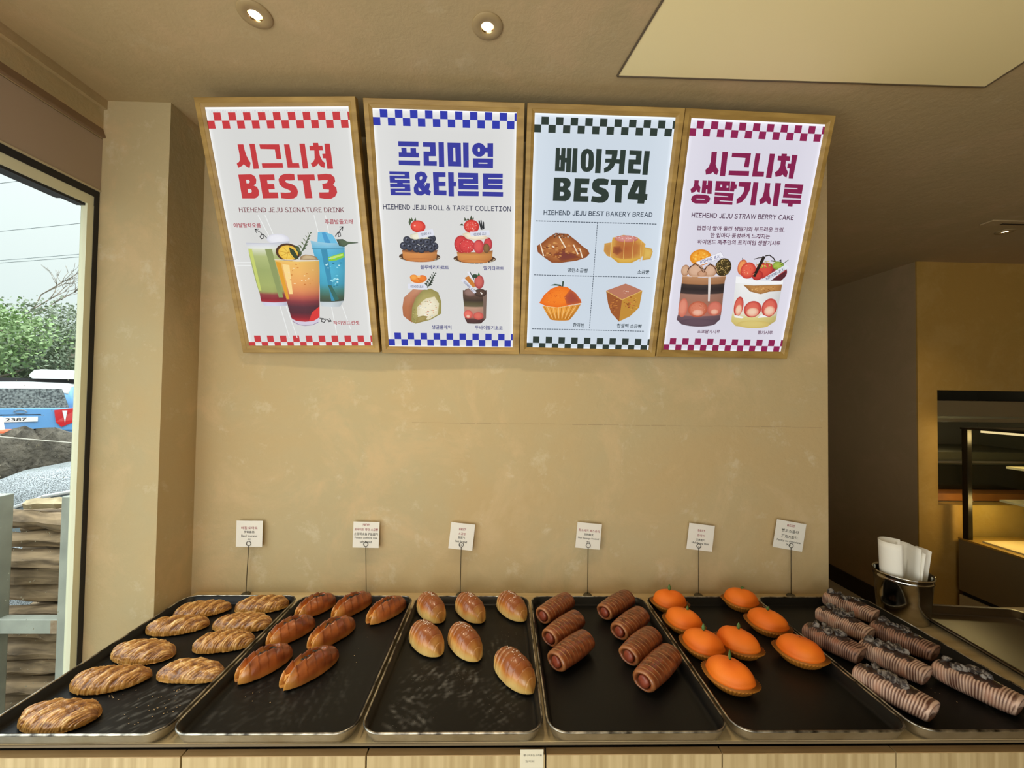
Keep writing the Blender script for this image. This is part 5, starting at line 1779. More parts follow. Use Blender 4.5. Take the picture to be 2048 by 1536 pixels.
('P','84224C',[57.9,618.7,76.8,618.5,78.2,593.7,82.2,577,90.8,564,89.5,549.4,80.9,551.5,72.5,559.8,65.6,553.5,51.5,548.9,46,563.7,56.5,572.5,59,590.6]),
('P','84224C',[94.6,620,115.4,619.8,117.8,544.7,98.5,545.5]),
('P','84224C',[130,618.4,197.1,618.2,197.6,573.2,131,573.8]),
('P','84224C',[128.7,567.7,199.1,568.4,199.9,554.8,171.9,554.6,171.8,544.8,154.6,545.4,154.1,554.7,129.3,555.6]),
('P','84224C',[-182.8,573.7,-150.9,573.8,-137,570.7,-130.4,562.6,-131.6,552.9,-141.1,544.9,-181.2,544,-193.9,548.4,-199.2,557.8,-195.3,567.6]),
('P','DAD7E2',[-179.6,560.4,-150.2,560.5,-149.7,557.6,-179.1,557.1]),
('P','DAD7E2',[-100.7,607.7,-94.3,607.4,-94,599.2,-100.2,599.4]),
('P','DAD7E2',[-78.3,604.5,-71.6,604.2,-71.9,598,-77.8,598.3]),
('P','DAD7E2',[-116.5,572.6,-67.5,571.4,-67,568.6,-116.6,569.8]),
('P','DAD7E2',[-96,557,-47.3,555.7,-47.6,552.8,-95.5,554.1]),
('P','DAD7E2',[130,605.6,178,605.6,178,602.9,129.6,603.2]),
('P','DAD7E2',[147.8,588.9,198.2,587.7,198.2,585.3,147.9,586]),
]),
('subheading',[
('T', 'HIEHEND JEJU STRAW BERRY CAKE', '4A2040', [-189.2, 506.1, 184.2, 509.4], 16.7),
]),
('caption',[
('T', '겹겹이 쌓아 올린 생딸기와 부드러운 크림,', '5A2044', [-164.2, 464.1, 159, 467.2], 16.3),
]),
('caption',[
('T', '한 입마다 풍성하게 느껴지는', '5A2044', [-111.8, 441.2, 109.3, 443.8], 16.5),
]),
('caption',[
('T', '하이엔드 제주만의 프리미엄 생딸기시루', '5A2044', [-155.4, 418, 153.2, 421.5], 16.6),
]),
('caption',[
('T', '초코딸기시루', '5A2044', [-109.8, 97.7, -20.6, 98.1], 13.9),
]),
('caption',[
('T', '딸기시루', '5A2044', [127.7, 98.2, 186.3, 98.7], 14.1),
]),
('cake_picture',[
('E','F4AC3C','D8821C',-136.1,364.5,39.6,28.2,0),
('S',30,['F8C860','F0A030','E08820'],-139.1,364.4,30,19.7,5.4),
('E','4A3E22','3A2E18',-46.4,333.1,30.4,31.6,0),
('S',90,['C8AC6C','8A7440','2A2010','A88C50'],-46.4,333.1,26.7,27.5,3.95),
('E','D8B090','A87858',-186.2,318,15.7,20,0),
('E','DCB498','B08464',-92.9,319.1,24.9,22.4,0),
('E','DCB498','B08464',-147.4,317.6,29.6,23.5,0),
('E','D0A080','A87858',-121.7,308.3,18.2,11.5,0),
('L','46261E',2.11,[-178.5,312.5,-170.7,332.6,-150.8,341.6,-134.1,330.8,-119.5,314.1,-113.4,314.2]),
('L','46261E',2.12,[-116.5,314.2,-107.4,334.3,-96.4,341.7,-79.7,332.2,-65.5,309.8]),
('L','46261E',2.11,[-175.5,324,-154.3,344.3,-124.2,325.3,-114.9,324.2,-97,345.9,-72.8,326.7]),
('G',['BE8C64','B07E58','A87650','463A36','342C2C','463A38','A47A68','A4725E','AC6E5C','B47466','745A60','66505A','5E4854'],[-194.3,297.9,-193.6,283.6,-194,273.5,-194.3,270.6,-194.5,254.6,-194.2,238.6,-194.4,235.7,-193.8,207.8,-193.7,184.2,-192.2,158.8,-193.6,155.8,-196,140.7,-173.9,123],[-30.6,302.1,-32.2,287.6,-32.4,277.5,-32.2,274.6,-31.7,258.6,-30.9,242.5,-31.1,239.6,-29,211.6,-28.2,187.8,-27.2,162.3,-28,159.3,-28.1,144.1,-47.1,125.5]),
('E','66505A','5C4852',-110.9,131.2,70.4,15.3,0),
('E','E09078','C86C58',-177,184.5,17.3,34.4,0),
('E','D88468','B4583E',-119.7,180.4,36.6,29.5,0),
('E','D87C68','B86050',-55.8,184.2,28,26.6,0),
('S',40,['B05838','C87050','E09878'],-120.5,185.8,29.4,21,2.48),
('E','EAB8A0','D88468',-117.8,167.9,21.8,12.1,0),
('E','EAB8A0','D88468',-54.5,172.3,15.6,10.3,0),
('P','DCD4D0',[-97.4,298.9,-87.4,299.2,-78.5,210.5,-85.3,210.3]),
('L','D8B090',2.72,[-194.3,297.9,-117.2,298.4,-30.6,302.1]),
('P','EEEDF4',[-151.7,347.2,-64.1,386.1,-49.9,369.1,-134.5,337.5]),
('L','B8B4C4',1.2,[-151.7,347.2,-64.1,386.1,-49.9,369.1,-134.5,337.5,-151.7,347.2]),
('T', 'HIEHEND JEJU', '50508A', [-135.1, 347.7, -64.9, 372.1], 10.2),
]),
('cake_picture',[
('G',['E4E4E6','F0F0EE','EAEAE8','E8E8E6','E6E4DE','E4E0C8','DCCE88','D8C478','D0B870'],[6.4,303,9,277.1,11,233.2,13.6,206.6,14.1,185.7,14.6,167.7,14.8,155.6,16.6,137.5,35.8,121.1],[188.5,293.2,189,275.7,188.6,237.4,188.6,210.6,188.7,189.6,189.2,171.4,189.7,159.3,188.6,142.5,162.9,123.6]),
('E','D8C478','CCB468',104.5,128.5,63.5,14.9,0),
('P','F2F2F2',[6.4,303,29.6,300.7,55.5,294.2,90.4,289.2,137,289,188.6,292.6,189.6,275.7,139.3,277.4,77.1,277.3,8.8,278.5]),
('F','C08C50','9C6C3C',[39.2,272.6,78.2,271.5,139.9,274.5,187.6,278,187.5,255.1,144.5,250.5,111.9,240.9,69.8,249.3,55.3,260.7]),
('S',24,['D8A868','9A6434'],120.7,260.8,55.9,8.9,4.35),
('E','E0705E','B83C38',35.3,193.7,18.1,36.3,0),
('E','F0D0B4','E08870',37.5,181.1,12.7,20.1,0),
('E','E0705E','B83C38',90.9,185,33.9,30.5,0),
('E','F0D0B4','E08870',92.8,174.5,23.8,16.8,0),
('E','E0705E','B83C38',155.3,191.8,30.3,34.2,0),
('E','F0D0B4','E08870',157.6,180.1,21.2,18.9,0),
('P','EEEEEC',[22.5,161.9,41.9,159.2,63.2,155.1,56.1,150.4,27.2,152.9]),
('P','EEEEEC',[129,167.1,159.5,157.2,115.8,153.2]),
('E','F0A060','C85838',25.1,335,18.3,27.4,0),
('E','E86850','C03C34',48.5,324.2,29.1,29,0),
('E','D85444','A83030',111.3,325.8,35.3,29.1,0),
('E','B8484A','7A2A34',168.4,318.7,29.3,26.3,0),
('E','CC4438','A83030',86.9,307.9,21.5,17.5,0),
('E','A8C050','6C8A34',158.6,344.2,22.1,14.5,0),
('S',50,['A8B040','7A9030','D8C060','C8D070'],104.2,347.1,33.7,14.4,4.28),
('S',30,['B0C050','8AA040'],156.2,348.5,24.6,11.6,3.68),
('S',30,['F8B890','E88860','C03028'],55.1,330.1,33.6,23.1,3.06),
('P','2A221E',[94,376.5,105.8,374,79.5,301.4,69,304.6]),
('L','2A221E',3.65,[104.6,376.8,119.4,379.5,136.7,369.2,144.8,359.5,129.2,360.5]),
('L','3A3028',2.74,[64.1,364.4,78.6,369,95,370.9]),
('L','2E2A2A',3.06,[159.8,361.4,165.4,364.3,167.1,355.9]),
('L','4A5838',2.46,[168.8,347.4,182.4,356.3,192.9,365.1]),
('L','2E2A2A',2.12,[19.4,367.4,22.5,354.8]),
('P','5A2830',[139.8,290.5,194.4,328,193,304.9,180.3,290.6]),
('P','DFE2EA',[98.1,289.4,186.3,349.3,201.2,340.2,139.8,290.5]),
('T', 'HIEHEND JEJU', '3C4468', [121.6, 296.7, 184, 333.5], 11.2),
]),
],
]
# ------------------------------------------------------------------ illuminated menu signs
PW, PH = 0.5195, 0.8315
POSES = [(-0.7262, -0.0487, 1.7756, 0.3058, -0.0266, -0.0144), (-0.2001, -0.0487, 1.7795, 0.3072, 0.0157, -0.0077),
         (0.3201, -0.0519, 1.7810, 0.2930, -0.0049, 0.0065), (0.8416, -0.0507, 1.7813, 0.2777, 0.0314, -0.0027)]
M_PRINT = mat('backlit_print', (0.02, 0.02, 0.02), 0.35, 0.0, 0.05, vcol=True, emit='vcol', emit_s=1.0)
M_SIGNF = wood('sign_frame_oak', hx('B09050'), hx('8E7038'), (6, 6, 30), 0.45)
M_SIGNB = mat('sign_back', hx('4A3A20'), 0.6)

def art_mesh(name, ops, parent, y0):
    m = MB()
    rs = random.Random(len(ops) * 7 + len(name))
    lay = [y0]
    def put(poly, cols):
        y = lay[0]
        lay[0] -= 0.000012
        pts = [(x / 1000.0, y, z / 1000.0) for x, z in poly]
        if len(poly) == 3:
            fs = [(0, 1, 2)]
        else:
            fs = tessellate_polygon([[Vector((x, z, 0)) for x, z in poly]])
        m.add(pts, fs, cols)
    def pair(p):
        return [(p[i], p[i + 1]) for i in range(0, len(p), 2)]
    for op in ops:
        k = op[0]
        if k == 'P':
            q = pair(op[2])
            put(q, [hx(op[1])] * len(q))
        elif k == 'F':
            q = pair(op[3])
            cx, cz = sum(p[0] for p in q) / len(q), sum(p[1] for p in q) / len(q)
            y = lay[0]; lay[0] -= 0.000012
            n = len(q)
            mid = [((p[0] * 0.62 + cx * 0.38), (p[1] * 0.62 + cz * 0.38)) for p in q]
            a, b = hx(op[1]), hx(op[2])
            c2 = tuple(0.75 * u + 0.25 * v for u, v in zip(a, b))
            pts = [(x / 1000, y, z / 1000) for x, z in q + mid + [(cx, cz)]]
            m.add(pts, [(i, (i + 1) % n, n + (i + 1) % n, n + i) for i in range(n)] + [(n + i, n + (i + 1) % n, 2 * n) for i in range(n)], [b] * n + [c2] * n + [a])
        elif k == 'G':
            cs = [hx(c) for c in op[1]]
            Lp, Rp = pair(op[2]), pair(op[3])
            n = max(len(Lp), 2)
            y = lay[0]; lay[0] -= 0.000012
            pts, cols, fs = [], [], []
            nc = len(cs)
            def at(P, t):
                f = t * (len(P) - 1); i = min(int(f), len(P) - 2); f -= i
                return tuple(P[i][j] * (1 - f) + P[i + 1][j] * f for j in (0, 1))
            for i in range(nc):
                t = i / (nc - 1)
                a, b = at(Lp, t), at(Rp, t)
                dip = 0.03 * abs(b[0] - a[0])
                for s in (0, 0.15, 0.5, 0.85, 1):
                    sh = 0.82 + 0.18 * (1 - abs(2 * s - 0.75) ** 2)
                    sag = dip * (1 - (2 * s - 1) ** 2)
                    pts.append(((a[0] * (1 - s) + b[0] * s) / 1000, y, (a[1] * (1 - s) + b[1] * s - sag) / 1000))
                    cols.append(tuple(min(1, c * sh) for c in cs[i]))
            for i in range(nc - 1):
                for j in range(4):
                    fs.append((i * 5 + j, i * 5 + j + 1, i * 5 + j + 6, i * 5 + j + 5))
            m.add(pts, fs, cols)
        elif k in 'E':
            _, a, b, x, z, rx, rz_, rot = op
            a, b = hx(a), hx(b)
            y = lay[0]; lay[0] -= 0.000012
            n = 28
            ring = [(x + rx * math.cos(2 * PI * i / n), z + rz_ * math.sin(2 * PI * i / n)) for i in range(n)]
            inn = [(x - 0.08 * rx + 0.6 * rx * math.cos(2 * PI * i / n), z + 0.1 * rz_ + 0.6 * rz_ * math.sin(2 * PI * i / n)) for i in range(n)]
            c2 = tuple(0.8 * u + 0.2 * v for u, v in zip(a, b))
            pts = [(p / 1000, y, q / 1000) for p, q in ring + inn + [(x, z)]]
            m.add(pts, [(i, (i + 1) % n, n + (i + 1) % n, n + i) for i in range(n)] + [(n + i, n + (i + 1) % n, 2 * n) for i in range(n)], [b] * n + [c2] * n + [a])
        elif k == 'L':
            c = hx(op[1]); w = op[2] / 2
            q = pair(op[3])
            for (x0, z0), (x1, z1) in zip(q, q[1:]):
                d = math.hypot(x1 - x0, z1 - z0) or 1
                tx, tz = (x1 - x0) / d * w, (z1 - z0) / d * w
                put([(x0 - tx * 0.5 - tz, z0 - tz * 0.5 + tx), (x0 - tx * 0.5 + tz, z0 - tz * 0.5 - tx), (x1 + tx * 0.5 + tz, z1 + tz * 0.5 - tx), (x1 + tx * 0.5 - tz, z1 + tz * 0.5 + tx)], [c] * 4)
                lay[0] += 0.000009
        elif k == 'S':
            _, n, cs, x, z, rx, rz_, sz = op
            y = lay[0]; lay[0] -= 0.000012
            for i in range(n):
                a, r = rs.random() * 2 * PI, math.sqrt(rs.random())
                cx, cz = x + rx * r * math.cos(a), z + rz_ * r * math.sin(a)
                s = sz * (0.5 + 0.7 * rs.random()) * 0.6
                a0 = rs.random() * 6
                m.add([((cx + s * (1 + 0.5 * (j % 2)) * math.cos(a0 + 2 * PI * j / 6)) / 1000, y - i * 0.0000005, (cz + s * 0.7 * math.sin(a0 + 2 * PI * j / 6)) / 1000) for j in range(6)], [tuple(range(6))], hx(cs[i % len(cs)]))
        elif k == 'T':
            _, body, c, p, h = op
            vs, fs, asp = wide_latin(body, 0.018) if body.isascii() else text_mesh(body, 0.018)
            (x0, z0), (x1, z1) = pair(p)
            L = math.hypot(x1 - x0, z1 - z0)
            ax, az = (x1 - x0) / L, (z1 - z0) / L
            y = lay[0]; lay[0] -= 0.00003
            pts = []
            for u, t in vs:
                a, b = u * L, (t - 0.5) * h
                pts.append(((x0 + a * ax - b * az) / 1000, y, (z0 + a * az + b * ax) / 1000))
            m.add(pts, fs, hx(c))
    return m.build(name, M_PRINT, parent)

CHECK = [('C63C40', 791.5, 63.5, 1), ('2E38A8', 804.0, 77.0, 1), ('2F3A34', 796.0, 67.0, 1), ('8C2450', 799.5, 70.5, 1)]
SHEET = ['D6D6D3', 'D8D8D6', 'CCD7E2', 'D8D5E1']
SLAB = ['illuminated menu sign with red heading and three pictured drinks, leftmost of four', 'illuminated menu sign with blue heading and pictured tarts and roll cake',
        'illuminated menu sign with dark green heading and four pictured breads', 'illuminated menu sign with burgundy heading and two pictured strawberry cakes, rightmost of four']
M_BRK = mat('bracket_metal', hx('3A3428'), 0.5)
for i in range(4):
    x, y, z, t, ya, ro = POSES[i]
    e = empty('menu_sign', (x, y, z))
    e.matrix_world = Matrix.Translation((x, y, z)) @ (Matrix.Rotation(ya, 4, 'Z') @ Matrix.Rotation(t, 4, 'X') @ Matrix.Rotation(ro, 4, 'Y'))
    tag(e, SLAB[i], 'sign', 'illuminated menu signs above the counter')
    hw, b = PW / 2 - 0.0008, 0.0255
    f = MB()
    rings = []
    for ins, yy in ((0.0, 0.026), (0.0, 0.001), (0.0012, 0.0), (0.0150, 0.0), (0.0165, 0.0012), (b, 0.0052), (b, 0.012)):
        rings.append([(-hw + ins, yy, ins), (hw - ins, yy, ins), (hw - ins, yy, PH - ins), (-hw + ins, yy, PH - ins)])
    f.loft(rings)
    f.build('frame', M_SIGNF, e)
    MB().box(-hw + 0.004, hw - 0.004, 0.0125, 0.0265, 0.004, PH - 0.004).build('back_panel', M_SIGNB, e)
    # backlit sheet, brighter along its lit edges
    s = MB()
    base = hx(SHEET[i])
    us = [-0.2352, -0.2335, -0.229, -0.220, -0.15, 0.0, 0.15, 0.220, 0.229, 0.2335, 0.2352]
    vs_ = [0.0245, 0.028, 0.034, 0.05, 0.2, 0.4, 0.6, 0.74, 0.790, 0.800, 0.8066]
    pts, cols = [], []
    for v_ in vs_:
        for u in us:
            d = min(0.2352 - abs(u), (0.8066 - v_) * 0.8, (v_ - 0.0245) * 1.6)
            g = math.exp(-d / 0.0045)
            g2 = math.exp(-d / 0.03)
            cols.append(tuple(min(1.15, c + 0.40 * g + 0.05 * g2) for c in base))
            pts.append((u, 0.0085, v_))
    n = len(us)
    s.add(pts, [(r_ * n + k, r_ * n + k + 1, (r_ + 1) * n + k + 1, (r_ + 1) * n + k) for r_ in range(len(vs_) - 1) for k in range(n - 1)], cols)
    sh = s.build('print_sheet', M_PRINT, e)
    # checker borders
    col, vt, vb, ph = CHECK[i]
    q = 24.3
    for top, first in ((vt, 1), (vb, 1)):
        ops = []
        for row in (0, 1):
            z1, z0 = top - row * q, max(top - (row + 1) * q, 25.0)
            if first and top == vt:
                z1, z0 = top - row * 23.2, top - (row + 1) * 23.2
            for k in range(20):
                if (k + row) % 2 == 1:
                    a, c = -235 + k * q, min(-235 + (k + 1) * q, 235)
                    if c - a > 1:
                        ops.append(('P', col, [a, z0, c, z0, c, z1, a, z1]))
        art_mesh('checker_border', ops, sh, 0.0083)
    if i == 0:
        ops = [('L', 'B8BCC8', 0.9, [-231 + 5.2 * k, 793.5, -231 + 5.2 * k, 797.0]) for k in range(90)]
        art_mesh('perforated_strip', ops, sh, 0.0083)
    yy = 0.0082
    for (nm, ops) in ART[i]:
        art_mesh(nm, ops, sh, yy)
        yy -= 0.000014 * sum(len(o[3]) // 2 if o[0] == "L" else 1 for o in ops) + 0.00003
    # arm to the wall, hidden behind the box
    wz = 0.05
    MB().box(-0.16, 0.16, 0.0265, 0.040, 0.010, 0.030).build('mounting_bracket', M_BRK, e)

# ------------------------------------------------------------------ price cards on wire holders
M_ROD = mat('blackened_wire', hx('3C3424'), 0.4, 0.6)
M_RING = mat('wire_ring', hx('4A4640'), 0.3, 0.8)
M_CARD = mat('card_stock', hx('E6E2D8'), 0.7)
CARDS = [
    (-0.9500, -0.9455, -0.945, 1.092, 0.097, 0.097, 0.0, [('바질 토마토', 1, 0.060, 0.010, 0.022), ('罗勒番茄', 0, 0.038, 0.009, 0.007), ('Basil tomato', 0, 0.058, 0.008, -0.007), ('4.2', 0, 0.012, 0.006, -0.020)], 'price card reading Basil tomato above the leftmost tray'),
    (-0.5060, -0.5100, -0.510, 1.091, 0.098, 0.097, -0.015, [('NEW', 1, 0.026, 0.008, 0.038), ('포테이토 명란 소금빵', 1, 0.088, 0.010, 0.020), ('土豆明太鱼子盐面包', 0, 0.090, 0.010, 0.003), ('Potato pollock roe', 0, 0.084, 0.008, -0.012), ('salt bread', 0, 0.044, 0.008, -0.026)], 'price card headed NEW with five lines, second from the left'),
    (-0.1535, -0.1510, -0.1495, 1.087, 0.091, 0.099, -0.10, [('BEST', 1, 0.026, 0.008, 0.027), ('소금빵', 1, 0.027, 0.009, 0.010), ('盐面包', 0, 0.027, 0.009, -0.004), ('Salt bread', 0, 0.044, 0.008, -0.019), ('3.2', 0, 0.010, 0.006, -0.032)], 'tilted price card reading Salt bread above the salted rolls'),
    (0.3310, 0.3325, 0.334, 1.092, 0.094, 0.097, -0.085, [('핫소세지 페스츄리', 1, 0.080, 0.010, 0.020), ('热狗酥皮', 0, 0.036, 0.009, 0.005), ('Hot Sausage Festival', 0, 0.080, 0.008, -0.010), ('4.5', 0, 0.012, 0.006, -0.023)], 'tilted price card above the sausage rolls'),
    (0.7590, 0.7590, 0.767, 1.089, 0.100, 0.099, -0.115, [('BEST', 1, 0.028, 0.008, 0.026), ('한라번', 1, 0.028, 0.009, 0.007), ('汉拿面包', 0, 0.036, 0.009, -0.010), ('Hallabong Bun', 0, 0.066, 0.009, -0.023), ('6.5', 0, 0.012, 0.006, -0.036)], 'tilted price card reading Hallabong Bun above the orange buns'),
    (1.1190, 1.1190, 1.114, 1.098, 0.117, 0.107, -0.165, [('BEST', 1, 0.032, 0.009, 0.038), ('빵오쇼콜라', 0, 0.068, 0.012, 0.017), ('巧克力面包', 0, 0.064, 0.012, -0.005), ('Pastry au chocolate', 0, 0.094, 0.009, -0.023), ('7.0', 0, 0.018, 0.007, -0.036)], 'largest tilted price card, rightmost of the row, above the chocolate pastries'),
]
HL = ['leftmost wire card holder, behind the tray of oval scored breads', 'wire card holder behind the tray of split glazed breads', 'wire card holder behind the tray of salted rolls',
      'wire card holder behind the tray of sausage rolls', 'wire card holder behind the tray of orange buns', 'rightmost wire card holder, near the end of the wall']
BX = [-0.951, -0.5045, -0.1515, 0.332, 0.759, 1.119]
YS = -0.036
for i, (bx, rx, cx, cz, w, h, rot, lines, lab) in enumerate(CARDS):
    hz = 1.0565 if i != 5 else 1.060
    b = empty('card_holder', (BX[i], YS, CT))
    tag(b, HL[i], 'card holder', 'wire card holders behind the trays')
    MB().lathe([(0.0001, 0.0), (0.016, 0.0), (0.0165, 0.003), (0.012, 0.0075), (0.004, 0.009), (0.0001, 0.009)], n=24).build('base', mat('holder_base', hx('5A5442'), 0.45, 0.5), b, smooth=True)
    dx = rx - BX[i]
    MB().tube([(0, 0, 0.008), (dx * 0.5, 0, 0.10), (dx, 0, hz - CT - 0.0095)], 0.0013, 8).build('rod', M_ROD, b, smooth=True)
    rg = [(dx + 0.0082 * math.cos(a), -0.0012, hz - CT + 0.0082 * math.sin(a)) for a in np.linspace(0, 2 * PI, 28, endpoint=False)]
    r2 = [(p[0], 0.0022, p[2]) for p in rg]
    MB().tube(rg, 0.0010, 6, closed=True).tube(r2, 0.0010, 6, closed=True).build('ring_clip', M_RING, b, smooth=True)
    c = empty('price_card', (cx, YS, cz))
    c.rotation_euler = (0, -rot, 0)
    tag(c, lab, 'price card', 'price cards in wire holders')
    # slightly bowed sheet
    cm = MB()
    cm.loft([[(-w / 2 + w * k / 8, 0.0010 - 0.0006 * math.sin(PI * k / 8) + d, zz) for k in range(9)] + [(w / 2 - w * k / 8, 0.0010 - 0.0006 * math.sin(PI * (8 - k) / 8) + d + 0.0004, zz) for k in range(9)] for zz, d in ((-h / 2, 0.0), (h / 2, 0.0))], True, True)
    cm.build('paper', M_CARD, c)
    for (body, red, lw, lh, lz) in lines:
        flat_text('lettering', body, c, 0.0, lz, lw, lh, -0.00005, M_RED if red else M_INK, 0.004)
# ------------------------------------------------------------------ right end of the counter: bucket, paper, steel tray
bk = empty('steel_bucket', (1.420, -0.172, CT))
tag(bk, 'round stainless steel bucket holding curled white paper sheets', 'bucket')
prof = [(0.0001, 0.0), (0.060, 0.0), (0.0625, 0.003), (0.0665, 0.07), (0.070, 0.128), (0.0722, 0.1295), (0.0705, 0.134), (0.0705, 0.142), (0.0735, 0.1445), (0.0750, 0.148), (0.0735, 0.151),
        (0.0705, 0.1495), (0.0690, 0.145), (0.0655, 0.07), (0.0615, 0.004), (0.0001, 0.003)]
prof = [(r * 1.11, z * 1.05) for r, z in prof]
MB().lathe(prof, n=64).build('shell', mat('polished_steel', (0.60, 0.58, 0.53), 0.12, 1.0), bk, smooth=True)
M_PAPER = mat('white_liner_paper', hx('EDE9DE'), 0.75)
def curl(name, label, cx, cy, pts, z0, z1, shear=(0, 0), crease=0.0):
    """standing sheet: an open curve in plan swept upward"""
    o = MB()
    n = len(pts)
    vs, fs = [], []
    rows = 10
    for r in range(rows + 1):
        t = r / rows
        for k, (x, y) in enumerate(pts):
            f = 0.86 + 0.14 * t
            top = z1 + crease * math.sin(k * 1.1)
            vs.append((1.1 * x * f + shear[0] * t, y * f + shear[1] * t, z0 + (top - z0) * t))
    for r in range(rows):
        for k in range(n - 1):
            fs.append((r * n + k, r * n + k + 1, (r + 1) * n + k + 1, (r + 1) * n + k))
    o.add(vs, fs)
    ob = o.build(name, M_PAPER, None, smooth=True)
    ob.location = (cx, cy, CT)
    m = ob.modifiers.new('thick', 'SOLIDIFY')
    m.thickness = 0.0012
    tag(ob, label, 'paper', 'paper sheets in the steel bucket')
    return ob
def arc(cx, cy, rx, ry, a0, a1, n=22):
    return [(cx + rx * math.cos(math.radians(a0 + (a1 - a0) * k / n)), cy + ry * math.sin(math.radians(a0 + (a1 - a0) * k / n))) for k in range(n + 1)]
curl('paper_liner', 'widest curled white paper sheet at the left of the steel bucket', 1.414, -0.172, arc(-0.022, 0.004, 0.034, 0.040, -95, -345), 0.022, 0.262)
curl('paper_liner', 'white paper sheet folded in a narrow curl in the middle of the bucket', 1.414, -0.172, [(0.005, 0.040)] + arc(0.012, 0.000, 0.016, 0.036, 150, 20) + [(0.020, -0.02), (0.012, -0.05)], 0.022, 0.252, (0.008, 0.0))
curl('paper_liner', 'white paper sheet leaning out at the right of the bucket', 1.414, -0.172, [(0.012, -0.052), (0.016, -0.03)] + arc(0.036, 0.0, 0.018, 0.030, 200, 40) + [(0.054, -0.012), (0.056, -0.026)], 0.022, 0.238, (0.018, -0.004), 0.003)
curl('paper_liner', 'short white paper sheet at the back right of the bucket', 1.414, -0.172, arc(0.034, 0.016, 0.022, 0.026, 170, 10), 0.022, 0.228, (0.024, 0.004), 0.003)

st = empty('steel_tray', (1.628, -0.395, CT), math.radians(-6))
tag(st, 'empty shallow stainless steel tray at the right end of the counter', 'tray')
def lp2(ins, h, r=0.05):
    return rrect(-0.195 + ins, 0.195 - ins, -0.255 + ins, 0.255 - ins, max(r - ins, 0.02), h, 8)
s = MB()
s.loft([lp2(0.0, 0.021), lp2(0.001, 0.0235), lp2(0.014, 0.024), lp2(0.018, 0.022), lp2(0.026, 0.007), lp2(0.034, 0.004)], close_last=True)
s.loft([lp2(0.0, 0.021), lp2(0.014, 0.0195), lp2(0.022, 0.004), lp2(0.03, 0.0008)], close_last=True)
s.build('pan', mat('dull_steel', (0.13, 0.105, 0.075), 0.36, 1.0), st, smooth=True)

# ------------------------------------------------------------------ glazed showcase at far right
sc_ = empty('display_case', (3.60, 0.35, 0.0))
tag(sc_, 'glass cake display case with lit shelves at the far right edge', 'display case')
SX, X1, Y0, Y1 = -0.376, 0.36, -0.95, 0.855
M_TAUPE = mat('taupe_laminate', hx('7A6A4C'), 0.5)
MB().box(SX + 0.002, X1, Y0, Y1, 0.02, 0.265).build('plinth', mat('pale_laminate', hx('B8AA88'), 0.5), sc_)
MB().box(SX + 0.02, X1 - 0.01, Y0 + 0.02, Y1 - 0.005, 0.265, 0.297).build('shadow_gap', M_DARK, sc_)
MB().box(SX, X1, Y0, Y1, 0.297, 0.650).build('lower_panel', M_TAUPE, sc_)
MB().box(SX - 0.002, X1, Y0, Y1 + 0.0015, 0.650, 0.662).build('top_rail', mat('brass_rail', hx('B8954A'), 0.4, 0.4), sc_)
MB().box(SX + 0.05, X1 - 0.05, Y0 + 0.05, Y1 - 0.10, 0.662, 0.672).build('deck', mat('lit_deck', hx('E8D09A'), 0.5), sc_)
for (px, py) in ((SX, Y1 - 0.06), (X1 - 0.04, Y1 - 0.06), (SX, Y0), (X1 - 0.04, Y0)):
    MB().box(px, px + 0.035, py, py + 0.035, 0.662, 1.425).build('corner_post', mat('dark_bronze', hx('2E2A22'), 0.35, 0.7), sc_, bevel=0.003)
MB().box(SX - 0.004, X1, Y0, Y1 - 0.02, 1.425, 1.436).build('top_frame', mat('dark_bronze', (0, 0, 0)), sc_)
MB().box(SX + 0.02, X1 - 0.02, Y0 + 0.02, Y1 - 0.05, 1.437, 1.442).build('top_glass', GL, sc_)
MB().box(SX + 0.006, SX + 0.010, Y0 + 0.035, Y1 - 0.06, 0.664, 1.424).build('front_glass', GL, sc_)
MB().box(SX + 0.04, X1 - 0.04, Y1 - 0.047, Y1 - 0.043, 0.664, 1.424).build('end_glass', GL, sc_)
M_SHELF = mat('pale_shelf', hx('D8CFA8'), 0.5)
MB().box(SX + 0.14, X1 - 0.05, Y0 + 0.06, Y1 - 0.165, 1.176, 1.190).build('shelf', M_SHELF, sc_)
MB().box(SX + 0.13, X1 - 0.05, Y0 + 0.06, Y1 - 0.135, 0.948, 0.962).build('shelf', M_SHELF, sc_)
MB().box(SX + 0.035, SX + 0.06, Y0 + 0.1, Y1 - 0.11, 1.408, 1.423).build('light_strip', mat('warm_strip_glow', (1, 1, 1), 0.5, emit=(1.0, 0.72, 0.30), emit_s=0.8), sc_)
def pt(name, parent, loc, energy, color, r=0.05):
    d = bpy.data.lights.new(name, 'POINT')
    d.energy = energy
    d.color = color
    d.shadow_soft_size = r
    o = bpy.data.objects.new(name, d)
    COL.objects.link(o)
    o.parent = parent
    o.location = loc
pt('case_lamp', sc_, (SX + 0.10, Y1 - 0.15, 1.37), 2.6, (1.0, 0.74, 0.32))
pt('case_lamp', sc_, (SX + 0.16, Y1 - 0.20, 0.90), 2.4, (1.0, 0.72, 0.28))

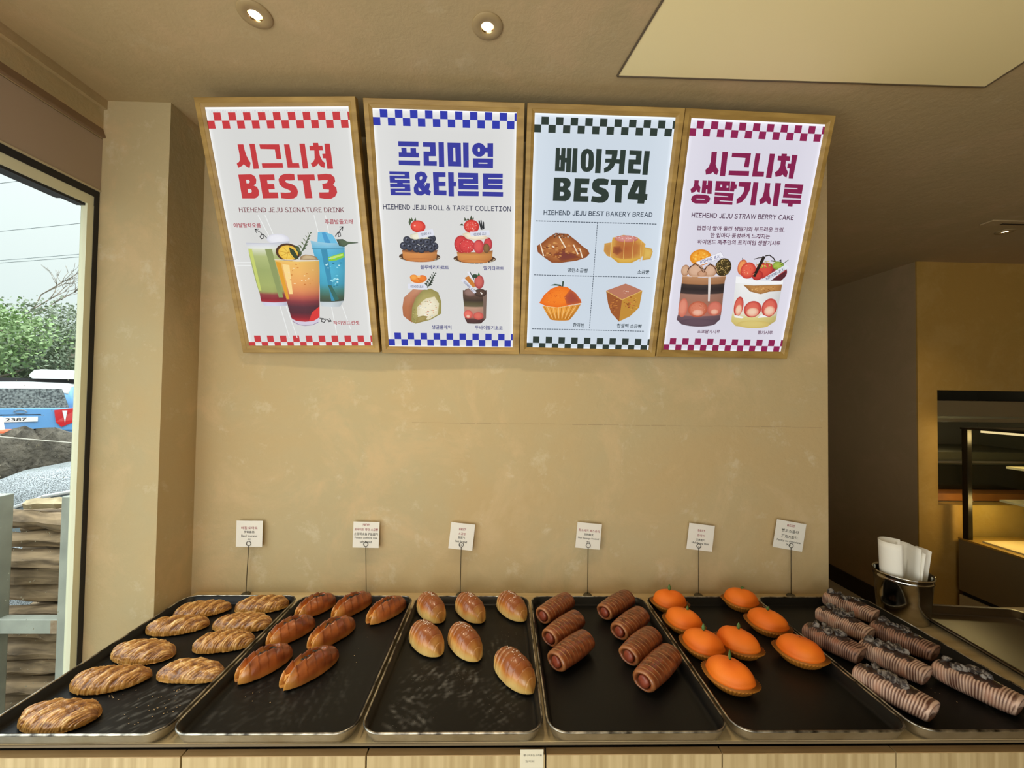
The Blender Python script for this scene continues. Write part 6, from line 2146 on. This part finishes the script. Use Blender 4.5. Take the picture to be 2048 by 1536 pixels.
# ------------------------------------------------------------------ kitchen seen through the hatch
hf = MB()
hd_ = empty('range_hood', (3.72, 1.60, 1.46))
tag(hd_, 'grey stainless steel hood behind the kitchen hatch', 'hood')
MB().prism([(-0.20, 0.0), (0.30, 0.0), (0.30, 0.165), (-0.20, 0.165)], -0.60, 0.62, 'x').build('hood_shell', M_BRUSH, hd_, bevel=0.004)
MB().box(-0.60, 0.62, -0.205, -0.200, 0.028, 0.045).build('front_lip', mat('pale_lip', hx('8A8A78'), 0.4, 0.4), hd_)
ov = empty('oven', (3.72, 1.72, 0.622))
tag(ov, 'steel oven with a dark glass door behind the kitchen hatch', 'oven')
MB().box(-0.60, 0.62, -0.22, 0.30, 0.0, 0.60).build('oven_body', mat('aged_steel', hx('77735A'), 0.4, 0.6), ov, bevel=0.004)
MB().box(-0.42, 0.40, -0.232, -0.221, 0.20, 0.50).build('door_glass', mat('smoked_glass', hx('1E1C12'), 0.15), ov, bevel=0.003)
MB().box(-0.44, 0.42, -0.25, -0.236, 0.515, 0.535).build('door_handle', M_STEEL, ov, bevel=0.003)
wb = empty('wooden_board', (3.50, 1.42, 0.88))
MB().box(-0.30, 0.55, -0.08, 0.06, 0.0, 0.055).build('board', mat('orange_wood', hx('A8682A'), 0.5, vary=(8, hx('8A5220'), 0.5)), wb, bevel=0.004)
tag(wb, 'orange-brown wooden block low in the kitchen hatch', 'board')
MB().box(-0.30, 0.55, -0.08, 0.06, -0.268, -0.001).build('support', mat('kitchen_panel', (0, 0, 0)), wb)
pt('kitchen_lamp', hd_, (-0.2, -0.05, -0.03), 1.0, (1.0, 0.85, 0.55))
# ------------------------------------------------------------------ outdoors, seen through the window
GZ = -0.30
gd = struct(MB().box(-40, XW - 0.16, -14, 60, GZ - 0.2, GZ).build('ground', mat('wet_gravel', hx('7C7A74'), 0.7, vary=(4, hx('5E5C58'), 0.6), bump=(20, 0.3, 0.01))))
M_RACK = mat('galvanised_steel', hx('A9ADA0'), 0.5, 0.15, vary=(9, hx('8C9086'), 0.5))
M_RUST = mat('weld_rust', hx('7A5C40'), 0.8, vary=(40, hx('A09078'), 0.5))
rk = empty('firewood_rack', (-2.36, 0.52, GZ))
tag(rk, 'grey steel frame of the firewood rack just outside the window', 'rack')
for (x, y) in ((-0.175, 0.0), (0.185, 0.0), (-0.175, 0.62), (0.185, 0.62)):
    w = 0.036 if x < 0 else 0.024
    MB().box(x - w, x + w, y - 0.03, y + 0.03, 0.0, 1.385 if y == 0 else 1.2).build('post', M_RACK, rk, bevel=0.004)
MB().box(-0.139, 0.161, -0.026, 0.024, 0.705, 0.775).build('crossbar', M_RACK, rk, bevel=0.003)
MB().box(-0.139, 0.161, -0.026, 0.024, 0.06, 0.12).build('crossbar', M_RACK, rk, bevel=0.003)
MB().box(-0.2, -0.125, -0.034, -0.0305, 0.70, 0.77).build('rust_patch', M_RUST, rk)
MB().box(0.130, 0.1615, -0.0285, -0.0262, 0.708, 0.772).build('rust_patch', M_RUST, rk)
M_LOG = wood('split_log', hx('9C8464'), hx('54442F'), (4, 26, 26), 0.8)
M_LOGP = wood('pale_split_log', hx('C8B894'), hx('8E7C5C'), (4, 26, 26), 0.8)
rs = np.random.RandomState(8)
def log(x, y, z, L, r, m, label, rz):
    n = 7
    ang = np.sort(rs.rand(n) * 0.5 + np.arange(n)) * 2 * PI / n
    rad = r * (0.72 + 0.35 * rs.rand(n))
    loops = []
    for t in np.linspace(0, 1, 9):
        sc2 = 1 + 0.06 * rs.randn()
        loops.append([(-L / 2 + L * t + 0.01 * rs.randn() * (t in (0, 1)), rad[k] * math.cos(ang[k]) * sc2 + 0.004 * rs.randn(), rad[k] * math.sin(ang[k]) * sc2 * 0.8 + 0.003 * rs.randn()) for k in range(n)])
    o = MB().loft(loops, True, True).build('firewood_log', m)
    o.location = (x, y, z)
    o.rotation_euler = (rs.rand() * 6 if m is M_LOG else 0, 0, rz)
    tag(o, label, 'log', 'split logs in the firewood rack')
z = GZ + 0.05
row = 0
while z < 0.92:
    for y in (0.66, 0.82, 0.98):
        log(-2.40 + 0.03 * rs.randn(), y + 0.01 * rs.randn(), z + 0.01 * rs.rand(), 0.62, 0.058, M_LOG, 'weathered split log stacked behind the steel rack posts', 0.06 * rs.randn())
    z += 0.096
    row += 1
log(-2.50, 0.72, 0.99, 0.20, 0.045, M_LOGP, 'pale split log lying on top of the firewood stack', 0.15)

# ---- dark grey car beside the rack
M_GREY = mat('grey_car_paint', hx('4E5456'), 0.35, 0.2, 0.4, vary=(160, hx('A4AAAE'), 0.10), coat=0.25)
M_CGLASS = mat('car_glass', hx('4E585C'), 0.08, 0.0, 0.6, coat=0.5)
M_CHROME = mat('chrome_trim', (0.8, 0.8, 0.8), 0.15, 1.0)
M_TYRE = mat('tyre_rubber', hx('1C1C1E'), 0.8)
def car(root, L, W, Hh, body_m, roof_m, cabin, belt=0.55, fr=(0.0, 0.0)):
    """body shell from side stations; cabin = list of (x, z) roof-line points; +x is the car's front, local ground z=0"""
    hw = W / 2
    prof = [(-L / 2, 0.50 * Hh, 0.88), (-L / 2 + 0.06, 0.60 * Hh, 0.94), (-L / 4, belt * Hh + 0.04, 1.0), (0, belt * Hh + 0.03, 1.0), (L / 4, belt * Hh + 0.02, 1.0), (L / 2 - 0.35, 0.54 * Hh, 0.95), (L / 2, 0.38 * Hh, 0.80)]
    loops = []
    for (x, zt, k) in prof:
        w = hw * k
        b = 0.18
        loops.append([(x, -w * 0.9, b), (x, -w, b + 0.12), (x, -w, zt * 0.75), (x, -w * 0.95, zt), (x, 0, zt + 0.02), (x, w * 0.95, zt), (x, w, zt * 0.75), (x, w, b + 0.12), (x, w * 0.9, b)])
    MB().loft(loops, True, True).build('body', body_m, root, smooth=False, bevel=0.02)
    lp_ = []
    for (x, zt, k) in cabin:
        w = hw * k
        bz = belt * Hh
        lp_.append([(x, -hw * 0.94, bz), (x, -(w + hw * 0.94) / 2, (bz + zt) / 2 + 0.02), (x, -w, zt - 0.05), (x, -w * 0.8, zt - 0.008), (x, 0, zt + 0.01), (x, w * 0.8, zt - 0.008), (x, w, zt - 0.05), (x, (w + hw * 0.94) / 2, (bz + zt) / 2 + 0.02), (x, hw * 0.94, bz)])
    MB().loft(lp_, True, True).build('cabin', body_m, root, smooth=True)
    if roof_m is not body_m:
        cap = [[(p[0], p[1] * 1.015, p[2] + 0.012) for p in q[2:7]] + [(p[0], p[1] * 0.98, p[2] - 0.02) for p in q[6:1:-1]] for q in lp_[:-1]]
        MB().loft(cap, True, True).build('roof', roof_m, root, smooth=True)
    for sx in (-1, 1):
        for sy in (-1, 1):
            wx = sx * L * 0.31
            wm = MB()
            pr = [(0.08, -0.10), (0.19, -0.10), (0.32, -0.09), (0.33, 0.0), (0.32, 0.09), (0.19, 0.10), (0.08, 0.10)]
            vs, fs = [], []
            for (r, t) in pr:
                for q in range(20):
                    a = 2 * PI * q / 20
                    vs.append((wx + r * math.cos(a), sy * (hw - 0.10) + t, 0.33 + r * math.sin(a)))
            for a in range(len(pr) - 1):
                for q in range(20):
                    fs.append((a * 20 + q, a * 20 + (q + 1) % 20, (a + 1) * 20 + (q + 1) % 20, (a + 1) * 20 + q))
            wm.add(vs, fs).build('wheel', M_TYRE, root, smooth=True)
gc = empty('grey_car', (-3.10, 2.42, GZ - 0.09))
tag(gc, 'dark grey car with raindrops on its roof, parked right outside the window', 'car')
car(gc, 4.2, 1.76, 1.40, M_GREY, M_GREY, [(-1.75, 0.86, 0.86), (-1.45, 1.10, 0.80), (-0.9, 1.33, 0.76), (-0.2, 1.41, 0.75), (0.5, 1.39, 0.75), (0.9, 1.25, 0.76), (1.5, 0.84, 0.84)])
# side glass with a bright arc of trim
sg = [(-1.05, 0.86), (-0.82, 1.03), (-0.50, 1.16), (-0.10, 1.235), (0.35, 1.24), (0.70, 1.16), (1.22, 0.88)]
def side(xz):
    t = (xz[1] - 0.77) / (1.36 - 0.77)
    return (xz[0], -(0.835 * (1 - t) + 0.665 * t) - 0.012, xz[1])
MB().add([side(p) for p in sg], [tuple(range(len(sg)))]).build('side_window', M_CGLASS, gc)
MB().tube([tuple(np.array(side(p)) + np.array((0, -0.006, 0.0))) for p in sg], 0.016, 8).build('window_trim', M_CHROME, gc, smooth=True)
MB().tube([(-1.40, -0.30, 1.145), (-0.95, -0.38, 1.312), (-0.75, -0.55, 1.318)], 0.005, 6).tube([(-1.3, -0.05, 1.20), (-0.8, -0.1, 1.365)], 0.005, 6).build('panel_seam', M_TYRE, gc)

# ---- low lava-stone wall
M_ROCK = mat('lava_rock', hx('3A362F'), 0.9, vary=(5, hx('7A7264'), 0.45), bump=(14, 1.0, 0.09))
rw = MB()
nx, nzz = 90, 26
dirx = Vector((math.cos(0.72), math.sin(0.72), 0))
vs = []
for a in range(nx):
    for c in range(nzz):
        s = (a / (nx - 1) - 0.5) * 9
        th = PI * c / (nzz - 1)
        j = 0.10 * math.sin(s * 7.1 + c * 0.9) * math.sin(c * 1.3 + s * 3.7) + 0.06 * math.sin(s * 17 + c * 2.1)
        px, pz = (0.55 + j) * math.cos(th), (1.20 + 0.10 * math.sin(s * 2.3) + 1.3 * j) * math.sin(th) ** 0.6
        vs.append((s * 0.75 - px * 0.66, s * 0.66 + px * 0.75, pz))
fs = [(a * nzz + c, (a + 1) * nzz + c, (a + 1) * nzz + c + 1, a * nzz + c + 1) for a in range(nx - 1) for c in range(nzz - 1)]
ro_ = rw.add(vs, fs).build('stone_wall', M_ROCK, smooth=True)
ro_.location = (-6.9, 4.45, GZ)
tag(ro_, 'low rugged dark lava-stone wall between the grey car and the blue car', 'stone wall')
tag(MB().tube([(-8.6, 3.6, 1.06), (-7.6, 3.72, 1.06), (-6.6, 3.75, 0.99), (-5.6, 3.9, 0.88)], 0.008, 6).build('cable', mat('pale_cable', hx('B0AA9C'), 0.6)), 'pale cable sagging along the lava-stone wall', 'cable')

# ---- blue car, rear towards us
M_BLUE = mat('sky_blue_paint', hx('6AA4DC'), 0.3, 0.1, 0.5, coat=0.5)
M_WHITE = mat('white_paint', hx('E8EAEA'), 0.35, coat=0.4)
M_REDL = mat('tail_lamp_red', hx('C8202A'), 0.25, coat=0.6)
M_DGLASS = mat('rear_glass', hx('3A4044'), 0.1, vary=(24, hx('8A9292'), 0.25), coat=0.4)
BZ = 0.17
struct(MB().box(-18, -8.6, 5.5, 18, GZ, BZ).build('ground_terrace', mat('wet_gravel', (0, 0, 0))))
bc = empty('blue_car', (-11.95, 9.05, BZ))
bc.rotation_euler = (0, 0, math.radians(130))
tag(bc, 'sky-blue car with white roof and roof box, seen from behind', 'car')
car(bc, 3.9, 1.78, 1.52, M_BLUE, M_WHITE, [(-1.93, 1.35, 0.78), (-1.80, 1.50, 0.80), (-1.0, 1.56, 0.80), (0.2, 1.55, 0.80), (0.7, 1.40, 0.80), (1.25, 0.88, 0.86)])
def rear(y, z):
    t = (z - 0.80) / 0.70
    return (-1.955 - 0.02 + 0.045 * max(0.0, t), y, z)
MB().add([rear(-0.72, 0.99), rear(0.72, 0.99), rear(0.60, 1.42), rear(-0.60, 1.42)], [(0, 1, 2, 3)]).build('rear_window', M_DGLASS, bc)
MB().box(-1.99, -1.93, -0.84, 0.84, 0.45, 0.985).build('tailgate', M_BLUE, bc, bevel=0.03)
for s in (-1, 1):
    b = MB()
    pts = [(-2.02, s * 0.50, 0.93), (-2.02, s * 0.53, 0.66), (-2.015, s * 0.62, 0.54), (-1.998, s * 0.90, 0.70), (-1.80, s * 0.955, 0.90), (-1.985, s * 0.90, 0.99)]
    n = len(pts)
    b.add(pts + [(p[0] + 0.05, p[1], p[2]) for p in pts], [tuple(range(n)), tuple(range(2 * n - 1, n - 1, -1))] + [(q, (q + 1) % n, n + (q + 1) % n, n + q) for q in range(n)])
    lamp = b.build('tail_lamp', M_REDL, bc)
    MB().add([(-2.028, s * 0.625, 0.92), (-2.028, s * 0.705, 0.92), (-2.028, s * 0.675, 0.64)], [(0, 1, 2)]).build('clear_lens', M_WHITE, lamp)
pl = MB().box(-2.012, -1.995, -0.26, 0.26, 0.68, 0.79).build('license_plate', M_WHITE, bc)
tv, tf, _ = text_mesh('2387', 0.02)
mesh_obj('plate_number', [(-2.0125, 0.05 - (u - 0.5) * 0.30, 0.735 + (t - 0.5) * 0.07) for u, t in tv], tf, M_INK, pl)
MB().box(-2.0, -1.97, -0.30, 0.30, 0.83, 0.845).build('trim_line', M_TYRE, bc)
MB().tube([(-2.0, 0.09 * math.cos(a), 0.905 + 0.04 * math.sin(a)) for a in np.linspace(0, 2 * PI, 24, endpoint=False)], 0.008, 6, closed=True).build('emblem', M_CHROME, bc)
MB().add([(x, -(0.86 - 0.19 * (z - 0.84) / 0.61) - 0.02, z) for x, z in ((-1.50, 1.40), (-0.60, 1.44), (-0.55, 0.98), (-1.15, 0.98), (-1.42, 1.12))], [(0, 1, 2, 3, 4)]).build('side_window', M_DGLASS, bc)
MB().loft([rrect(-1.15 + i_, 0.85 - i_, -0.85 + i_, 0.05 - i_, 0.15, zz, 6) for i_, zz in ((0.04, 1.66), (0.0, 1.70), (0.0, 1.76), (0.06, 1.86), (0.14, 1.885))], True, True).build('roof_box', M_WHITE, bc, smooth=True)
MB().box(-0.95, -0.91, -0.7, 0.7, 1.56, 1.665).box(0.10, 0.14, -0.7, 0.7, 1.56, 1.665).build('roof_rail', M_TYRE, bc)
# ---- cone by the blue car
cn = empty('traffic_cone', (-10.45, 7.0, BZ + 0.2))
tag(cn, 'cream traffic cone on an orange base in front of the blue car', 'cone')
MB().lathe([(0.10, 0.05), (0.03, 0.62), (0.0001, 0.63)], n=20).build('cone', mat('cone_cream', hx('EFE6C8'), 0.5), cn, smooth=True)
MB().box(-0.28, 0.16, -0.16, 0.16, 0.0, 0.36).build('base', mat('cone_orange', hx('E87048'), 0.5), cn, bevel=0.04)

# ---- trees
M_BARK = mat('bark', hx('6A5E50'), 0.9, vary=(12, hx('8A8070'), 0.6))
LEAVES = [mat('leaves_bright', hx('6A8A4A'), 0.6, vary=(3, hx('9CB080'), 0.6)), mat('leaves_grey', hx('75806A'), 0.6, vary=(3, hx('9AA48E'), 0.6)), mat('leaves_dark', hx('5C6A4E'), 0.6, vary=(3, hx('84917A'), 0.6))]  # leaf colours greyed and lightened to carry rainy haze
def tree(x, y, h, crown, m, label, seed, n=9000, ls=0.062):
    r = np.random.RandomState(seed)
    t = empty('tree', (x, y, GZ))
    tag(t, label, 'tree', 'trees behind the parked cars')
    path = [(0.25 * math.sin(k * 0.9 + seed) * k / 5, 0.2 * math.cos(k * 1.3) * k / 5, h * 0.8 * k / 5) for k in range(6)]
    b = MB().tube(path, [0.16 - 0.022 * k for k in range(6)], 8)
    for k in range(7):
        a = r.rand() * 6.28
        z0 = h * (0.3 + 0.45 * r.rand())
        rr = crown * (0.6 + 0.4 * r.rand())
        b.tube([(0, 0, z0), (rr * 0.5 * math.cos(a), rr * 0.5 * math.sin(a), z0 + 0.4), (rr * math.cos(a + 0.2), rr * math.sin(a + 0.2), z0 + 0.9)], [0.06, 0.04, 0.012], 6)
    b.build('trunk', M_BARK, t, smooth=True)
    f = MB()
    cl = [(crown * 0.85 * math.sqrt(r.rand()) * math.cos(q), crown * 0.85 * math.sqrt(r.rand()) * math.sin(q), h * (0.30 + 0.62 * r.rand())) for q in r.rand(26) * 6.28]
    vs, fs = [], []
    for k in range(n):
        c = cl[k % len(cl)]
        d = r.randn(3) * np.array((0.42, 0.42, 0.22)) * crown / 2.2
        p = np.array(c) + d
        u_ = r.randn(3); u_ /= np.linalg.norm(u_)
        w_ = np.cross(u_, r.randn(3)); w_ /= np.linalg.norm(w_)
        s = ls * (0.6 + 0.8 * r.rand())
        i0 = len(vs)
        vs += [p + u_ * s, p + w_ * s * 0.6, p - u_ * s, p - w_ * s * 0.6]
        fs.append((i0, i0 + 1, i0 + 2, i0 + 3))
    mesh_obj('foliage', vs, fs, m, t)
tree(-16.2, 10.4, 4.6, 2.0, LEAVES[0], 'bright green bushy tree left of the blue car', 1)
tree(-19.0, 14.6, 5.4, 2.4, LEAVES[1], 'tall grey-green tree behind the roof box of the blue car', 2, 11000)
tree(-15.6, 12.9, 4.2, 1.8, LEAVES[2], 'darker green tree just behind the blue car', 3)
tree(-22.0, 13.4, 5.8, 2.4, LEAVES[0], 'bright green tree at the left edge of the window view', 4)
tree(-19.5, 17.8, 5.0, 2.2, LEAVES[2], 'dull green tree furthest right, against the window frame', 5)
# bare branching tree
bt = MB()
rb = random.Random(12)
def grow(p, d, L, r, depth):
    q = p + d * L
    mid = p + d * L * 0.5 + Vector((rb.uniform(-1, 1), rb.uniform(-1, 1), rb.uniform(-1, 1))) * L * 0.08
    bt.tube([p, mid, q], [r, r * 0.85, r * 0.7], 5)
    if depth:
        for k in range(3 if depth > 1 else 2):
            nd = (d + Vector((rb.uniform(-0.75, 0.75), rb.uniform(-0.75, 0.75), rb.uniform(-0.1, 0.5)))).normalized()
            grow(q, nd, L * 0.68, r * 0.6, depth - 1)
grow(Vector((0, 0, 0)), Vector((-0.12, 0, 1)), 3.4, 0.10, 5)
bo = bt.build('bare_tree', M_BARK, smooth=True)
bo.location = (-25.0, 18.2, GZ)
tag(bo, 'leafless tree with thin grey branches rising above the green trees', 'tree')
# overhead cables
M_WIRE = mat('wire_black', hx('8A9296'), 0.6)
def wire(z, label, sag=0.10, r=0.011):
    pts = []
    for k in range(13):
        t = k / 12
        pts.append((-17.6 + 4.05 * (-1.5 + 4 * t), 12.4 - 0.95 * (-1.5 + 4 * t), z - sag * 4 * t * (1 - t) + sag))
    tag(MB().tube(pts, r, 5).build('power_cable', M_WIRE), label, 'cable', 'overhead power cables')
wire(9.47, 'uppermost of the thin power cables crossing the sky')
wire(9.00, 'second thin power cable from the top, close below the first')
wire(8.56, 'third thin power cable from the top')
wire(6.90, 'lone thin power cable in the middle of the sky')
wire(5.90, 'upper of the two lowest power cables, just above the bare tree')
wire(5.81, 'lowest power cable, hugging the one above it')
